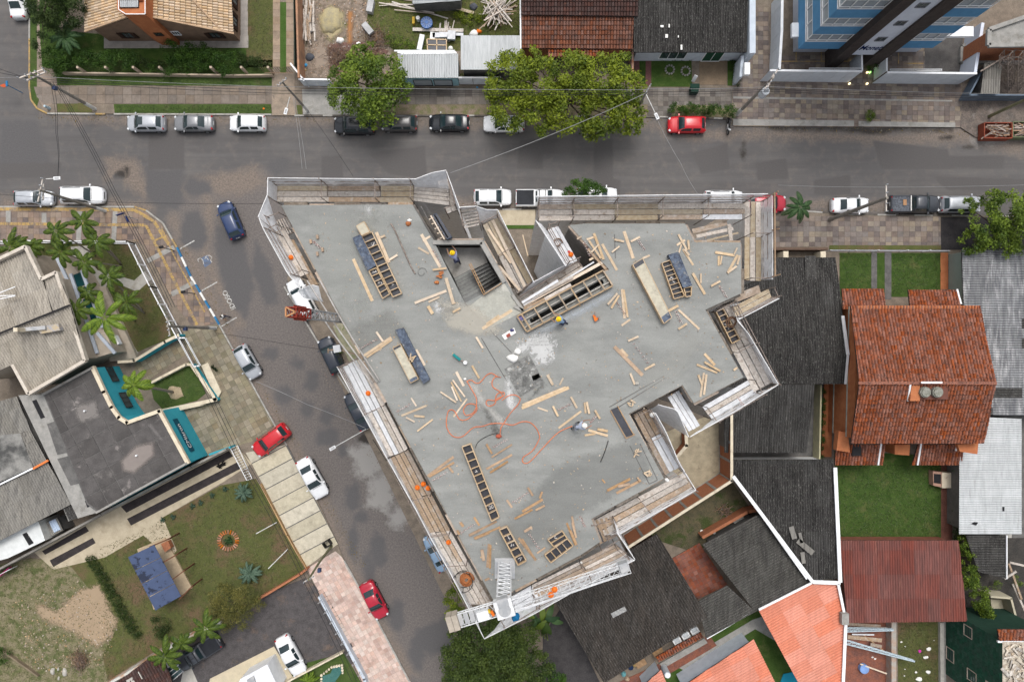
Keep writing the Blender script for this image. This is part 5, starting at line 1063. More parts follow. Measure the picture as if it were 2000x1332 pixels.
# corner house, tan tiles
CX0,CX1,CY=W(215,82).x,W(470,81).x,W(300,82).y
h=thing('house','tan tiled corner house with terracotta chimney column and brown walls','house',((CX0+CX1)/2,CY+6,0));BRW=M('brown_wall',(.22,.145,.10),(.18,.12,.085),fine=.1)
b=MB();b.prism([(CX0,CY),(CX1,CY),(CX1,CY+12),(CX0,CY+12)],0,2.75);xp=-36.4;b.hexa([(CX0,CY+.002,2.74),(xp,CY+.002,2.74),(xp,CY+.3,2.74),(CX0,CY+.3,2.74)],[(CX0,CY+.002,2.8),(xp,CY+.002,5.7),(xp,CY+.3,5.7),(CX0,CY+.3,2.8)])
b.hexa([(xp,CY+.002,2.74),(CX1,CY+.002,2.74),(CX1,CY+.3,2.74),(xp,CY+.3,2.74)],[(xp,CY+.002,5.7),(CX1,CY+.002,2.8),(CX1,CY+.3,2.8),(xp,CY+.3,5.7)]);b.build('walls',BRW,h)
roof(h,[(166,62,3),(265,27,5.95),(265,-60,5.95),(166,-60,3)],0,'tile',[TAN_T,DECK],pitch=.28,length=.46);roof(h,[(265,27,5.95),(457,66,2.95),(449,-60,2.95),(265,-60,5.95)],0,'tile',[TAN_T,DECK],pitch=.28,length=.46)
b=MB();b.bar(W(265,27,6.0),W(265,-60,6.0),.25,.14);b.bar(W(375,-2,4.62),W(433,61,3.38),.14,.1);b.bar(W(166,62.5,3.02),W(265,27.5,6),.14,.16);b.bar(W(265,27.5,6),W(457,66.5,2.98),.14,.16);b.build('ridge_cap',M('ridge_tan',(.45,.31,.2)),h)
c4=PL([(228,-40),(283,-40),(283,28),(246,28),(228,18)],7.0);ch=MB();ch.prism(c4,0,6.6);cho=ch.build('chimney',TERRA,h)
b=MB();cc=PL([(229,-3),(281,-3),(281,26),(243,26),(229,17)],7.0);
for i in range(5):b.wall(cc[i],cc[(i+1)%5],6.6,6.85,.22)
b.build('chimney_parapet',TERRA,cho,local=True);b=MB()
for i in range(5):b.wall(cc[i]*.9985,cc[(i+1)%5]*.9985,6.851,6.9,.07)
b.build('parapet_edge',WHITE,cho,local=True);roof(h,[(234,-2,6.8),(270,-2,6.8),(270,15,6.75),(234,15,6.75)],90,'corrugated',[WHT_C,DECK],pitch=.2)
DBS=M('shutter_brown',(.05,.028,.02))
for s_ in(2.3,11.3):window(h,(CX0,CY),(CX1,CY),s_,s_+.9,1.0,2.1,DBS,PANE,2,DBS)
window(h,(CX0,CY),(CX1,CY),7.6,8.3,1.7,2.4,WHITE,PANE,3);window(h,(c4[3].x,c4[3].y),(c4[2].x,c4[2].y),.55,1.25,2.5,3.0,DBS,PANE,3)
for s_ in(1.0,3.2):window(h,(CX1,CY),(CX1,CY+12),s_,s_+.8,1.0,2.1,DBS,PANE,2,DBS)
# garden wall with fins
gw=wallthing('garden_wall','low cream garden wall with slanting posts in front of the corner house',[(120,142),(455,147),(530,146)],.1,.75,.14,M('cream_wall',(.42,.34,.26),(.36,.29,.22),fine=.1))
for x in(150,203,256,306,404,462,513):b=MB();p=W(x+22,145);b.box((p.x,p.y,.9),(.22,.22,1.8));b.build('post',MATS['cream_wall'],gw)
gr=thing('gate','brown slatted drive gate across the corner house driveway','gate',W(550,143));
for k in range(3):b=MB();b.bar(W(517,143,.4+k*.6),W(573,143,.4+k*.6),.05,.05);b.build('rail',BRW,gr)
for k in range(13):x=518+k*4.5;b=MB();b.bar(W(x,143,.2),W(x,143,.2)+Vector((0,0,1.5)),.04,.04);b.build('bar',BRW,gr)
wallthing('boundary_wall','long brown boundary wall between the lawn and the materials yard',[(578,-30),(583,150)],.1,2.2,.2,M('wall_brown',(.36,.2,.12),(.25,.15,.1),fine=.2))
wallthing('boundary_fence','dark green mesh fence along the east edge of the side lawn',[(573,-30),(575,128)],.1,1.6,.06,M('fence_green',(.05,.07,.055)),cat='fence')
# ---- materials yard sheds and fence
house('low shed with a peeling white sheet roof and pale blue front',[(782,108),(893,108),(893,150),(782,150)],0,2.6,M('shed_blue',(.26,.42,.47),(.22,.37,.42),fine=.06),[(([(776,105,2.9),(895,106,2.9),(895,153,2.75),(780,153,2.75)],90,'corrugated',[WHT_C,DECK]),dict(length=3))],'shed','shed')
sh=[o for o in scene.objects if o.get('label','').startswith('low shed')][0]
a,c=W(782,150,2.6),W(893,150,2.6)
for k in range(2):window(sh,a,c,1.2+k*2.1,3.0+k*2.1,.3,1.7,BLK,PANEW)
for i in range(3):b=MB();b.bar(W(770+i*6,100+i*3,2.9),W(888+i*2,100+i*2,2.9),.14,.08);b.build('loose_batten',WHITE,sh)
house('white flat sheet roof shed right of the blue fronted one',[(904,75),(1015,75),(1015,134),(904,134)],0,2.9,CONC_DARK,[(([(900,70,3.1),(1018,70,3.1),(1018,137,3.0),(900,137,3.0)],90,'corrugated',[WHT_C,DECK]),dict(length=3.6,pitch=.3,amp=.015))],'shed','shed')
house('small white roofed shed cut by the top edge above the weeds',[(806,-30),(900,-30),(898,0),(806,4)],0,2.4,CONC_DARK,[(([(804,-40,2.6),(902,-40,2.6),(900,2,2.6),(806,9,2.6)],0,'corrugated',[WHT_C,DECK]),)],'shed','shed')
def fence_panels(label,pts,z0,z1,mat,step=1.0,cap=.1,name='panel_fence',cat='fence',zp=None):
    P=PL(pts,z1 if zp is None else zp);th=thing(name,label,cat,(P[0].x,P[0].y,z0))
    for p,q in zip(P,P[1:]):
        L=(q-p).length;n=max(1,round(L/step))
        for i in range(n):a=p.lerp(q,(i+.015)/n);c=p.lerp(q,(i+.985)/n);b=MB();b.wall(a,c,z0,z1-.05,.05);b.build('panel',mat,th)
        b=MB();b.wall(p,q,z1-.05,z1+.03,cap+.06);b.build('top_rail',WHITE if mat is not MATS.get('fence_blue')else mat,th)
    return th
PALEF=M('fence_white',(.62,.66,.70),(.56,.6,.64),fine=.04,rnd=.03,rough=.5)
fence_panels('white panel fence left of the round tree',[(583,155),(644,156)],0,1.9,PALEF,1.9)
fence_panels('pale blue panel fence right of the blue fronted shed',[(895,152),(978,152)],0,1.9,PALEF,1.6);fence_panels('bent grey panel fence where the driveway meets the materials yard',[(567,124),(594,158)],0,1.9,PALEF,1.2)
# ---- house with brown tiles, north centre
house('old house with two brown tile roofs behind the wide tree',[(1022,-30),(1236,-30),(1236,92),(1022,92)],0,2.9,M('wall_orange_old',(.34,.15,.08)),[(([(1018,31,3.5),(1238,33,3.5),(1235,97,2.9),(1019,95,2.9)],90,'tile',[BRN_T,DECK]),dict(pitch=.30,length=.44)),(([(1018,-40,4.5),(1248,-40,4.5),(1246,33,3.75),(1018,30,3.75)],90,'tile',[DBR_T,DECK]),dict(pitch=.30,length=.44)),(([(1070,97,2.7),(1172,97,2.7),(1171,112,2.6),(1071,112,2.6)],90,'tile',[RED_T,DECK]),dict(pitch=.30,length=.44))],gutter=[((1016,-20,3.6),(1017,96,3.1),.14)])
h=house('house under a black corrugated roof with white side wall and lawn',[(1246,-30),(1458,-30),(1458,96),(1246,96)],0,3.1,WBLUE,[(([(1238,-40,3.9),(1462,-40,3.9),(1458,103,3.3),(1238,103,3.3)],90,'corrugated',[RB,RB2,DECK]),dict(length=2.4))])
b=MB();b.wall(W(1470,-30,3.8),W(1470,104,3.8),0,3.8,.6);b.wall(W(1452,108,2.6),W(1446,152,2.2),0,2.4,.3);b.build('side_wall',WBLUE,h)
a,c=W(1246,96,3.1),W(1458,96,3.1);window(h,a,c,2.6,5.2,.8,2.3,WHITE,PANE,3);window(h,a,c,7.2,9.0,.2,2.4,WHITE,M('green_door',(.02,.07,.04)),2)
b=MB();b.box(W(1458,136,2.9),(.55,1.2,.5));b.build('white_box',WHITE,h)
for x,y,w_,h_ in((1293,52,.3,.2),(1307,51,.12,.35),(1302,71,.26,.36),(1331,93,.18,.5),(1325,72,.1,.2)):b=MB();b.box(W(x,y,3.62),(w_,h_,.02));b.build('roof_patch',SACK,h)
wallthing('boundary_wall','worn wall with tiles between the old tiled house and the black roofed one',[(1236,92),(1236,145)],0,1.8,.2,M('wall_worn',(.38,.3,.25),(.36,.16,.09),scale=1.5,fine=.2))
for i,(x,y,l)in enumerate(((1308,137,'left'),(1339,140,'right'))):
    b=MB();c=W(x,y,.13)
    for k in range(11):a=k*.571;b.box(c+Vector((.45*math.cos(a),.45*math.sin(a),.06)),(.18,.16,.14),a)
    o=b.build('stone_ring',CONC,None,kind='stuff')
st=thing('lawn_sign','small white slab leaning beside the carport','slab',W(1356,155,.2));b=MB();b.bar(W(1353,160,.3),W(1360,148,1.2),.35,.06);b.build('slab_body',WHITE,st)
# ---- tall blue and white apartment block, top right
mo=thing('apartment_block','tall blue and white apartment block with black stripes and its name by the door','building',(35.5,32,0));BLUEB=M('balcony_blue',(.105,.27,.46),(.095,.245,.42),fine=.04);STRP=M('stripe_black',(.055,.045,.042),(.07,.058,.052),fine=.3,fscale=14);MWH=M('wall_white_blue',(.60,.64,.72),(.55,.59,.67),fine=.04)
b=MB();b.prism([(29.6,30.4),(42.6,30.4),(42.6,40),(29.6,40)],0,19.8);b.build('walls',MWH,mo);b=MB();b.prism([(34.1,28.95),(36.6,28.95),(36.6,30.5),(34.1,30.5)],2.9,19.8);b.build('stair_tower',MWH,mo)
for x0,x1 in((32.95,34.1),(36.6,38.1)):b=MB();b.prism([(x0,28.7),(x1,28.7),(x1,30.45),(x0,30.45)],.1,19.8);b.build('black_stripe',STRP,mo)
for lv in range(5):
    z=3.2+lv*3.3
    for x0,x1,y0,y1 in((28.85,32.94,29.4,39),(38.11,42.4,29.5,33)):
        b=MB();b.prism([(x0,y0),(x1,y0),(x1,y1),(x0,y1)],z,z+1.6);bo=b.build('balcony',BLUEB,mo)
        b=MB();b.prism([(x0+.12,y0+.12),(x1-.12,y0+.12),(x1-.12,y1),(x0+.12,y1)],z+1.6,z+3.3);b.build('glazing',PANEW,bo,local=True)
        for k in range(5):x=x0+.04+(x1-x0-.08)*k/4;b=MB();b.bar((x,y0+.05,z+1.6),(x,y0+.05,z+3.29),.07,.07);b.build('mullion',WHITE,bo,local=True)
        for zz in(1.66,2.0,3.24):b=MB();b.bar((x0,y0+.045,z+zz),(x1,y0+.045,z+zz),.08,.08);b.bar((x0+.045,y0+.1,z+zz),(x0+.045,y1,z+zz),.08,.08);b.build('transom',WHITE,bo,local=True)
        for k in range(1,6):y=y0+1.5*k;b=MB();b.bar((x0+.05,min(y,y1-.05),z+1.6),(x0+.05,min(y,y1-.05),z+3.29),.07,.07);b.build('mullion',WHITE,bo,local=True)
    window(mo,(34.1,28.95),(36.6,28.95),.9,1.7,z+3.0,z+3.7,M('frame_grey',(.2,.2,.22)),PANE,2)
up=Matrix(((1,0,0),(0,0,-1),(0,1.75,0)));text3('name_lettering','Monet',Vector((35.52,28.93,4.5)),.82,0,M('navy_letter',(.005,.02,.10)),mo,up,off=.012)
b=MB();b.prism([(28.2,30.6),(29.6,30.6),(29.6,32),(28.2,32)],2.9,3.3);b.prism([(42.4,30.6),(46.4,30.6),(46.4,31.6),(42.4,31.6)],3.0,3.4);b.build('canopy',WHITE,mo)
fence_panels('white slatted street fence left of the apartment entrance',[(1504,138),(1684,140)],0,3.0,PALEF,1.2,.14);fence_panels('white slatted street fence right of the apartment entrance',[(1733,142),(1908,144)],0,3.0,PALEF,1.2,.14)
fence_panels('white fence return on the left of the entrance path',[(1683,101),(1684,139)],0,2.6,PALEF,1.2,.1);fence_panels('white fence return on the right of the entrance path',[(1732,112),(1732,140)],0,2.6,PALEF,1.2,.1)
fence_panels('tall white fence on the west side of the block',[(1528,-20),(1527,60),(1522,138)],0,3.0,PALEF,1.4,.2)
wallthing('boundary_wall','pale boundary wall east of the paved ramp',[(1920,45),(1905,142)],0,2.6,.3,MWH)
for lb,x0,x1,y in(('white sliding gate rail behind the left street fence',1580,1682,134),('white sliding gate rail behind the right street fence',1738,1840,136)):b=MB();b.bar(W(x0,y,2.6),W(x1,y,2.6),.06,.06);b.bar(W(x0,y+3,2.0),W(x1,y+3,2.0),.06,.06);[b.bar(W(x,y,2.6),W(x-1,y+3,2.0),.05,.05)for x in(x0+1,(x0+x1)/2,x1-1)];tag(b.build('gate_rail',WHITE),lb,'rail')
# entrance lamps
LY,nt,bb=base_mat('lamp_warm');bb.inputs['Emission Color'].default_value=(1,.8,.4,1);bb.inputs['Emission Strength'].default_value=2
LG,nt,bb=base_mat('lamp_green');bb.inputs['Emission Color'].default_value=(.3,1,.15,1);bb.inputs['Emission Strength'].default_value=2
for i,(x,y,m)in enumerate(((1662,121,LY),(1695,121.5,LY),(1694,142,LY),(1693.5,164,LY),(1659,164,LY),(1700,121,LG),(1699,130,LG),(1699,142,LG))):
    b=MB();c=W(x,y,.25);b.disc(c,.09,.15,.35,8);tag(b.build('path_lamp',m),['warm path lamp on the left by the inner fence return','warm path lamp at the shrub head','warm path lamp at the shrub foot','warm path lamp in the gap of the street fences','warm path lamp at the end of the left street fence','uppermost green lamp in the entrance shrub','middle green lamp in the entrance shrub','lowest green lamp in the entrance shrub'][i],'lamp')
# ---- builders yard, far right
bh=house('unfinished red block house with concrete bands at the top right corner',[(1930,62),(2080,10),(2080,88),(1928,90)],0,4.2,BRICKW,(),flat=CONC)
b=MB()
for p,q in(((1929,60),(1928,91)),((1928,91),(2080,89)),((1929,60),(2080,8))):b.wall(W(*p,4.2),W(*q,4.2),4.2,4.5,.4);b.wall(W(*p,4.2),W(*q,4.2),.1,.5,.45)
b.build('concrete_band',CONC,bh)
FB=M('fence_blue',(.13,.165,.21),(.11,.14,.18),fine=.06,rnd=.05)
fence_panels('slate blue sheet fence round the builders yard',[(1917,142),(1893,186),(2080,186)],0,1.8,FB,.9)
house('small shed with a grey brown board roof inside the blue fence',[(1924,128),(1954,124),(1948,180),(1918,182)],0,2.2,CONC_DARK,[(([(1922,124,2.5),(1958,118,2.5),(1951,184,2.3),(1915,184,2.3)],90,'corrugated',[LGR_C,DECK]),dict(length=1.5))],'shed','shed')
sc=thing('scaffold_tower','dark scaffold frame between the red block house and the blue fence','scaffold',W(1980,140));b=MB()
for x in(1965,1985,2005):truss(b,W(x,175,.2),W(x,105,4.0),.8,.8,5,.03)
b.bar(W(1915,140,2.8),W(1985,98,3.2),.14,.1);b.bar(W(1958,118,3),W(1990,112,3),.14,.1);b.build('frame',STEEL,sc)
def skip(label,px0,py0,px1,py1,mat,seed):
    th=thing('skip',label,'skip',W((px0+px1)/2,(py0+py1)/2));c=PL([(px0,py0),(px1,py0),(px1,py1),(px0,py1)],1.1)
    b=MB();b.prism(c,.15,.25);b.build('floor',mat,th)
    for i in range(4):b=MB();b.wall(c[i],c[(i+1)%4],.1,1.1,.08);b.build('side',mat,th)
    b=MB();r=random.Random(seed)
    for k in range(46):p=W(r.uniform(px0+5,px1-5),r.uniform(py0+5,py1-5),.7+r.random()*.35);a=r.uniform(-.6,.6);d_=Vector((math.cos(a),math.sin(a),r.uniform(-.1,.1)))*r.uniform(.2,.8);b.bar(p-d_,p+d_,r.uniform(.04,.14),.03,0,r.random()+.01)
    b.build('rubbish',M('mixed_rubbish',(.3,.2,.14),(.2,.17,.15),scale=5,fine=.4,rnd=.4),th)['kind']='stuff'
skip('rust red skip full of broken boards at the right road edge',1923,240,1977,270,M('skip_red',(.26,.07,.04),(.2,.06,.04)),3);skip('green skip of rubble cut by the right edge',1979,238,2030,268,M('skip_green',(.16,.18,.1),(.13,.14,.09)),4)
# ---- east side
h=house('long house under black corrugated roofs beside the tower east side',[(1420,510),(1628,510),(1645,745),(1420,745)],0,2.9,M('wall_dark',(.16,.15,.14)),[(([(1415,503,3.0),(1632,503,3.0),(1656,692,4.6),(1415,692,4.6)],90,'corrugated',[RB,RB2,DECK]),dict(length=2.4)),(([(1415,692,4.6),(1656,692,4.6),(1650,750,4.1),(1415,750,4.1)],90,'corrugated',[RB,RB2,DECK]),),(([(1415,751,4.05),(1591,751,4.05),(1575,884,3.0),(1415,884,3.0)],90,'corrugated',[RB2,RB,DECK]),dict(length=2.4))],gutter=[((1646,617,4.1),(1656,693,4.75),.3),((1656,693,4.75),(1651,750,4.2),.2)])
b=MB();b.prism(PL([(1420,745),(1583,745),(1568,876),(1420,876)],2.9),0,2.9);b.build('wing_walls',MATS['wall_dark'],h)
b=MB();b.box(W(1583,523,3.35),(1.1,2.4,.03));b.build('pale_sheet',RB2,h)
h=house('wedge shaped black roof with white gutters on two sides',[(1432,903),(1620,903),(1628,1122),(1590,1122),(1440,930)],0,3.4,WHITE,[(([(1425,897,3.6),(1627,897,3.6),(1637,1130,3.9),(1587,1132,3.9),(1430,930,3.6)],90,'corrugated',[RB,RB2,DECK]),dict(length=2.4))],gutter=[((1631,913,4.0),(1641,1137,4.1),.36),((1432,930,4.0),(1588,1137,4.1),.34),((1588,1136,4.1),(1641,1138,4.1),.36)])
for p,q,w_ in(((1545,1028),(1552,1052),.5),((1558,1055),(1588,1080),.55),((1562,1040),(1566,1060),.3),((1567,1078),(1570,1100),.4)):b=MB();b.bar(W(*p,4.1),W(*q,4.1),w_,.03);b.build('loose_sheet',LGR_C,h)
house('large brown black corrugated roof below the crane boom',[(1092,1172),(1281,1056),(1370,1202),(1185,1318)],0,3.0,M('wall_deep_brown',(.12,.08,.06)),[(([(1078,1165,3.3),(1283,1042,3.3),(1383,1205,3.5),(1180,1334,3.5)],120,'corrugated',[RB_120,RB_120,DECK]),dict(length=2.4))])  # walls in one even deep brown
h=[o for o in scene.objects if o.get('label','').startswith('large brown')][0]
b=MB();b.bar(W(1195,1202,3.56),W(1222,1188,3.56),.5,.03);b.build('clear_sheet',M('clear_sheet',(.36,.36,.35),(.2,.2,.2),scale=6),h)
h=house('angled black roof around the brick court, east of the brown black roof',[(1394,1068),(1480,1018),(1570,1134),(1475,1180),(1452,1142)],0,3.0,CONC_DARK,[(([(1372,1063,3.3),(1484,1003,3.3),(1584,1138,3.5),(1475,1194,3.5)],28,'corrugated',[RB_28,RB_28,DECK]),dict(length=2.4)),(([(1362,1175,3.4),(1420,1143,3.4),(1475,1194,3.5),(1379,1246,3.5)],28,'corrugated',[RB_28,RB_28,DECK]),dict(length=2.4))],gutter=[((1484,1001,4.0),(1576,1130,4.0),.2),((1380,1246,3.4),(1462,1198,3.4),.18)])
paving('court_tiles',[(1313,1090),(1366,1060),(1422,1142),(1362,1170)],.2,(.42,.42),R(28),slabs('court_tile',[(.27,.1,.065),(.23,.085,.06)]),MORTAR,gap=.03,limit=300)
wallthing('boundary_wall','low brick wall with rubble behind the mossy yard',[(1372,1050),(1460,1000),(1480,996)],0,1.6,.3,BRICKW)
h=house('coral metal roof house at the bottom right',[(1492,1195),(1586,1148),(1630,1150),(1642,1215),(1634,1340),(1575,1340)],0,3.6,WBLUE,[(([(1482,1192,3.8),(1584,1140,3.8),(1636,1142,3.8),(1650,1215,3.9),(1643,1345,3.9),(1566,1345,3.9)],28,'corrugated',[COR_C,COR_C,DECK]),dict(length=2.0,pitch=.26,amp=.03))],gutter=[((1482,1190,4.0),(1585,1138,4.0),.2),((1637,1140,4.1),(1652,1213,4.1),.25),((1652,1213,4.1),(1646,1345,4.1),.3)])
b=MB();b.box(W(1649,1207,4.3),(.7,1.1,.5));b.build('gutter_box',CONC,h)
house('second coral roof, a triangle cut by the bottom edge',[(1335,1345),(1468,1260),(1512,1345)],0,3.2,WBLUE,[(([(1320,1348,3.4),(1472,1248,3.4),(1522,1348,3.4)],28,'corrugated',[COR_C,COR_C,DECK]),dict(length=2.0,pitch=.26))]);house('smallest coral roof corner beside the round water tank',[(1258,1345),(1290,1315),(1300,1345)],0,2.8,WBLUE,[(([(1245,1348,3.0),(1291,1307,3.0),(1308,1348,3.0)],28,'corrugated',[COR_C,COR_C,DECK]),dict(length=2.0,pitch=.26))])
house('maroon corrugated roof south of the square lawn',[(1648,1063),(1866,1063),(1878,1205),(1660,1206)],0,2.9,M('wall_red_old',(.22,.09,.06)),[(([(1640,1055,3.0),(1872,1055,3.0),(1889,1213,3.4),(1655,1216,3.4)],90,'corrugated',[MAR_C,MAR_C,DECK]),dict(length=2.4))])
h=house('big two storey house with stepped clay tile roofs and orange walls',[(1674,597),(1912,597),(1918,855),(1668,857)],0,5.8,TERRA,[(([(1678,748,8.2),(1945,748,8.2),(1922,866,6),(1661,866,6)],90,'tile',[RED_T,DECK]),dict(pitch=.30,length=.44)),(([(1661,597,5.7),(1914,597,5.7),(1945,748,8.2),(1678,748,8.2)],90,'tile',[RED_T,DECK]),dict(pitch=.30,length=.44)),
   (([(1643,564,3.6),(1725,564,3.6),(1730,604,4.3),(1646,604,4.3)],90,'tile',[RED_T,DECK]),dict(pitch=.30,length=.44)),(([(1773,566,3.8),(1870,566,3.8),(1876,604,4.4),(1777,604,4.4)],90,'tile',[RED_T,DECK]),dict(pitch=.30,length=.44)),(([(1632,868,3.4),(1728,868,3.4),(1724,908,2.8),(1630,908,2.8)],90,'tile',[RED_T,DECK]),dict(pitch=.30,length=.44)),(([(1792,868,3.4),(1882,868,3.4),(1877,908,2.8),(1781,908,2.8)],90,'tile',[RED_T,DECK]),dict(pitch=.30,length=.44))])
b=MB();b.bar(W(1676,748,8.3),W(1946,748,8.3),.28,.16);b.build('ridge_cap',RED_T,h)
for z,m in((1.4,MORTAR),(4.2,MORTAR)):a,c=W(1674,597,5.8),W(1668,857,5.8);b=MB();b.wall((a.x-.0,a.y),(c.x-.0,c.y),z,z+.14,.12);b.build('string_course',M('course_grey',(.36,.38,.33)),h)
for p,q in(((1799,747,8.7),(1840,747,8.7)),((1778,750,8.3),(1773,783,7.7)),((1721,866,3.5),(1715,908,3.0)),((1799,866,3.5),(1792,908,3.0)),((1871,866,4.6),(1867,880,4.5)),((1869,565,3.95),(1877,594,4.3))):b=MB();b.bar(W(*p),W(*q),.16,.1);b.build('white_trim',WHITE,h)
b=MB();b.prism(PL([(1797,752),(1853,752),(1853,780),(1797,780)],8.2),6.6,8.12);b.build('tank_recess',M('recess_brown',(.14,.06,.045)),h);b=MB();b.prism(PL([(1780,751),(1796,751),(1796,783),(1777,783)],8.15),6.6,8.2);b.build('parapet',TERRA,h)
b=MB();b.prism(PL([(1665,868),(1682,868),(1682,890),(1664,890)],3.4),3.2,3.45);b.build('roof_hatch',BLK,h);b=MB();b.prism(PL([(1870,868),(1911,866),(1909,887),(1875,882)],5.0),4.6,5.0);b.build('orange_canopy',TERRA,h);b=MB();b.prism(PL([(1640,842),(1658,846),(1662,884),(1636,880)],4.4),3.4,4.2);b.build('side_block',TERRA,h);b=MB();b.prism(PL([(1750,869),(1780,869),(1778,890),(1750,888)],3.2),0.1,3.0);b.build('rear_porch',TERRA,h)
MOSS=M('tank_moss',(.25,.25,.22),(.17,.17,.14),fine=.4,scale=3)
for i,x in enumerate((1808,1832)):b=MB();c=W(x,766,8.5);b.disc(c,.5,7.9,8.5,16);b.disc(c,.4,8.5,8.62,14);b.build('water_tank',MOSS,h)
b=MB();b.prism(PL([(1618,750),(1634,750),(1632,895),(1612,895)],1.2),.1,.3);tag(b.build('side_terrace',TERRA),'narrow orange terrace strip beside the two storey house','terrace')
wallthing('boundary_wall','pale yellow wall with a creeper beside the dark lane',[(1604,752),(1601,896)],0,1.6,.15,M('wall_yellow',(.5,.47,.3),(.4,.38,.26),fine=.1))
h=house('grey corrugated shed roof with white stains and a sage green side wall',[(1882,492),(2080,492),(2080,800),(1882,800)],0,2.5,M('wall_sage',(.27,.335,.31),(.25,.31,.29),fine=.06),[(([(1878,488,2.8),(2080,488,2.8),(2080,812,3.0),(1890,810,3.0)],0,'corrugated',[GRY_C,RB2,DECK]),dict(length=3.0,width=1.0))])
h=house('white sheet roof on the right side next to the square lawn',[(1882,820),(1990,820),(1990,1035),(1882,1035)],0,2.8,M('wall_dark',(1,1,1)),[(([(1874,812,3.0),(1995,818,3.0),(1995,1043,3.0),(1873,1043,3.0)],0,'corrugated',[WHT_C,WHT_C,DECK]),dict(length=2.3,width=.92,pitch=.23,amp=.02))])
b=MB();b.box(W(1960,994,3.1),(.16,.42,.06));b.build('vent',BLK,h);b=MB();b.prism(PL([(1903,1019),(1911,1020),(1907,1026),(1897,1023)],3.1),3.06,3.08);b.build('hole',BLK,h);b=MB();b.prism(PL([(1953,1003),(1976,1003),(1976,1050),(1953,1050)],1.5),.1,1.5);b.build('concrete_ledge',CONC_PALE,h)
house('small dark corrugated lean-to below the white sheet roof',[(1895,1050),(1962,1050),(1962,1122),(1905,1110)],0,2.3,CONC_DARK,[(([(1886,1045,2.6),(1966,1045,2.6),(1966,1130,2.5),(1910,1116,2.5)],0,'corrugated',[RB2,RB,DECK]),dict(length=2.4))],'shed','shed',gutter=[((1966,1045,2.7),(1966,1130,2.6),.1)])
GRT=M('green_tile',(.022,.062,.042),(.03,.08,.055),scale=3,fine=.2,rnd=.15);h=house('tall dark green tile clad building at the bottom right corner',[(1958,1253),(2080,1253),(2080,1400),(1958,1400)],0,8.4,M('green_wall_base',(.02,.05,.035)),(),'house','house',flat=M('roof_debris_white',(.5,.46,.38),(.3,.25,.2),scale=2.5,fine=.4))
A_,B_=W(1958,1400,8.4),W(1958,1253,8.4);rest=MB();y=A_.y;nrow=0;L_=B_.y-A_.y;tl=.36
for r_ in range(22):
    for k in range(int(L_/.5)+1):
        y0=A_.y+k*.5+(r_%2)*.25-.25;y1=min(y0+.48,B_.y);y0=max(y0,A_.y)
        if y1-y0<.1:continue
        z0=.1+r_*.375;rest.hexa([(A_.x-.045,y0,z0),(A_.x,y0,z0),(A_.x,y1,z0),(A_.x-.045,y1,z0)],[(A_.x-.012,y0,z0+.36),(A_.x,y0,z0+.36),(A_.x,y1,z0+.36),(A_.x-.012,y1,z0+.36)],0,random.random()+.01)
rest.build('shingle',GRT,h)['kind']='stuff'
for(py,z0,z1,w_)in((1233,3.1,4.2,1.0),(1278,.3,1.4,1.2),(1320,3.6,4.8,1.0),(1345,6.3,7.3,1.0)):
    yy=-(py-666)*(72-(z0+z1)/2)/F;window(h,(A_.x,B_.y),(A_.x,A_.y),B_.y-yy-w_/2,B_.y-yy+w_/2,z0,z1,M('frame_beige',(.5,.42,.35)),PANE)
roof(h,[(1948,1228,8.6),(2080,1228,8.6),(2080,1250,8.4),(1950,1250,8.4)],90,'tile',[RED_T,DECK],pitch=.3,length=.42)
b=MB();b.bar(W(1948,1252,8.3),W(2080,1252,8.3),.18,.18);b.build('white_fascia',WHITE,h);b=MB();r=random.Random(8)
for k in range(60):p=W(r.uniform(1964,2010),r.uniform(1262,1345),8.5+r.random()*.1);a=r.uniform(0,3.14);d_=Vector((math.cos(a),math.sin(a),0))*r.uniform(.1,.6);b.bar(p-d_,p+d_,r.uniform(.05,.3),.05,0,r.random()+.01)
b.build('debris',M('debris_pale',(.55,.5,.43),(.3,.24,.18),scale=4,fine=.3,rnd=.3),h)['kind']='stuff'
# yard right of the hedge, demolition pieces
wallthing('boundary_wall','cream gable wall piece in the dark yard right of the hedge',[(1935,1165),(1975,1168),(1990,1225)],0,2.0,.2,M('wall_cream_old',(.42,.38,.28),(.36,.33,.25),fine=.1));structure('yard_slab_cream',[(1935,1170),(1975,1170),(1988,1226),(1940,1226)],.1,.5,MATS['wall_cream_old'])
for i,(p,q,lb)in enumerate((((1970,1100),(1995,1170),'long broken beam in the dark yard at the right edge'),((1972,1098),(2000,1104),'horizontal grey pole near the lean-to'),((1962,1130),(1985,1115),'short pale beam by the lean-to corner'),((1978,1140),(2005,1200),'second broken beam in the dark yard'))):b=MB();b.bar(W(*p,1.2),W(*q,1.6),.2,.12);tag(b.build('beam',OLDW[0 if i else 1]),lb,'beam')
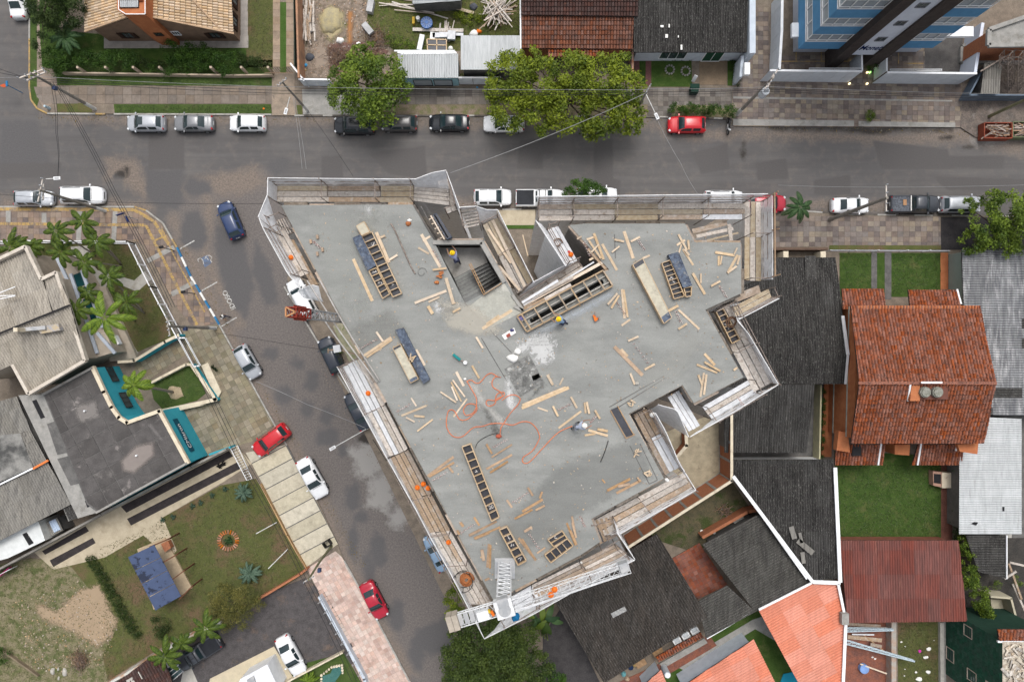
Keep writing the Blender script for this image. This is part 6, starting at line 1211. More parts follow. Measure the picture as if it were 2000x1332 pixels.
# bottom right yards
wallthing('boundary_wall','grey wall between the brick yard and the littered lawn',[(1746,1213),(1746,1345)],0,1.2,.5,M('wall_top_grey',(.33,.31,.28),(.36,.25,.19),scale=2,fine=.15))
for lb,p,q,w_ in(('pale blue steel truss nearest the maroon roof',(1652,1229),(1744,1229),.38),('long pale blue steel truss reaching over the littered lawn',(1652,1253),(1785,1290),.38)):
    th=thing('steel_truss',lb,'truss',W(*p));b=MB();truss(b,W(*p,1.6),W(*q,1.5),w_,.3,12,.035,taper=.25);b.build('chords',M('steel_pale_blue',(.46,.55,.6),(.4,.48,.53),fine=.08),th)
for i,(p,q,w_)in enumerate((((1655,1218),(1720,1222),.3),((1655,1226),(1735,1226),.25),((1655,1243),(1722,1250),.4),((1685,1238),(1732,1275),.1),((1664,1238),(1707,1239),.14),((1680,1296),(1732,1315),.14),((1700,1258),(1722,1262),.35))):b=MB();b.bar(W(*p,.3+.05*i),W(*q,.35+.05*i),w_,.08);tag(b.build('timber',(OLDW+TIMB)[[1,1,1,5,2,6,1][i]]),['thick dark timber right under the maroon roof edge','dark timber second below the maroon roof edge','broad dark timber between the two steel trusses','thin tan batten crossing the long truss','white batten between the two steel trusses','white batten by the blue basin','short dark board at the yard centre'][i],'timber')
b=MB();b.disc(W(1685,1303,.2),.48,.15,.6,16);tag(b.build('basin',M('basin_blue',(.2,.32,.6),rough=.4)),'round pale blue basin in the brick yard','basin');lump('rubbish_bag','pink ball lying on the littered lawn','ball',1796,1271,.14,(.15,.2,.15),M('pink_ball',(.62,.05,.38)),seed=2);bpy.data.objects['rubbish_bag'].name='ball'
for i,(x,y,s_)in enumerate(((1760,1253,.14),(1814,1267,.3),(1808,1283,.28),(1813,1312,.3),(1789,1312,.17),(1795,1326,.35),(1767,1306,.1),(1704,1283,.15),(1709,1286,.15),(1768,1262,.08),(1824,1250,.07),(1766,1319,.1))):lump('litter',['white scrap by the grey wall','white crumpled bag nearest the grey path','white torn paper left of the path','grey white carton at the lower right of the lawn','white scrap in the lower lawn','white heap at the bottom of the lawn','tiny scrap left of the lower lawn','left white scrap on the brick yard','right white scrap on the brick yard','tiny scrap at the lawn head','tiny scrap by the path','tiny scrap at the lawn foot'][i],'litter',x,y,.14,(s_,s_*.7,.08),SACK,seed=i)
wallthing('boundary_wall','white topped wall between the path and the green building',[(1840,1216),(1841,1345)],0,.5,.4,CONC_PALE)
# walled brick yard below the tower
structure('yard_floor',[(1285,850),(1412,800),(1418,925),(1330,975),(1240,1045),(1230,1000)],.1,.16,M('yard_floor',(.36,.31,.22),(.28,.24,.17),fine=.12,stain=(.14,.11,.08),sscale=1.2,slo=.6,shi=.75))
yw=thing('yard_wall','high red block wall with grey columns and cream coping round the yard south of the tower','wall',W(1430,900,3.8))
Pw=PL([(1429,790),(1429,939),(1228,1068)],3.8)
for p,q in zip(Pw,Pw[1:]):
    L=(q-p).length;n=max(1,round(L/1.7));d_=(q-p).normalized()
    for i in range(n):
        a=p.lerp(q,i/n)+d_*.13;c=p.lerp(q,(i+1)/n)-d_*.13
        for zz in range(6):b=MB();b.wall(a,c,.15+zz*.6,.15+zz*.6+.57,.14);b.build('brick_course',BRICKW,yw)
        b=MB();e=p.lerp(q,i/n);b.wall(e-d_*.13,e+d_*.13,.1,3.7,.22);b.build('column',CONC,yw)
    b=MB();b.wall(p-d_*.1,q+d_*.1,3.72,3.85,.26);b.build('coping',CREAM,yw)
    b=MB();b.wall(p,q,.08,.2,.3);b.build('plinth',CONC,yw)
lw=wallthing('yard_wall','low angled brick wall with cream coping under the south notch',[(1340,848),(1341,870),(1322,893)],.1,1.6,.25,BRICKW,cap=CREAM)
# north east fence and gates
fe=thing('metal_fence','grey bar fence in front of the two lawns beside the tiled house','fence',W(1730,490))
for x in(1621,1670,1715,1772,1816):b=MB();p=W(x,489,1.4);b.bar((p.x,p.y,.1),(p.x,p.y,1.6),.07,.07);b.build('post',WHITE,fe)
for z in(.3,.8,1.4):b=MB();b.bar(W(1621,489,z),W(1855,490,z),.04,.04);b.build('rail',MWH,fe)
b=MB()
for k in range(60):p=W(1621+k*4,489,1.4);b.bar((p.x,p.y,.15),(p.x,p.y,1.4),.02,.02)
b.build('bars',CG,fe)['kind']='stuff'
wallthing('boundary_wall','brown wall with cream pillars in front of the black roofed house',[(1510,486),(1615,486)],0,1.4,.25,M('wall_dark_brown',(.12,.08,.06)))
for i,x in enumerate((1535,1608)):b=MB();b.prism(PL([(x-5,491),(x+5,491),(x+5,503),(x-5,503)],1.8),0,1.8);tag(b.build('gate_pillar',CREAM),['left cream pillar of the brown wall gate','right cream pillar of the brown wall gate'][i],'pillar')
# barbecue and bench on the square lawn
bq=thing('barbecue','small brick barbecue with a cream top at the path beside the lawn','barbecue',W(1840,936));b=MB();b.prism(PL([(1822,920),(1842,922),(1842,952),(1823,948)],.9),.1,.9);b.build('hearth',M('hearth_pink',(.4,.24,.18)),bq);b=MB();b.prism(PL([(1824,925),(1838,926),(1838,945),(1824,943)],.92),.88,.91);b.build('grill',BLK,bq);b=MB();b.prism(PL([(1840,923),(1858,923),(1858,953),(1840,953)],1.0),.1,1.0);b.build('worktop',CREAM,bq)
# ---- clinic and west houses
h=house('two storey house with tan corrugated roofs and beige walls behind the palms',[(-60,545),(48,492),(80,556),(108,542),(160,700),(62,755),(30,712),(-60,745)],0,5.4,WBEIGE,[(([(-60,537,5.6),(52,484,5.6),(84,546,6.1),(102,608,6.6),(-60,675,6.6)],117,'corrugated',[TAN_C,TAN_C,DECK]),dict(length=2.6)),(([(84,547,5.9),(112,534,5.9),(137,595,6.6),(103,608,6.6)],117,'corrugated',[TAN_C,TAN_C,DECK]),dict(length=2.6)),(([(-60,677,6.6),(137,596,6.6),(168,703,5.8),(58,768,5.8),(28,712,5.9),(-60,750,5.9)],117,'corrugated',[TAN_C,TAN_C,DECK]),dict(length=2.6))])
for p,q in(((-60,535),(52,482)),((52,482),(83,546)),((83,546),(112,532)),((112,532),(168,704)),((168,704),(58,769)),((58,769),(27,712))):b=MB();b.bar(W(*p,6.0),W(*q,6.0),.3,.5);b.build('parapet',M('parapet_cream',(.54,.49,.42),(.45,.4,.34),fine=.15),h)
b=MB();b.bar(W(-40,667,6.8),W(136,596,6.8),.14,.12);b.build('ridge_gutter',BLK,h)
b=MB();b.prism(PL([(26,640),(34,640),(34,648),(26,648)],8.2),6,8.2);b.build('vent_pipe',CREAM,h);b=MB();b.prism(PL([(70,640),(112,632),(116,645),(78,652)],7.0),6.2,6.9);b.build('chimney',M('chimney_board',(.42,.34,.22),(.3,.3,.32),scale=1.5),h)
b=MB();b.bar(W(28,645,7.0),W(90,640,7.0),.35,.3);b.build('duct',CG,h)
b=MB();[b.bar(W(0,y,7.0),W(30,y2,7.0),.07,.07)for y,y2 in((572,560),(578,577),(584,578))];b.build('antenna',WHITE,h)
an=thing('annex','beige annex with dark teal skylights between the palms and the corrugated house','annex',W(150,600));b=MB();b.prism(PL([(112,505),(132,500),(175,575),(222,688),(182,700),(120,545)],3.0),0,2.9);b.build('walls',WBEIGE,an)
for i,q in enumerate((((141,538),(158,531),(166,556),(151,562)),((152,564),(168,558),(175,577),(160,583)),((161,585),(176,579),(184,603),(170,607)),((172,609),(186,604),(192,622),(178,627)))):b=MB();b.prism(PL(q,3.0),2.85,2.96);b.build('skylight',M('teal_glass',(.01,.05,.055),rough=.12),an)
for p,q in(((138,535),(190,690)),((160,528),(200,640)),((190,650),(225,690)),((112,505),(138,560))):b=MB();b.bar(W(*p,3.1),W(*q,3.1),.3,.2);b.build('beam',M('beam_blue_grey',(.42,.46,.52),(.38,.42,.48),fine=.06),an)
b=MB();b.box(W(228,665,1.5),(.45,1.0,.6),R(28));tag(b.build('air_conditioner',WHITE),'white air conditioner unit on the annex terrace','air conditioner')
structure('terrace_beige',[(178,560),(205,560),(268,700),(215,706),(170,590)],.1,.6,WBEIGE)
DRF=M('tarred_slab',(.085,.079,.076),(.062,.058,.056),scale=.8,fine=.25,stain=(.19,.175,.165),sscale=.35,slo=.56,shi=.66)
cl=house('teal clinic with a dark slab flat roof and curved cream parapet',[(85,771),(183,718),(205,765),(220,795),(234,815),(250,825),(313,802),(368,903),(190,1000),(170,985)],0,4.5,TEAL,(),'clinic','building',flat=CONC_DARK)
paving_root=None
base=[(p.x,p.y)for p in PL([(89,773),(181,722),(202,766),(232,817),(250,828),(311,806),(364,902),(191,996),(172,982)],4.5)]
a0=R(28);Q=rot2(base,-a0);xs=[p[0]for p in Q];ys=[p[1]for p in Q];y=min(ys)
DRFS=[DRF,M('tarred_slab_b',(.10,.093,.09),(.074,.069,.067),scale=.9,fine=.25,stain=(.22,.2,.19),sscale=.4,slo=.58,shi=.66)]
while y<max(ys):
    x=min(xs)
    while x<max(xs):
        C=clip(Q,x,x+1.70,y,y+1.60)
        if C and abs(area(C))>.1:b=MB();b.prism(rot2(C,a0),4.5,4.53+random.uniform(0,.015));b.build('roof_slab',random.choice(DRFS),cl)
        x+=1.78
    y+=1.68
cp_=[(183,718),(205,765),(220,795),(234,815),(250,825),(313,802),(368,903)]
for p,q in zip(cp_,cp_[1:]):a,c=W(*p,4.5),W(*q,4.5);d_=(c-a).normalized()*.12;b=MB();b.wall(a-d_,c+d_,4.4,4.75,.36);b.build('parapet',CREAM,cl)
for p,q in(((85,771),(183,718)),((368,903),(190,1000))):b=MB();b.wall(W(*p,4.5),W(*q,4.5),4.0,4.8,.2);b.build('side_parapet',CONC,cl)
film('pale_stain',[(148,790),(190,780),(195,815),(160,828),(146,815)],4.56,(.26,.24,.225),dens=.7,res=.1);film('pale_stain',[(235,900),(265,870),(300,862),(302,890),(262,925),(240,920)],4.56,(.27,.235,.215),dens=.85,amp=.1,res=.1);film('streak',[(290,830),(294,828),(318,858),(314,860)],4.56,(.3,.28,.27),dens=.7,amp=.1,res=.06)
for x,y in((167,802),(268,889)):b=MB();b.disc(W(x,y,4.55),.09,4.5,4.8,10);b.build('roof_vent',WHITE,cl)
# sign on the facade that faces the street
A_,B_=W(313,802,4.5),W(368,903,4.5);dv=(A_-B_);dv.z=0;Lw=dv.length;dv.normalize();on=Vector((dv.y,-dv.x,0));mid=B_+dv*(Lw*.52);SGN=M('sign_petrol',(.01,.08,.12),fine=.03)
b=MB();p0,p1=B_+dv*(Lw*.16)+on*.03,B_+dv*(Lw*.80)+on*.03;b.hexa([Vector((p.x,p.y,2.35))for p in(p0,p0+on*.05,p1+on*.05,p1)],[Vector((p.x,p.y,3.25))for p in(p0,p0+on*.05,p1+on*.05,p1)]);b.build('sign_board',SGN,cl)
upm=Matrix((dv,Vector((0,0,1)),on)).transposed();text3('sign_lettering','CMitron',Vector((mid.x,mid.y,2.8))-dv*.35+on*.10,.80,0,M('sign_white',(.8,.8,.8)),cl,upm)
A2,B2=W(183,718,4.5),W(234,815,4.5);d2=(A2-B2);d2.z=0;L2=d2.length
for s0,m in((.9,'yellow_cactus'),(3.9,'dark')):window(cl,(B2.x,B2.y),(A2.x,A2.y),s0,s0+1.6,1.6,2.6,M('frame_dark',(.03,.03,.03)),PANE,3)
for px_ in((64,790),(98,840),(122,900)):pass
sl=house('grey concrete side strip with two sunken bays left of the clinic roof',[(36,772),(85,771),(192,1000),(152,1012)],0,4.3,CONC,(),'side_building','building')
for q in(((92,828),(113,820),(142,882),(112,888)),((112,896),(142,888),(170,940),(138,948))):b=MB();b.prism(PL(q,4.3),4.3,4.32);b.build('sunken_bay',CONC_DARK,sl)
for q in(((63,783),(71,780),(88,815),(80,818)),((166,978),(173,976),(177,988),(171,991))):b=MB();b.prism(PL(q,4.3),4.3,4.33);b.build('shaft_opening',BLK,sl)
h=house('long light grey corrugated roof at the left edge above the drive',[(-60,990),(88,910),(132,985),(-60,1078)],0,3.9,CONC,[(([(-60,978,4.2),(92,901,4.2),(140,984,4.2),(-60,1086,4.2)],117,'corrugated',[LGR_C,LGR_C,DECK]),dict(length=2.6))])
b=MB();b.bar(W(65,915,4.5),W(94,899,4.5),.2,.16);b.build('ridge_tile_orange',M('orange_ridge',(.68,.2,.06)),h);b=MB();b.bar(W(-60,975,4.4),W(65,914,4.4),.16,.1);b.build('gutter',WHITE,h)
house('narrow tan corrugated roof between the flat box and the clinic strip',[(-60,800),(32,776),(86,898),(66,908),(40,846),(-60,860)],0,4.0,CONC,[(([(-60,800,4.3),(33,774,4.3),(60,840,4.3),(-60,872,4.3)],117,'corrugated',[LGR_C,LGR_C,DECK]),dict(length=2.6)),(([(40,846,4.3),(60,840,4.3),(92,900,4.3),(66,912,4.3)],117,'corrugated',[LGR_C,LGR_C,DECK]),)])
house('flat stained concrete box roof at the left edge',[(-60,855),(39,846),(64,912),(-60,968)],0,4.4,CONC,(),flat=M('box_top',(.24,.235,.22),(.07,.07,.068),scale=.5,lo=.42,hi=.6,fine=.2))
b_=house('white painted flat roof with a dark shaft below the light grey roof',[(-60,1070),(75,1018),(88,1055),(15,1090),(-60,1110)],0,3.2,M('white_roof_wall',(.5,.5,.47)),(),flat=M('white_roof',(.62,.64,.63),(.55,.57,.56),fine=.05))
b=MB();b.prism(PL([(44,1043),(52,1039),(66,1060),(57,1065)],3.2),3.2,3.23);b.build('shaft_opening',BLK,b_)
house('small yard roof with a blue sheet beside the white flat roof',[(76,1030),(112,1010),(124,1035),(88,1052)],0,2.0,CONC_DARK,[(([(78,1026,2.2),(112,1010,2.2),(124,1035,2.2),(88,1054,2.2)],117,'corrugated',[LGR_C,DECK]),),(([(96,1018,2.28),(108,1013,2.28),(118,1034,2.28),(105,1040,2.28)],117,'corrugated',[M('sheet_blue',(.4,.48,.6)),DECK]),)],'shed','shed')
house('small dark corrugated roof panel framed in concrete beside the clinic strip',[(120,985),(134,978),(152,1008),(134,1018)],0,3.8,CONC,[(([(122,984,4.0),(136,977,4.0),(152,1007,4.0),(135,1017,4.0)],117,'corrugated',[RB2,DECK]),)],'shed','shed')
wallthing('boundary_wall','long grey boundary wall between the clinic and the beige drive',[(-60,1142),(196,1005),(372,912),(440,878)],0,2.2,.2,M('wall_grey_old',(.3,.285,.255),(.2,.19,.17),fine=.15))
wallthing('roadside_wall','small teal wall at the end of the grey boundary wall',[(408,888),(448,874)],0,1.5,.2,TEAL)
g2=thing('sliding_gate','white bar gate across the beige drive','gate',W(475,905))
for z,o_ in((1.3,0),(.7,0),(.2,0)):b=MB();b.bar(W(450,876,z),W(482,938,z),.06,.06);b.bar(W(464,870,z)+Vector((0,0,-.01)),W(492,934,z),.05,.05);b.build('rail',WHITE,g2)
for k in range(14):b=MB();p=lerp2((450,876),(482,938),k/13);q=lerp2((464,870),(492,934),k/13);b.bar(W(*p,1.3),W(*q,1.28),.03,.03);b.build('bar',WHITE,g2)
# teal garden walls of the clinic
wallthing('garden_wall','teal garden wall on the upper side of the clinic forecourt',[(232,707),(262,705),(322,668),(348,655)],0,1.5,.2,TEAL,cap=CREAM)
wallthing('garden_wall','teal and cream street wall of the clinic garden',[(374,712),(421,780),(392,787)],0,.9,.3,TEAL,cap=CREAM);wallthing('garden_wall','cream ramp wall between the clinic yard and its palm garden',[(295,747),(362,712),(372,712)],0,.8,.25,CREAM)
wallthing('garden_wall','lower cream kerb wall of the palm garden',[(318,803),(392,788)],0,.8,.5,CREAM)
b=MB();[b.bar(W(*p,1.5),W(*q,1.5),.14,.1)for p,q in(((348,660),(378,716)),((362,660),(391,714)),((348,660),(362,660)),((378,716),(391,714)))];tag(b.build('open_gate',WHITE),'white gate frame of the clinic forecourt','gate')
structure('forecourt_edge',[(393,714),(406,708),(432,765),(423,782)],.1,.4,CREAM)
# white fences round the corner garden
fw=thing('white_fence','white bar fence round the corner garden of the palms','fence',W(250,472));Pf=PL([(-40,473),(40,470),(248,472),(292,560),(345,660)],1.7)
for p,q in zip(Pf,Pf[1:]):
    L=(q-p).length;n=max(1,round(L/2.2));d_=(q-p).normalized()
    for i in range(n+1):e=p.lerp(q,i/n);b=MB();b.bar((e.x,e.y,.1),(e.x,e.y,1.8),.12,.12);b.build('post',WHITE,fw)
    for z in(.25,1.65):b=MB();b.bar((p.x,p.y,z),(q.x,q.y,z),.10,.07);b.build('rail',WHITE,fw)
    b=MB();m_=int(L/.16);[b.bar((e.x,e.y,.25),(e.x,e.y,1.65),.03,.03)for e in(p.lerp(q,k/m_)for k in range(m_))];b.build('bars',WHITE,fw)['kind']='stuff'
# shelter, planter, low walls on the big lawn
sh=thing('shelter','blue sheet roof shelter over a pale timber deck on the lawn','shelter',W(310,1125));BL=M('tarp_blue',(.062,.085,.155),(.055,.075,.135),fine=.05,stain=(.026,.032,.055),sscale=.9,slo=.55,shi=.585,rough=.5)
for k in range(4):
    a,c=lerp2((250,1087),(304,1192),(k+.02)/4),lerp2((250,1087),(304,1192),(k+.98)/4);a2,c2=lerp2((301,1063),(354,1164),(k+.02)/4),lerp2((301,1063),(354,1164),(k+.98)/4)
    b=MB();b.prism(PL([a,a2,c2,c],2.6),2.58,2.62);b.build('roof_panel',BL,sh)
b=MB();b.prism(PL([(268,1072),(322,1050),(375,1148),(350,1165),(300,1190)],.3),.1,.32);b.build('deck',M('deck_pale',(.42,.33,.22),(.36,.28,.19),scale=3,fine=.15,stain=(.25,.19,.14),slo=.6),sh)
for k in range(4):p,q=lerp2((292,1068),(350,1170),k/3),lerp2((330,1052),(376,1144),k/3);b=MB();b.bar(W(*p,2.4),W(*q,2.3),.12,.14);b.build('rafter',M('rafter_brown',(.13,.06,.035)),sh);b=MB();e=W(*q,2.3);b.bar((e.x,e.y,.2),(e.x,e.y,2.3),.12,.12);b.build('post',MATS['rafter_brown'],sh)
b=MB();b.prism(PL([(314,1062),(328,1056),(334,1070),(322,1078)],.9),.3,.9);b.build('brick_stove',BRICKW,sh)
pr=thing('stone_ring','ring of terracotta bricks round a spiky plant on the lawn','planter',W(446,1055))
for k in range(24):a=k/24*6.283;c=W(446,1055,.15)+Vector((.95*math.cos(a),.9*math.sin(a),.04));b=MB();b.box(c,(.42,.12,.1),a);b.build('brick',M('brick_loose',(.42,.17,.08),(.32,.13,.07),rnd=.25,fine=.2),pr)
wallthing('boundary_wall','white and brick topped wall along the lower edge of the big lawn',[(203,1340),(300,1285),(345,1256),(430,1216)],0,1.5,.25,M('wall_white_old',(.5,.49,.45),(.4,.22,.13),scale=.5,lo=.45,hi=.55,fine=.1));wallthing('boundary_wall','rusty brick wall between the round shrub and the tarmac yard',[(505,1170),(585,1122),(598,1112)],0,1.0,.2,BRICKW)
h=house('brown tile roof cut by the bottom edge left of the palms',[(215,1345),(292,1296),(318,1345)],0,2.8,WHITE,[(([(205,1350,3.0),(288,1287,3.0),(318,1283,3.0),(345,1350,3.0)],118,'tile',[DBR_T,DECK]),dict(pitch=.30,length=.44))]);b=MB();b.bar(W(252,1325,3.1),W(264,1345,3.1),.7,.04);b.bar(W(270,1311,3.15),W(278,1325,3.15),.1,.06);b.build('clear_sheet',CONC_PALE,h)
pg=thing('pergola','dark glazed lean-to roof beside the brown tile roof','pergola',W(335,1310));b=MB();b.prism(PL([(322,1308),(345,1291),(356,1312),(335,1330)],2.4),2.36,2.4);b.build('glass_roof',PANE,pg)
for k in range(4):p,q=lerp2((322,1308),(335,1330),k/3),lerp2((345,1291),(356,1312),k/3);b=MB();b.bar(W(*p,2.45),W(*q,2.45),.08,.08);b.build('bar',CG,pg)
h=house('white flat roof with hatch in the cream terrace at the bottom',[(458,1345),(470,1325),(522,1297),(545,1345)],0,2.6,WHITE,(),flat=M('white_flat',(.68,.70,.72),(.62,.64,.66),fine=.03));b=MB();b.prism(PL([(482,1328),(495,1320),(502,1345),(488,1345)],2.8),2.6,2.8);b.build('roof_hatch',CG,h)
wf=wallthing('boundary_wall','white wall and fence left of the pink pavement',[(623,1165),(711,1325),(716,1345)],0,.9,.3,M('wall_pale_blue',(1,1,1)))
for k in range(8):p=lerp2((623,1165),(711,1325),(k+.3)/8);b=MB();e=W(*p,.9);b.bar((e.x,e.y,.9),(e.x,e.y,1.9),.05,.05);b.bar((e.x,e.y,1.9),(e.x+.4,e.y+.2,1.9),.04,.04);b.build('spike_post',CG,wf)
wallthing('low_wall','thin cream wall below the white car in the tarmac yard',[(560,1332),(668,1275)],0,.8,.15,CREAM)
wallthing('low_wall','thin tan kerb wall between the big lawn and the cream pavement',[(508,945),(560,1045),(597,1110)],0,.5,.14,M('wall_tan',(.42,.27,.13),(.36,.23,.12)))
lk=thing('pond','small teal pond edged with pale stones in the bottom garden','pond',W(650,1315));b=MB();b.prism(PL([(628,1345),(628,1320),(645,1315),(652,1300),(665,1300),(668,1312),(655,1330),(650,1345)],.2),.1,.2);b.build('water',M('pond_water',(.04,.12,.11),(.06,.15,.13),scale=3,rough=.3,fine=.2),lk)
for k in range(16):a=lerp2([(628,1345),(628,1318),(648,1302),(668,1298),(670,1318)][min(k//4,3)],[(628,1345),(628,1318),(648,1302),(668,1298),(670,1318)][min(k//4,3)+1],(k%4)/4);b=MB();b.disc(W(*a,.2),random.uniform(.1,.16),.15,.3,7);b.build('edging_stone',CREAM,lk)
# ================================================================ PLANTS
def leafmat(name,a,b_,tr=.25):
    m=bpy.data.materials.new(name);m.use_nodes=True;nt=m.node_tree;nt.nodes.clear();out=nd(nt,'ShaderNodeOutputMaterial')
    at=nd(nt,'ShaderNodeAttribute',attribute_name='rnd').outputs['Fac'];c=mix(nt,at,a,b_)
    d_=nd(nt,'ShaderNodeBsdfPrincipled');d_.inputs['Roughness'].default_value=.55;d_.inputs['Specular IOR Level'].default_value=.25;t=nd(nt,'ShaderNodeBsdfTranslucent');mx=nd(nt,'ShaderNodeMixShader');mx.inputs[0].default_value=tr
    nt.links.new(c,d_.inputs['Base Color']);nt.links.new(c,t.inputs['Color']);nt.links.new(d_.outputs[0],mx.inputs[1]);nt.links.new(t.outputs[0],mx.inputs[2]);nt.links.new(mx.outputs[0],out.inputs[0]);return m
BARK=M('bark',(.13,.1,.08),(.09,.07,.055),scale=6,fine=.3)
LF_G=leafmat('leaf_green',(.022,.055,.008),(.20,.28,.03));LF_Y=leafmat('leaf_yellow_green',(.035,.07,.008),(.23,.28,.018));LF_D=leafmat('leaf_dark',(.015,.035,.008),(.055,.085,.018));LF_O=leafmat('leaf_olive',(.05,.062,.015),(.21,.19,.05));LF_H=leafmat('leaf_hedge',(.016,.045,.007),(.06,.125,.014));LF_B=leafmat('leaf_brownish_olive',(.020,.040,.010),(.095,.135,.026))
def leaves(name,blobs,n,size,mat,parent=None,clumps=19,flat=.8,lo=.45,kind=None):
    """leaf faces in clumps on the shell of several rounded masses; blobs are (px, py, z, radius px, height)"""
    C=[];Wt=[]
    for(px,py,z,rp,hz)in blobs:
        c=W(px,py,z);r=rp*(H-z)/F;C.append((c.x,c.y,c.z,r,hz));Wt.append(r*r)
    Wt=np.array(Wt)/sum(Wt);pts=[];rn=[]
    for k,(x,y,z,r,hz)in enumerate(C):
        m=max(8,int(n*Wt[k]));nc=max(12,int(clumps*(r/1.5)**1.3)+4)
        u=rng.random(nc)*6.283;v=np.arccos(1-rng.random(nc)*1.15);rr=r*(.70+.28*rng.random(nc));cx=np.stack([x+rr*np.sin(v)*np.cos(u),y+rr*np.sin(v)*np.sin(u),z+hz*np.cos(v)*(.75+.25*rng.random(nc))],-1)
        tone=rng.random(nc)**1.4*.65;ci=rng.integers(0,nc,m);cr=min(.22*r+.18,.75)
        g=rng.normal(size=(m,3));g/=np.linalg.norm(g,axis=1)[:,None];g*=(rng.random(m)**.5)[:,None]*cr*np.array([1,1,.6]);p=cx[ci]+g
        pts.append(p);rn.append(np.clip(tone[ci]+rng.random(m)*.35+.25*(g[:,2]/cr),0,1))  # random tone plus paler clump tops: light from above put into leaf colour
    P=np.concatenate(pts);rn=np.concatenate(rn);P[:,2]=np.maximum(P[:,2],.15);m=len(P)
    a=rng.normal(size=(m,3));a[:,2]*=lo;a/=np.linalg.norm(a,axis=1)[:,None];b_=rng.normal(size=(m,3));b_[:,2]*=lo;b_-=(b_*a).sum(1)[:,None]*a;b_/=np.linalg.norm(b_,axis=1)[:,None]
    s=(size*(.45+1.0*rng.random(m)**1.5))[:,None];V=np.stack([P-a*s*.5,P+b_*s*.27,P+a*s*.5,P-b_*s*.27],1).reshape(-1,3)
    me=bpy.data.meshes.new(name);me.vertices.add(4*m);me.vertices.foreach_set('co',V.ravel());me.loops.add(4*m);me.loops.foreach_set('vertex_index',np.arange(4*m,dtype=np.int32));me.polygons.add(m);me.polygons.foreach_set('loop_start',np.arange(0,4*m,4,dtype=np.int32));me.polygons.foreach_set('loop_total',np.full(m,4,np.int32));me.update(calc_edges=True)
    at=me.attributes.new('rnd','FLOAT','FACE');at.data.foreach_set('value',rn.astype(np.float32));me.materials.append(mat);o=link(name,me,parent)
    if kind:o['kind']=kind
    return o
def tree(label,base,blobs,n,size,mat,trunk=.18,name='tree',cat='tree',**k):
    g=W(*base);th=thing(name,label,cat,(g.x,g.y,0));leaves('crown',blobs,n,size,mat,th,**k)
    b=MB();fork=Vector((g.x,g.y,0)).lerp(W(*blobs[0][:3]),.45);fork.x,fork.y=g.x+.1,g.y+.1;b.path([(g.x,g.y,-.1),fork],trunk,8,r1=trunk*.7)
    for q in blobs:c=W(q[0],q[1],q[2]+q[4]*.3);mid=fork.lerp(c,.5)+Vector((0,0,.3));b.path(smoothpath([fork,mid,c],4),trunk*.55,6,r1=.03)
    b.build('trunk',BARK,th,smooth=True);return th
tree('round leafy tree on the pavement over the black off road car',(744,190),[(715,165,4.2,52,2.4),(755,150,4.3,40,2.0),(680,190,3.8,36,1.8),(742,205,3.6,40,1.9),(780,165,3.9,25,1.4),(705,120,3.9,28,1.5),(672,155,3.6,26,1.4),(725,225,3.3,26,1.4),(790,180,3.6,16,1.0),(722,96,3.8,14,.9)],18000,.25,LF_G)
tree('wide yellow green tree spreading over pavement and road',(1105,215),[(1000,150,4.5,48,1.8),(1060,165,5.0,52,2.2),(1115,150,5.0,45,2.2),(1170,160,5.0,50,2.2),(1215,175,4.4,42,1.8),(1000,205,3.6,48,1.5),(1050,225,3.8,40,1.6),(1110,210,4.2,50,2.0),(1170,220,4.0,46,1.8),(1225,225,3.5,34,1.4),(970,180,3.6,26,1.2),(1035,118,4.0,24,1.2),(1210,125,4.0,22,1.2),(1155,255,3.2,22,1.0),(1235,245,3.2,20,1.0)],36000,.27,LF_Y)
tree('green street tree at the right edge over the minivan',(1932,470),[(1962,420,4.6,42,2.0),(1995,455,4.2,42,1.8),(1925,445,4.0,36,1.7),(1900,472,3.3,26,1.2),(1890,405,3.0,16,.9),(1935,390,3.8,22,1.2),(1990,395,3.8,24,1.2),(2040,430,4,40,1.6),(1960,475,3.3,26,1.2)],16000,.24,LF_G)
tree('small dark green street tree rising behind the north east scaffold',(1138,382),[(1130,372,3.0,20,1.0),(1155,374,3.1,20,1.0),(1172,378,2.6,13,.8),(1110,378,2.4,11,.7),(1138,362,3.0,11,.8)],5000,.16,LF_H,.1)
tree('dark olive tree at the bottom below the crane',(960,1290),[(940,1260,4.0,55,2.0),(990,1290,4.2,55,2.2),(900,1290,3.6,40,1.6),(1020,1250,3.6,40,1.6),(950,1320,3.8,50,1.8),(1040,1300,3.2,34,1.4),(895,1235,3.0,22,1.0),(1010,1335,3.6,44,1.6),(905,1330,3.4,36,1.4),(970,1240,3.8,40,1.8),(925,1300,4.4,45,2),(975,1310,4.6,45,2)],52000,.21,LF_B)
tree('light green bush tree between the road and the lower west platform',(893,1180),[(890,1170,2.6,22,1.0),(885,1200,2.2,16,.8),(905,1200,2.2,20,.9),(895,1145,2.2,12,.7)],5000,.15,LF_Y,.08)
tree('yellow olive round shrub tree in the corner of the big lawn',(462,1170),[(455,1180,2.6,38,1.4),(480,1165,2.6,28,1.2),(430,1160,2.2,22,1.0),(440,1205,2.0,26,1.0),(475,1205,2.0,22,.9),(500,1180,2.0,16,.8),(420,1190,1.8,16,.8)],14000,.12,LF_O,.12)
tree('dark dense tree at the top left beside the corner house',(110,20),[(95,10,3.6,40,1.6),(140,-10,3.8,40,1.6),(88,50,2.6,24,1.2),(150,25,3.0,26,1.2),(118,40,2.6,28,1.1),(84,85,2.0,18,.9),(110,-30,4,40,1.6)],18000,.16,LF_D)
tree('dark green tree mass below the olive tree at the bottom',(1075,1320),[(1085,1320,2.4,22,1.2),(1060,1330,2.4,22,1.2)],4000,.15,LF_H,.08)
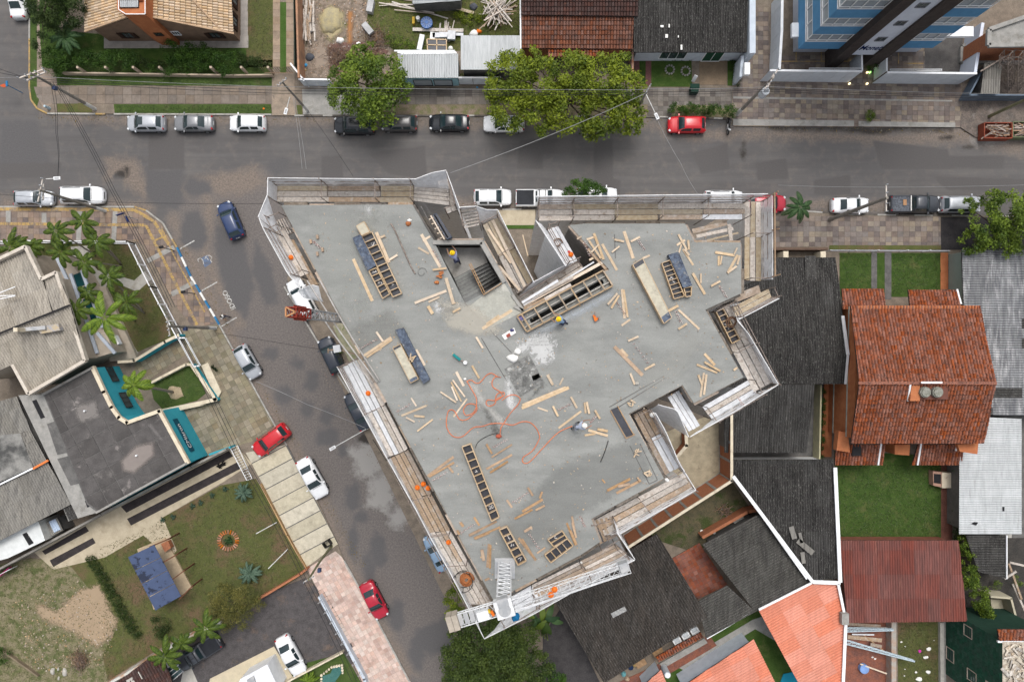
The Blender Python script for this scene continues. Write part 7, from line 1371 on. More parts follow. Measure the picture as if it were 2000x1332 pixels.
def bush(label,blobs,n,size,mat,name='bush',cat='bush',group=None):
    th=thing(name,label,cat,W(blobs[0][0],blobs[0][1]),group=group);leaves('foliage',blobs,n,size,mat,th,lo=.7);b=MB()
    for q in blobs[:6]:c=W(q[0],q[1],0);b.path([(c.x,c.y,0),W(q[0],q[1],q[2]+q[4]*.5)],.04,5)
    b.build('stem',BARK,th)
def row(x0,y0,x1,y1,n,z,r,hz,jit=4):return[(x0+(x1-x0)*i/(n-1)+random.uniform(-jit,jit),y0+(y1-y0)*i/(n-1)+random.uniform(-jit,jit),z*random.uniform(.7,1.2),r*random.uniform(.75,1.25),hz*random.uniform(.8,1.2))for i in range(n)]
bush('big clipped bush at the garden corner by the leaning pole',[(110,122,1.4,26,.9),(130,110,1.4,24,.9),(95,110,1.3,16,.8),(125,135,1.0,18,.7)],7000,.13,LF_H)
bush('hedge left of the chimney in front of the corner house',row(162,118,248,116,7,1.1,16,.8),7000,.13,LF_H,'hedge','hedge');bush('low dark bushes between the two hedges of the corner house',row(255,122,310,128,4,.6,10,.5),2000,.12,LF_D)
bush('long thick hedge right of the chimney in front of the corner house',row(335,100,450,122,8,1.2,20,.9)+row(330,128,430,135,6,.9,15,.7),15000,.13,LF_H,'hedge','hedge');bush('small round bushes at the right end of the long hedge',row(462,118,510,122,5,.7,11,.6),3000,.12,LF_D);bush('small round bush between hedge and wall fins',[(300,128,.7,12,.5)],700,.12,LF_H)
bush('shrub row in front of the bright red hatchback',row(1318,216,1378,214,5,.7,10,.6,2)+row(1395,216,1430,216,3,.9,10,.8,2),6000,.12,LF_H);bush('round clipped shrub on the sandstone pavement',[(1699,227,.5,10,.5)],1500,.09,LF_G);bush('dark glossy shrub at the apartment entrance',[(1712,114,1.0,11,.7),(1703,130,.8,9,.6),(1716,126,.9,9,.6)],2200,.12,LF_H)
bush('tall leafy creeper hedge between the maroon roof and the dark yard',row(1882,1055,1893,1130,6,1.6,11,1.0,2)+row(1895,1130,1925,1200,7,2.2,14,1.2,3)+row(1925,1200,1938,1245,4,2.2,13,1.1,2),12000,.15,LF_G,'hedge','hedge')
bush('thin green creeper along the pale yellow wall',row(1606,765,1603,890,9,.8,4.5,.5,1),2500,.11,LF_H,'creeper','creeper');bush('narrow dark shrub strip between red path and white roof',row(1866,905,1868,1050,11,.8,6,.6,2),4000,.11,LF_H);bush('weedy shrubs by the timber pile at the top',row(895,30,960,45,5,.4,14,.4),3000,.12,LF_Y);bush('weeds behind the round tree by the dry brush',row(765,80,800,95,3,.4,12,.4),1500,.12,LF_G);bush('green weeds in the dark yard corner',[(1945,1140,.6,10,.5),(1985,1135,.6,10,.5)],900,.1,LF_G)
bush('dark low bush in the lower lawn',[(312,1222,.5,20,.5),(322,1240,.4,12,.4)],1800,.13,LF_D);bush('green bush at the left edge below the waste ground',[(5,1280,.6,14,.5)],800,.13,LF_H);bush('weeds in the garden bed beside the carport',row(1424,115,1440,160,5,.3,6,.3,3),1200,.1,LF_D);bush('flowering bed along the front of the black roofed house',row(1295,115,1345,116,5,.3,5,.3,1),900,.1,LF_B);bush('bush by the small white car frontage in the west gap',[(660,690,.5,9,.4),(676,640,.4,5,.3)],700,.12,LF_G)
for i in range(15):t=i/14;bush('%s tuft of the dark hedge row across the lawn'%(ORD[min(i,12)]if i<13 else('last but one' if i==13 else 'last')),[(176+88*t,1092+148*t,.35,7.5,.35),(184+88*t,1088+148*t,.3,5,.3)],420,.12,LF_D,'hedge_tuft','shrub','dark tufts in a row across the big lawn')
DRY=leafmat('dry_brush',(.10,.06,.045),(.24,.17,.12),.05);
def twigs(label,px,py,r,n,z=.2,mat=None,name='brush_pile'):
    b=MB()
    for k in range(n):p=W(px+random.gauss(0,r*.4),py+random.gauss(0,r*.4),z+random.random()*.3);a=random.uniform(0,6.28);d_=Vector((math.cos(a),math.sin(a),random.uniform(-.3,.3)))*random.uniform(.2,.8);b.tube(p-d_,p+d_,.02,n=3,r=random.random()+.01)
    tag(b.build(name,mat or M('twig',(.2,.14,.1),(.13,.09,.07),rnd=.3)),label,'brush')
twigs('pile of dry brush behind the round tree',735,78,26,160);twigs('reddish brush strip behind the round tree',660,110,24,120);twigs('dead brush heap at the bottom left waste ground',155,1290,20,120);twigs('bare twigs at the back of the mossy yard',1418,1000,16,60)
# ---- palms
def frond_mesh(L,wd,n,droop,mat,curl=1.):
    b=MB();pts=[Vector((L*t*(1-.12*droop*t),0,L*(.42*t-droop*.75*t*t)))for t in[i/8 for i in range(9)]];b.path(pts,.02,4,r1=.005,r=.9)
    for i in range(n):
        t=.12+.86*i/n;k=t*8;j=min(int(k),7);p=pts[j].lerp(pts[j+1],k-j);d_=(pts[j+1]-pts[j]).normalized();l=wd*math.sin(math.pi*min(1,t*.9+.12))**.6
        for s_ in(-1,1):
            tip=p+Vector((d_.x*l*.45,s_*l*.55,d_.z*l*.45-l*.40*curl));w_=d_*.075;mid=p.lerp(tip,.5)+Vector((0,0,.06));b.add([p-w_*.6,p+w_*.6,mid+w_,tip,mid-w_],[(0,1,2,4),(4,2,3)],0,random.random()*.8+.05)
    return b.mesh('frond',mat)
def palm(label,head,base,n,L,wd,mat,droop=1.,nl=16,trunk=.13,name='palm_tree',cat='palm tree',elev=.25,r_trunk=True):
    c=W(*head);g=W(*base)if len(base)==3 else W(base[0],base[1],0);th=thing(name,label,cat,(g.x,g.y,g.z));fm=[frond_mesh(L*s_,wd*s_,nl,droop*random.uniform(.8,1.2),mat)for s_ in(1,.85,.7)]
    for i in range(n):
        o=bpy.data.objects.new('frond',fm[i%3]);COL.objects.link(o);o.parent=th;a=6.283*i/n*1.0+random.uniform(-.25,.25);o.location=c-Vector(th.location);o.rotation_euler=(0,-random.uniform(-.1,elev)*(2.2 if i%4==0 else 1),a)
    if r_trunk:b=MB();b.path(smoothpath([g,g.lerp(c,.5)+Vector((.05,.05,.1)),c],4),trunk,8,r1=trunk*.6);b.build('trunk',M('palm_trunk',(.25,.22,.18),(.17,.15,.12),scale=8,fine=.3),th,smooth=True)
    return th
PM_G=leafmat('palm_green',(.018,.042,.008),(.125,.18,.022));PM_B=leafmat('palm_blue_green',(.04,.085,.06),(.13,.19,.13));PM_D=leafmat('palm_dark',(.018,.05,.018),(.07,.13,.045));PM_L=leafmat('palm_light',(.045,.095,.010),(.22,.31,.035))
for i,(hd,bs,n,L,lb)in enumerate([((110,452,6.4),(188,500),8,1.6,'northwestern palm of the clinic clump, by the pavement'),((163,433,6.6),(236,514),8,1.6,'palm reaching furthest over the rosy pavement'),((188,472,6.2),(238,517),8,1.5,'palm right over the white fence of the corner garden'),((118,492,5.6),(190,522),8,1.5,'palm at the corner of the tan corrugated roof'),((165,512,5.6),(240,521),8,1.5,'palm over the garden walk slabs'),((213,540,5.6),(280,608),8,1.6,'palm over the fork of the garden walk'),((205,620,7.6),(265,626),11,2.5,'largest bright palm above the annex terrace'),((248,590,5.2),(283,612),8,1.7,'palm over the lower corner lawn'),((172,570,4.2),(196,578),7,1.2,'small palm over the skylights'),((150,603,5.4),(186,606),8,1.5,'palm left of the largest one, over the roof edge'),((22,483,4.6),(60,490),12,1.9,'bushy palm at the left edge on the fence line'),((60,482,4.2),(85,488),8,1.3,'palm just right of the bushy one at the left edge'),((402,1226,4.8),(413,1222),10,1.7,'yellow green palm over the back of the dark pickup'),((322,1280,4.8),(330,1272),11,1.9,'palm over the brown tile roof and pickup nose'),((355,1256,4.2),(360,1252),7,1.2,'small palm between the two pickup palms')]):
    palm(lb,hd,bs,n,L*1.2,.62 if L<2 else .8,PM_L if i==6 else PM_G,.95,22,.09)
palm('bright palm leaning over the teal clinic wall',(262,752,6.2),(340,766),14,1.9,.65,PM_L,1.2,18,.16);palm('dark cycad palm in the corner house garden',(127,72,2.2),(134,82),24,2.1,.5,PM_D,.8,18,.2,'cycad_palm','cycad');palm('street palm beside the magenta car',(1562,405,3.6),(1545,415),11,2.0,.6,PM_D,1.2,16,.12)
palm('blue green agave palm near the white bar gate',(475,962,.8),(478,958),20,1.25,.3,PM_B,.9,12,.1,'agave','agave');palm('blue green agave palm beside the olive shrub',(487,1120,.9),(490,1115),22,1.5,.35,PM_B,.9,12,.1,'agave','agave');palm('spiky yellow green palm by the pond, bottom edge',(604,1328,.6),(604,1328),18,1.2,.3,PM_L,.8,12,.08,'agave','agave');palm('small dark spiky plant inside the terracotta brick ring',(446,1056,.3),(446,1056),14,.6,.15,PM_D,.6,8,.05,'spiky_plant','plant')
for i,(x,y)in enumerate(((440,955),(415,967),(392,982),(376,988),(338,1009),(318,1015))):palm('%s small green rosette along the drive edge, counted from the gate'%ORD[i],(x,y,.25),(x,y),9,.38,.12,PM_B,.5,5,.03,'rosette_plant','plant')
# broad banana leaves
bn=thing('banana_plant','big leaved banana plant under the south net below the crane','banana plant',W(1058,1215));bl=MB()
for k in range(16):
    a=k*.393+random.uniform(-.15,.15);c=W(1058+random.uniform(-14,14),1215+random.uniform(-10,10),2.6+random.random());L=random.uniform(1.2,1.9);q=MB();n=7;V=[]
    for i in range(n+1):t=i/n;w_=.30*math.sin(math.pi*(t*.92+.04))**.7;p=c+Vector((math.cos(a)*L*t,math.sin(a)*L*t,.5*t-1.1*t*t));s_=Vector((-math.sin(a),math.cos(a),0))*w_;V+=[p-s_-Vector((0,0,.08)),p,p+s_-Vector((0,0,.08))]
    q.add(V,[f for i in range(n)for f in((i*3,i*3+1,i*3+4,i*3+3),(i*3+1,i*3+2,i*3+5,i*3+4))],0,random.random());q.build('leaf',PM_G if k%3 else PM_D,bn,smooth=True)
b=MB();
for k in range(4):c=W(1058+k*5-8,1216+k*3,0);b.path([(c.x,c.y,0),(c.x+.1,c.y,3)],.12,7,r1=.07)
b.build('stem',M('banana_stem',(.12,.15,.05)),bn)
lump('planter_disc','round straw coloured planter disc under the leaning clinic palm','planter',343,767,.14,(.85,.85,.12),M('straw_disc',(.38,.3,.2),(.3,.24,.16),fine=.3),n=16,seed=4);bpy.data.objects['planter_disc'].name='planter'
# ---- grass tufts on the lawns
def grass(name,poly,dens,size,mat,z=.14):
    P=PL(poly,z);pp=[(p.x,p.y)for p in P];xs=[p[0]for p in pp];ys=[p[1]for p in pp];A=abs(area(pp));n=int(A*dens/(A/((max(xs)-min(xs))*(max(ys)-min(ys)))));x=rng.uniform(min(xs),max(xs),n);y=rng.uniform(min(ys),max(ys),n);keep=np.array([inside(pp,a,c)for a,c in zip(x,y)]);x=x[keep];y=y[keep];m=len(x)
    a=rng.random(m)*6.283;s=size*(.5+rng.random(m));dx=np.cos(a)*s;dy=np.sin(a)*s;V=np.stack([np.stack([x-dy*.3,y+dx*.3,np.full(m,z)],-1),np.stack([x+dy*.3,y-dx*.3,np.full(m,z)],-1),np.stack([x+dx,y+dy,z+s*(.2+.5*rng.random(m))],-1)],1).reshape(-1,3)
    me=bpy.data.meshes.new(name);me.vertices.add(3*m);me.vertices.foreach_set('co',V.ravel());me.loops.add(3*m);me.loops.foreach_set('vertex_index',np.arange(3*m,dtype=np.int32));me.polygons.add(m);me.polygons.foreach_set('loop_start',np.arange(0,3*m,3,dtype=np.int32));me.polygons.foreach_set('loop_total',np.full(m,3,np.int32));me.update(calc_edges=True)
    at=me.attributes.new('rnd','FLOAT','FACE');at.data.foreach_set('value',rng.random(m).astype(np.float32));me.materials.append(mat);o=bpy.data.objects.new(name,me);COL.objects.link(o);o['kind']='stuff'
GR1=leafmat('grass_blade',(.024,.046,.010),(.075,.11,.025),.1);GR2=leafmat('grass_blade_dry',(.05,.055,.018),(.12,.115,.045),.1)
for poly,dn,mt in(([(1640,496),(1700,496),(1700,575),(1640,575)],60,GR1),([(1743,496),(1836,496),(1836,575),(1743,575)],60,GR1),([(1632,905),(1836,905),(1836,1055),(1634,1055)],60,GR1),([(1756,1215),(1834,1215),(1834,1345),(1756,1345)],60,GR2),([(320,1014),(430,952),(498,940),(590,1108),(470,1195),(330,1250),(210,1330),(195,1070)],40,GR2),([(110,122),(530,122),(530,166),(114,165)],50,GR1),([(224,206),(528,206),(528,221),(226,220)],70,GR1),([(484,0),(532,0),(532,130),(484,130)],45,GR2),([(735,0),(1015,0),(1015,98),(770,98),(718,45)],60,GR2),([(172,480),(252,478),(278,530),(262,546),(190,525)],50,GR2),([(222,560),(270,572),(300,550),(330,625),(265,680)],50,GR2),([(295,748),(372,708),(400,765),(322,798)],50,GR1),([(0,1110),(130,1098),(228,1225),(210,1330),(0,1330)],25,GR2)):grass('grass',poly,dn,.12,mt)
# ================================================================ POLES, WIRES, PEOPLE, YARD CLUTTER
PC=M('pole_concrete',(.25,.23,.2),(.19,.175,.155),fine=.15);PW=M('pole_white_base',(.6,.6,.58));PG=M('pole_green',(.2,.19,.11),(.15,.15,.09),fine=.2);WIRE=M('wire_black',(.03,.03,.032));WIREG=M('wire_grey',(.26,.26,.26));CER=M('insulator',(.4,.42,.45),rough=.3)
def pole(label,base,zt,r=.16,mat=PC,arms=(),white=True,extra=None,bend=None):
    g=W(*base);th=thing('utility_pole',label,'utility pole',(g.x,g.y,0));b=MB()
    b.path([(g.x,g.y,0),(g.x,g.y,zt)]if not bend else smoothpath([(g.x,g.y,0),(g.x+bend[0]*.3,g.y+bend[1]*.3,zt*.5),(g.x+bend[0],g.y+bend[1],zt)]),r*1.15,10,r1=r*.65);b.build('post',mat,th,smooth=False)
    if white:b=MB();b.path([(g.x,g.y,0),(g.x,g.y,1.9)],r*1.18,10,r1=r*1.1);b.build('white_base',PW,th)
    tx,ty=(g.x+bend[0],g.y+bend[1])if bend else(g.x,g.y)
    for(z,L,a)in arms:
        ca,sa=math.cos(R(a)),math.sin(R(a));b=MB();b.bar((tx-ca*L,ty-sa*L,z),(tx+ca*L,ty+sa*L,z),.1,.12);b.build('crossarm',OLDW[0],th)
        for k in(-1,-.4,.4,1):b=MB();b.tube((tx+ca*L*k,ty+sa*L*k,z+.05),(tx+ca*L*k,ty+sa*L*k,z+.3),.06,.04,8);b.build('insulator',CER,th)
    if extra=='drum':b=MB();b.tube((tx-.1,ty-.65,zt-2.6),(tx-.1,ty-.65,zt-1.5),.36,n=14);b.build('transformer',M('transformer_grey',(.5,.53,.56)),th);b=MB();[b.tube((tx-.25+k*.15,ty-.65,zt-1.5),(tx-.25+k*.15,ty-.65,zt-1.25),.05)for k in range(3)];b.build('bushing',CER,th)
    if extra=='box':b=MB();b.box((tx+.1,ty-.2,zt-3.2),(.3,.35,.4));b.build('junction_box',M('junction_blue',(.05,.07,.14)),th)
    return th
def lamp_arm(label,p,q,z0=8.0,z1=8.3):
    th=thing('street_lamp',label,'street lamp',W(p[0],p[1],z0));b=MB();b.path(smoothpath([W(p[0],p[1],z0),W((p[0]+q[0])/2,(p[1]+q[1])/2,z1+.1),W(q[0],q[1],z1)]),.04,6);b.build('arm',PW,th,smooth=True);d_=(W(*q)-W(*p)).normalized();b=MB();c=W(q[0],q[1],z1);b.bar(c,c+d_*.6,.28,.1);b.build('lamp_head',WHITE,th);b=MB();b.bar(c+d_*.1+Vector((0,0,.06)),c+d_*.5+Vector((0,0,.06)),.16,.02);b.build('sensor_plate',CG,th)
pole('leaning looking street pole with white foot at the north west corner',(187,214),9.8,arms=((9.6,1.2,20),(9.0,1.0,24)),extra='box');pole('street pole with white foot beside the grey driveway slab',(602,218),8.3,.13,arms=((8.1,.5,40),));pole('pole top emerging from the right side of the wide tree',(1238,226),7.8,.13,arms=((7.6,.4,60),),white=False)
pole('pole with round grey transformer in front of the apartment fence',(1438,225),10.2,.17,arms=((10,1.0,60),(9.2,.9,60)),extra='drum');pole('pole with white foot leaning over the two cars at the left junction',(207,413),10.2,arms=((10,1.1,78),(9.6,.8,88)));pole('pole with white foot at the clinic corner beside the walker',(422,641),10.2,arms=((10,.9,100),),extra='box');pole('pole with big crossarm above the white saloon on the east side',(1619,430),11.2,.2,arms=((11,1.2,90),),white=False);pole('bent green wooden pole on the cream pavement by the pink one',(648,1066),9.6,.13,PG,arms=((9.4,.5,30),),white=False,bend=(.4,-.2),extra='box');pole('olive wooden pole by the skip at the right edge',(1930,229),10,.15,PG,white=False)
lamp_arm('street lamp arm over the diagonal road beside the tower',(715,838),(655,872));lamp_arm('street lamp arm at the wide tree edge',(1262,185),(1280,222),7.8,7.6);lamp_arm('small street lamp arm by the grey driveway slab',(566,190),(560,212),7,6.8);lamp_arm('double lamp arm at the left junction pole',(90,350),(105,349),9.8,9.8)
for lb,p,q in(('black lamp post on the rosy pavement, upper one',(341,490),(318,483)),('black lamp post on the rosy pavement, lower one',(382,574),(360,568))):th=thing('lamp_post',lb,'lamp post',W(*p));b=MB();g=W(*p);b.tube((g.x,g.y,0),(g.x,g.y,2.6),.05,.04);b.build('post',BLK,th);b=MB();b.box((g.x,g.y,2.75),(.4,.24,.2),R(10));b.build('lantern',BLK,th)
ss=thing('street_sign','dark blue street name sign on a post at the pavement corner','sign',W(270,435));g=W(270,430);b=MB();b.tube((g.x,g.y,0),(g.x,g.y,2.7),.04);b.build('post',CG,ss);b=MB();b.bar((g.x-.8,g.y,2.6),(g.x,g.y+.25,2.6),.05,.35);b.bar((g.x,g.y,2.3),(g.x+.25,g.y-.6,2.3),.05,.35);b.build('sign_plate',M('sign_navy',(.02,.04,.15)),ss)
s2=thing('street_sign','orange and blue sign on the road corner at the left edge','sign',W(40,178));g=W(44,182);b=MB();b.tube((g.x,g.y,0),(g.x,g.y,2.4),.04);b.build('post',BLUEP,s2);b=MB();b.prism([(g.x-.9,g.y),(g.x-.45,g.y-.2),(g.x,g.y),(g.x-.45,g.y+.2)],2.0,2.05);b.build('sign_plate',M('sign_orange',(.5,.1,.04)),s2);b=MB();b.box((g.x+.05,g.y+.1,2.3),(.18,.55,.1));b.build('blue_plate',BLUEP,s2)
def wire(label,pts,r=.017,mat=WIRE,sag=.25):
    P=[];Q=[W(*p)for p in pts]
    for a,c in zip(Q,Q[1:]):
        for i in range(8):t=i/8;v=a.lerp(c,t);v.z-=sag*4*t*(1-t);P.append(v)
    P.append(Q[-1]);b=MB();b.path(P,r,4);tag(b.build('power_line',mat),label,'power line')
for i,(dy,m)in enumerate(((0,WIREG),(5,WIRE),(9,WIRE))):
    o=['uppermost','middle','lowest'][i]
    wire('%s power line from the north west pole along the pavement'%o,[(-60,150-4*dy,9.4),(70,150+dy,9.6),(556,170+dy*1.5,8.2-.2*i),(1265,176+dy,7.7-.2*i)],.02,m);wire('%s power line from the wide tree to the right edge'%o,[(1265,174+dy*1.2,7.6),(1503,170+dy,9),(2060,186+dy,9.4)],.018,m)
for i in range(3):
    o=['left','middle','right'][i];wire('%s line of the bundle crossing the junction to the clinic pole'%o,[(106+i*4,165,9.2),(215+i*5,372,8.4),(330+i*6,600,9.5)],.022);wire('%s line from the clinic pole down over the cream pavement'%o,[(332+i*7,630,9.6),(455+i*8,880,8.9),(588+i*8,1126,9.2),(700+i*10,1360,8.6)],.02)
for i in range(2):wire('%s line dropping from the north west pole across the junction'%['left','right'][i],[(98+i*6,160,9.0),(109+i*3,260,8.2),(112,350,9.2)],.02);wire('%s line from the grey slab pole over the road'%['left','right'][i],[(572+i*3,190,7.6),(590+i*8,330,9.5)],.016,WIREG)
wire('line dropping from the grey slab pole down to the tower scaffold',[(600,215,6.5),(640,270,8),(690,345,12)],.016);wire('thick cable from the wide tree pole slanting to the tower',[(1262,182,7.6),(1090,258,7.9),(880,338,12)],.03,WIREG);wire('pale cable from the tree lamp to the north east scaffold',[(1283,232,7.4),(1330,320,9),(1362,378,14)],.02,WIREG);wire('twisted cable over the diagonal road ending at the lamp arm',[(500,745,7),(600,790,7.6),(714,836,7.9)],.024,WIREG);wire('thin line over the road from the clinic pole to the west gap',[(420,650,9),(560,672,9),(640,685,14)],.016);wire('thin line across the junction to the tower corner',[(0,380,9),(240,396,8.6),(520,398,10)],.016);wire('thin line along the north east road edge',[(1520,362,9),(1740,366,10.5),(2060,360,10)],.016,WIREG);wire('black cable hanging under the upper west net',[(728,858,8),(790,960,10),(860,1060,16)],.03)
for i,(x0,y0,x1,y1)in enumerate([(500,1042,540,1020),(524,1110,562,1072)]):b=MB();b.bar(W(x0,y0,2.0),W(x1,y1,.3),.08,.08);tag(b.build('gate_post',PW),['upper slanting white rod over the big lawn edge','lower slanting grey rod over the big lawn edge'][i],'rod')
bs=thing('waste_bin','square black litter cage on the cream pavement by the green pole','bin',W(637,1062));c4=PL([(629,1062),(640,1055),(646,1064),(635,1071)],1.0);b=MB();[b.wall(c4[i],c4[(i+1)%4],.3,1.0,.05)for i in range(4)];b.build('basket',BLK,bs);b=MB();b.tube(tuple(W(638,1063))[:2]+(0,),tuple(W(638,1063))[:2]+(.5,),.04);b.build('post',BLK,bs)
b=MB();g=W(98,213);b.tube((g.x,g.y,.1),(g.x,g.y,.9),.16,.12,10);tag(b.build('hydrant',M('hydrant_pale',(.4,.5,.55))),'pale bollard like box on the north west corner pavement','bollard')
wb=thing('wheelie_bin','dark green wheeled bin outside the carport house','bin',W(1358,172));b=MB();b.prism(PL([(1350,167),(1366,167),(1365,180),(1351,180)],1.1),.1,1.0);b.build('body',M('bin_green',(.015,.04,.03)),wb);b=MB();b.prism(PL([(1349,163),(1367,163),(1367,172),(1349,172)],1.2),1.02,1.08);b.build('lid',M('bin_green',(1,1,1)),wb)
cl_=MB();[cl_.tube(W(414+k*4,717+k*3,.1),W(417+k*4,713+k*5,1.1),.15,.05,5)for k in range(3)];tag(cl_.build('potted_plant',LF_D),'dark potted plants beside the clinic street wall','plant')
dog=thing('dog','black dog lying on the beige drive near the bar gate','dog',W(433,908))
def skin(name,verts,edges,rad,mat,parent,sub=1,root=0):
    me=bpy.data.meshes.new(name);me.from_pydata([tuple(v)for v in verts],edges,[]);o=bpy.data.objects.new(name,me);COL.objects.link(o);md=o.modifiers.new('s','SKIN');md.use_smooth_shade=True
    for i,r in enumerate(rad):sv=me.skin_vertices[0].data[i];sv.radius=(r,r)if not isinstance(r,tuple)else r;sv.use_root=i==root
    ss_=o.modifiers.new('u','SUBSURF');ss_.levels=sub;ss_.render_levels=sub
    dg=bpy.context.evaluated_depsgraph_get();dg.update();m2=bpy.data.meshes.new_from_object(o.evaluated_get(dg));bpy.data.objects.remove(o);m2.materials.clear();m2.materials.append(mat);m2.polygons.foreach_set('use_smooth',[True]*len(m2.polygons));return link(name,m2,parent,True)
FUR=M('fur_black',(.012,.011,.011));dog.location.z=.18
V=[(0,0,.12),(.28,0,.13),(.5,0,.2),(.68,.05,.24),(-.25,.0,.12),(-.5,.18,.06),(.3,.2,.04),(.55,.22,.03),(.3,-.18,.04),(.52,-.22,.03),(-.2,.22,.05),(.02,.3,.03),(-.2,-.2,.05),(.0,-.3,.03)]
skin('body',V,[(0,1),(1,2),(2,3),(0,4),(4,5),(1,6),(6,7),(1,8),(8,9),(4,10),(10,11),(4,12),(12,13)],[.15,.16,.10,.07,.13,.03,.05,.035,.05,.035,.06,.035,.06,.035],FUR,dog);dog.rotation_euler=(0,0,R(30))
b=MB();[b.add([(.5,s_*.05,.28),(.56,s_*.12,.27),(.54,s_*.06,.36)],[(0,1,2)])for s_ in(-1,1)];b.build('ear',FUR,dog,local=True)
SKIN=M('skin',(.32,.19,.13),fine=.03,rough=.6);HAIR=M('hair_black',(.015,.012,.01))
def person(label,px,py,z,face,shirt,trousers,hat=None,pitch=10,arm=(40,40),stride=.15,twist=0,kneel=0):
    g=W(px,py,z);th=thing('person',label,'person',(g.x,g.y,z),R(face));a=R(pitch);hip=Vector((0,0,.93-kneel));dr_=Vector((math.sin(a),0,math.cos(a)))
    ch=hip+dr_*.30;sh=hip+dr_*.48;nk=hip+dr_*.56;a2=R(pitch*.7);hd=nk+Vector((math.sin(a2),0,math.cos(a2)))*.15
    SV=[hip,ch,sh,nk];SE=[(0,1),(1,2),(2,3)];SR=[(.13,.15),(.12,.17),(.09,.16),.06];BV=[nk-dr_*.05,nk+dr_*.03,hd-Vector((0,0,.03)),hd+Vector((0,0,.07))];BE=[(0,1),(1,2),(2,3)];BR=[.055,.055,.085,.085]
    for k,s_ in enumerate((-1,1)):
        aa=R(arm[k]);s0=sh+Vector((0,s_*.19,-.02));el=s0+Vector((math.sin(aa)*.27,s_*.07,-math.cos(aa)*.27));ab=aa+R(35);wr=el+Vector((math.sin(ab)*.24,-s_*.04,-math.cos(ab)*.24));n=len(SV);SV+=[s0,s0.lerp(el,.75)];SE+=[(2,n),(n,n+1)];SR+=[.07,.06]
        pm=wr+(wr-el).normalized()*.08;n=len(BV);BV+=[s0.lerp(el,.6),el,wr,pm];BE+=[(n,n+1),(n+1,n+2),(n+2,n+3)];BR+=[.045,.042,.03,(.018,.04)];dd=(pm-wr).normalized();f0=n+3
        for j in range(4):m=len(BV);o_=Vector((0,(j-1.5)*.02,0));L=(.065,.075,.07,.055)[j];BV+=[pm+o_+dd*.02,pm+o_+dd*(.02+L*.55)+Vector((0,0,-.006)),pm+o_+dd*(.02+L*.9)+Vector((0,0,-.02))];BE+=[(f0,m),(m,m+1),(m+1,m+2)];BR+=[.010,.009,.008]
        m=len(BV);BV+=[wr+dd*.03+Vector((.01,-s_*.035,0)),wr+dd*.06+Vector((.015,-s_*.055,-.01))];BE+=[(n+2,m),(m,m+1)];BR+=[.012,.010]
    # the head and both arms are joined through the shoulders into one body
    BE+=[(0,4),(0,4+(len(BV)-4)//2)]
    skin('body',BV,BE,BR,SKIN,th);skin('shirt',SV,SE,SR,shirt,th)
    TV=[hip];TE=[];TR=[(.13,.15)];shoe=[]
    for s_ in(-1,1):
        n=len(TV);f=stride*s_;kn=Vector((f*.6+kneel*.8,s_*.11,.5-kneel*.5));ft=Vector((f-(kneel*.6),s_*.11,.1));TV+=[hip+Vector((0,s_*.1,-.06)),kn,ft];TE+=[(0,n),(n,n+1),(n+1,n+2)];TR+=[.10,.07,.055];shoe.append(ft)
    skin('trousers',TV,TE,TR,trousers,th)
    for f in shoe:b=MB();b.hexa([f+Vector((-.09,-.05,-.1)),f+Vector((.19,-.045,-.1)),f+Vector((.19,.045,-.1)),f+Vector((-.09,.05,-.1))],[f+Vector((-.07,-.045,.0)),f+Vector((.15,-.035,-.05)),f+Vector((.15,.035,-.05)),f+Vector((-.07,.045,.0))]);b.build('shoe',BLK,th,local=True)
    fx=Vector((math.cos(a2),0,-math.sin(a2)));hc=hd+Vector((0,0,.02));b=MB();b.box(hc+fx*.10+Vector((0,0,-.0)),(.035,.03,.05));b.build('nose',SKIN,th,local=True);b=MB();[b.box(hc+fx*.088+Vector((0,s_*.033,.02)),(.02,.025,.014))for s_ in(-1,1)];b.build('eyes',HAIR,th,local=True);b=MB();b.box(hc+fx*.088+Vector((0,0,-.05)),(.015,.05,.012));b.build('mouth',M('lips',(.25,.08,.07)),th,local=True);b=MB();[b.box(hc+Vector((0,s_*.09,0)),(.04,.02,.06))for s_ in(-1,1)];b.build('ears',SKIN,th,local=True)
    n=14;b=MB();hm=hat or HAIR;rr=.135 if hat else .108;c=hc+Vector((-.005,0,.045 if hat else .03));V=[(c.x+rr*1.12*math.cos(q)*math.cos(t),c.y+rr*math.sin(q)*math.cos(t),c.z+rr*.95*math.sin(t))for t in(0,.4,.8,1.15,1.45)for q in[6.283*i/n for i in range(n)]];b.add(V,[(k*n+i,k*n+(i+1)%n,(k+1)*n+(i+1)%n,(k+1)*n+i)for k in range(4)for i in range(n)]+[tuple(4*n+i for i in range(n))])
    if hat:b.disc((c.x+.03,c.y),rr*1.25,c.z-.01,c.z+.012,16);b.box(c+Vector((0,0,rr*.97)),(.18,.03,.02))
    b.build('helmet' if hat else 'hair',hm,th,local=True,smooth=not hat);return th
HY=M('helmet_yellow',(.75,.50,.01),rough=.35);HW=M('helmet_white',(.75,.73,.68),rough=.35);SHL=M('shirt_lilac',(.26,.28,.42),fine=.05);SHB=M('shirt_blue',(.2,.3,.42),fine=.05);SHG=M('shirt_grey_blue',(.36,.40,.50),fine=.05);TRD=M('trousers_navy',(.04,.045,.08),fine=.05);TRG=M('trousers_grey',(.16,.17,.19),fine=.05)
person('worker in a yellow helmet and lilac shirt bending on the stair landing',894,512,26.6,118,SHL,TRD,HY,42,(70,60),.12);b=MB();b.prism([(-.02,-.09),(.02,-.09),(.02,.09),(-.02,.09)],0,.01)
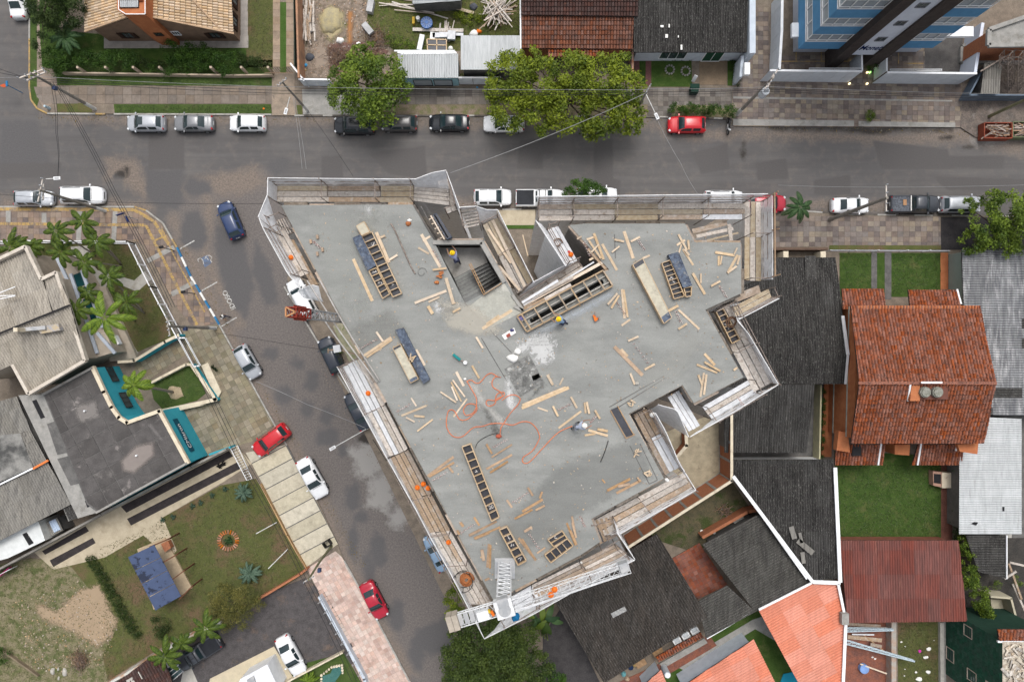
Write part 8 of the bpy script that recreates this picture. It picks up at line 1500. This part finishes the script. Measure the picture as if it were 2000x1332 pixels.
person('worker in a yellow helmet kneeling at the side of the beam form',1098,630,ZS+.02,150,SHB,TRD,HY,30,(60,80),.1,kneel=.3);person('worker in a white helmet and grey blue shirt stooping over the orange hose',1122,831,ZS+.02,20,SHG,TRG,HW,48,(60,70),.2);person('pedestrian in a white shirt walking near the blue and white kerb',443,619,0.01,340,SACK,TRD,None,8,(20,-15),.3)
# ---- materials yard clutter
def sticks(label,px,py,n,L,spread,ang=None,z=.2,mat=None,th_=.09,name='timber_pile',flat=.05):
    th=thing(name,label,'timber pile',W(px,py))
    for k in range(n):a=random.uniform(0,3.14)if ang is None else R(ang)+random.gauss(0,.12);l=L*random.uniform(.6,1.2)/2;p=W(px+random.gauss(0,spread[0]),py+random.gauss(0,spread[1]),z+k*flat*.4);d_=Vector((math.cos(a),math.sin(a),random.uniform(-.05,.05)))*l;b=MB();b.bar(p-d_,p+d_,th_*random.uniform(.7,1.3),.05);b.build('stick',mat or random.choice([OLDW[0],OLDW[1],OLDW[0]]),th)
sticks('tangled heap of grey poles at the top right of the materials yard',972,22,60,3.0,(9,10),None,th_=.10);sticks('long grey boards stacked against the brown boundary wall',600,30,26,2.6,(6,22),88,th_=.16);sticks('bundle of boards behind the blue fronted shed',872,62,14,1.6,(6,6),85,th_=.12);sticks('three long poles lying on the weeds',800,18,4,6.0,(20,8),-6,th_=.10)
for i,(p,q,w_,m)in enumerate((((806,58),(905,60),.35,OLDW[0]),((860,66),(905,68),.3,OLDW[2]),((890,16),(925,26),.3,OLDW[3]),((740,6),(848,26),.12,OLDW[0]),((770,20),(845,27),.1,OLDW[1]))):b=MB();b.bar(W(*p,.4),W(*q,.4),w_,.06);tag(b.build('board',m),['long board lying behind the two sheds','zinc board beside the long one behind the sheds','tan board near the tangled poles','longest thin pole across the weeds','second thin pole across the weeds'][i],'board')
film('sand_heap',[(622,30),(645,8),(672,25),(670,60),(645,82),(625,60)],.16,(.40,.34,.20),dens=.95,amp=.15,res=.15,sc=1.2);film('orange_sand',[(678,22),(690,22),(688,86),(678,86)],.165,(.42,.2,.08),dens=.9,amp=.1,res=.12);film('pale_dust',[(612,90),(640,85),(650,130),(610,140)],.16,(.36,.29,.23),dens=.7,res=.15)
lump('sand_pile','yellow sand heap in the materials yard','sand heap',646,42,.14,(1.2,1.6,.5),M('sand_yellow',(.38,.32,.18),(.28,.25,.17),scale=1.5,fine=.2),n=14,seed=11)
for i,(x,y,a)in enumerate(((724,14,80),(719,58,-50))):b=MB();b.box(W(x,y,.45),(1.3,.62,.7),R(a));o=b.build('crate',M('freezer_grey',(.42,.42,.42)));tag(o,['upright grey white case at the weed edge','grey white case lying slanted on the red earth'][i],'case')
wt=thing('water_tank','round blue water tank lid among the weeds','tank',W(833,44));b=MB();b.disc(W(833,44,.8),.58,.1,.8,18);b.build('body',M('tank_blue',(.03,.12,.3)),wt);b=MB();b.disc(W(833,44,.9),.62,.8,.86,18);b.disc(W(833,44,.9),.2,.86,.95,12);b.build('lid',M('tank_lid',(.12,.2,.42)),wt)
for k in range(12):b=MB();a=k*.5236;c=W(833,44,.9);b.bar(c+Vector((.2*math.cos(a),.2*math.sin(a),.0)),c+Vector((.6*math.cos(a),.6*math.sin(a),-.02)),.05,.05);b.build('rib',M('tank_rib',(.3,.36,.5)),wt)
b=MB();b.disc(W(816,35,.8),.2,.1,.8,12);tag(b.build('drum',SACK),'white topped drum beside the blue tank','drum');b=MB();b.box(W(808,42,.4),(.25,.7,.5));tag(b.build('jerrycan',M('jerrycan_yellow',(.5,.33,.05))),'yellow cans left of the blue tank','can')
df=thing('door_frame','black four pane frame lying behind the blue fronted shed','door frame',W(853,88));b=MB();b.prism(PL([(834,77),(872,78),(872,100),(835,99)],.9),.84,.88);b.build('sheet',PHEN,df);b=MB();[b.bar(W(*p,.92),W(*q,.92),.1,.05)for p,q in(((834,77),(872,78)),((872,78),(872,100)),((872,100),(835,99)),((835,99),(834,77)),((853,78),(853,99)),((834,88),(872,89)))];b.build('frame_bar',TIMB[0],df)
for i,(x,y,w_,h_,m,lb)in enumerate(((822,84,.5,1.6,WHITE,'white door leaf left of the black pane frame'),(860,70,1.6,.5,OLDW[2],'stack of zinc sheets above the black pane frame'),(882,70,.8,.9,OLDW[2],'bent zinc sheets right of the sheet stack'),(845,72,.5,.8,SACK,'white panel above the pane frame'))):b=MB();b.box(W(x,y,.6),(w_,h_,.35),R(random.uniform(-12,12)));tag(b.build('panel_stack',m),lb,'panel')
for i,(x,y,s_,m,lb)in enumerate(((605,112,.5,M('tarp_dark',(.08,.085,.1)),'dark tarpaulin bundle by the boundary wall'),(597,128,.25,M('bag_blue',(.05,.25,.45)),'blue bag below the dark tarpaulin'),(595,137,.2,YEL,'yellow bag below the blue one'),(604,62,.3,SACK,'white rag on the stacked boards'),(664,80,.45,SACK,'crumpled plastic sheet below the sand heap'),(700,86,.25,SACK,'pale lump in the red earth'),(935,62,.35,ORG,'orange tarpaulin scrap by the white roof'),(925,66,.5,SACK,'white boat shaped tray by the orange scrap'),(880,95,.35,SACK,'white bag between shed and pane frame'),(925,14,.5,M('tarp_dark',(1,1,1)),'grey tarpaulin by the tangled poles'),(932,171,.14,M('bag_blue',(1,1,1)),'small blue bag on the pavement by the pale blue fence'),(515,213,.15,ORG,'small orange scrap on the front verge'),(1372,1038,.3,SACK,'white bucket in the mossy yard'))):lump('bundle',lb,'bundle',x,y,.16,(s_,s_*.8,s_*.6),m,seed=i+20)
rm=MB();r_=random.Random(5)
for k in range(700):
    x,y=r_.uniform(585,760),r_.uniform(0,150);
    if x>720 and y<60:continue
    p=W(x,y,.15);s_=r_.uniform(.04,.16);rm.box(p,(s_,s_*.7,s_*.5),r_.uniform(0,3),0,r_.random()+.01)
o=rm.build('rubble',M('rubble_bits',(.34,.26,.2),(.22,.17,.14),rnd=.5));o['kind']='stuff'
rm=MB()
for k in range(900):x,y=r_.uniform(5,235),r_.uniform(1110,1330);p=W(x,y,.15);s_=r_.uniform(.04,.16);inside([(q[0],q[1])for q in[(20,1180),(150,1130),(238,1225),(200,1300),(60,1320)]],x,y)and rm.box(p,(s_,s_*.7,s_*.5),r_.uniform(0,3),0,r_.random()+.01)
o=rm.build('rubble',M('rubble_tan',(.36,.28,.2),(.28,.21,.14),rnd=.4));o['kind']='stuff'
film('bare_soil',[(160,1145),(195,1140),(232,1215),(215,1250),(190,1265),(150,1240),(80,1210),(60,1170),(110,1190)],.155,(.36,.27,.18),dens=.9,amp=.5,res=.2,sc=1.5)
for i,(x,y,a,s_)in enumerate(((103,1310,60,.45),(127,1312,70,.5),(114,1306,20,.22),(115,1324,10,.25))):lump('stone',['left long pale stone on the waste ground','right long pale stone on the waste ground','small pale stone between the long ones, upper','small pale stone between the long ones, lower'][i],'stone',x,y,.14,(s_*.5,s_,s_*.5),CONC_PALE,seed=i+40)
wallthing('boundary_wall','low earth coloured wall in the bottom left corner',[(0,1268),(72,1320)],0,.5,.15,M('wall_earth',(.2,.16,.11)))
bn_=MB();bn_.box(W(8,1118,1.5),(1.6,.05,.5),R(20));bn=thing('banner','white and pink banner at the left edge above the waste ground','banner',W(8,1118));a,c=W(-12,1128,1.4),W(22,1110,1.4);b=MB();b.wall(a,c,.5,1.5,.05);b.build('cloth',WHITE,bn);b=MB();b.wall(a+Vector((.3,.02,0)),c+Vector((-.4,.02,0)),.8,1.25,.09);b.build('pink_print',M('print_pink',(.55,.04,.2)),bn)
# washing tanks and benches below the big roof
for i,(x,y)in enumerate(((1322,1250),(1339,1240),(1356,1230))):th=thing('laundry_tub','%s white tub in the row under the brown black roof edge'%['left','middle','right'][i],'tub',W(x,y));b=MB();b.box(W(x,y,1.0),(.85,.7,.8),R(30));b.build('tub_body',WHITE,th);b=MB();b.box(W(x,y,1.42),(.6,.45,.02),R(30));b.build('basin',M('basin_tint',[(.45,.48,.5),(.6,.5,.42),(.6,.5,.42)][i]),th)
roof(thing('tile_canopy','narrow red tile canopy along the brick service strip','canopy',W(1330,1270)),[(1280,1282,2.0),(1368,1234,2.0),(1374,1243,1.8),(1286,1292,1.8)],118,'tile',[RED_T,DECK],pitch=.27,length=.42)
structure('service_strip',[(1180,1345),(1300,1290),(1385,1240),(1400,1260),(1300,1320),(1240,1345)],.1,.16,M('brick_yard',(1,1,1)));structure('service_kerb',[(1288,1296),(1376,1246),(1382,1255),(1295,1305)],.16,.3,CONC)
for i,(x,y,m,lb)in enumerate(((1218,1315,M('cloth_teal',(.12,.3,.32)),'teal cloth in the clutter at the roof corner'),(1232,1303,M('cloth_navy',(.02,.04,.1)),'navy cloth in the clutter at the roof corner'),(1241,1297,YEL,'yellow bowl at the roof corner clutter'),(1225,1325,TIMB[1],'brown crate in the clutter at the roof corner'))):lump('clutter_item',lb,'item',x,y,.2,(.3,.3,.3),m,seed=i+60)
for i,(x,y)in enumerate(((1252,1293),(1286,1272))):b=MB();c4=PL([(x-12,y+3),(x+6,y-8),(x+12,y+3),(x-6,y+13)],.6);b.prism(c4,.2,.6);tag(b.build('table',TIMB[1]),['lower pale timber table by the service strip','upper pale timber table by the service strip'][i],'table')
wt=thing('water_tank','round pale water tank beside the coral roof corner','tank',W(1304,1318));b=MB();b.disc(W(1304,1318,2.0),.32,.2,2.0,18);b.build('body',M('tank_pale',(.5,.53,.56)),wt);b=MB();b.disc(W(1304,1318,2.0),.26,2.0,2.06,16);b.build('lid',WHITE,wt)
lump('bucket','white bowl by the wall at the back of the mossy yard','bowl',1395,1040,.2,(.2,.2,.15),SACK,seed=71)
b=MB();c4=PL([(1430,1018),(1448,1006),(1456,1013),(1438,1026)],.5);b.prism(c4,.4,.5);tag(b.build('slab',CONC),'grey slab lying on the brick wall of the mossy yard','slab')

# small debris: chips and sawdust on the slab, leaf litter along the kerbs
def scatter(name,poly,n,z,smin,smax,mat,seed=1):
    r=random.Random(seed);P=[(p[0],p[1])for p in poly];xs=[p[0]for p in P];ys=[p[1]for p in P];b=MB();k=0
    while k<n:
        x,y=r.uniform(min(xs),max(xs)),r.uniform(min(ys),max(ys))
        if not inside(P,x,y):continue
        k+=1;s_=r.uniform(smin,smax);b.box(W(x,y,z+s_*.12),(s_,s_*r.uniform(.25,.8),s_*.25),r.uniform(0,3.1),0,r.random()+.01)
    b.build(name,mat)['kind']='stuff'
CHIP=M('wood_chip',(.42,.32,.22),(.22,.2,.18),scale=8,rnd=.45);LEAFL=M('leaf_litter',(.10,.08,.03),(.16,.12,.07),scale=8,rnd=.5)
scatter('wood_chips',[(600,410),(805,410),(850,480),(900,600),(1010,620),(1200,560),(1150,445),(1335,445),(1440,480),(1440,570),(1375,605),(1445,735),(1350,780),(1225,805),(1290,930),(1150,1010),(1165,1055),(965,1170),(700,680)],1500,ZS+.002,.02,.11,CHIP)
scatter('gutter_litter',[(70,226),(1260,229),(1430,238),(1900,256),(1900,266),(1430,252),(1260,240),(70,238)],900,.003,.03,.12,LEAFL,2);scatter('gutter_litter',[(880,398),(1900,410),(1900,420),(880,409)],500,.003,.03,.12,LEAFL,3);scatter('gutter_litter',[(348,480),(435,630),(560,850),(700,1110),(720,1110),(575,850),(445,630),(358,478)],500,.003,.03,.11,LEAFL,4);scatter('road_grit',[(560,570),(575,560),(880,1120),(890,1170),(700,860),(640,760)],500,.003,.03,.12,RUBBLE,5)
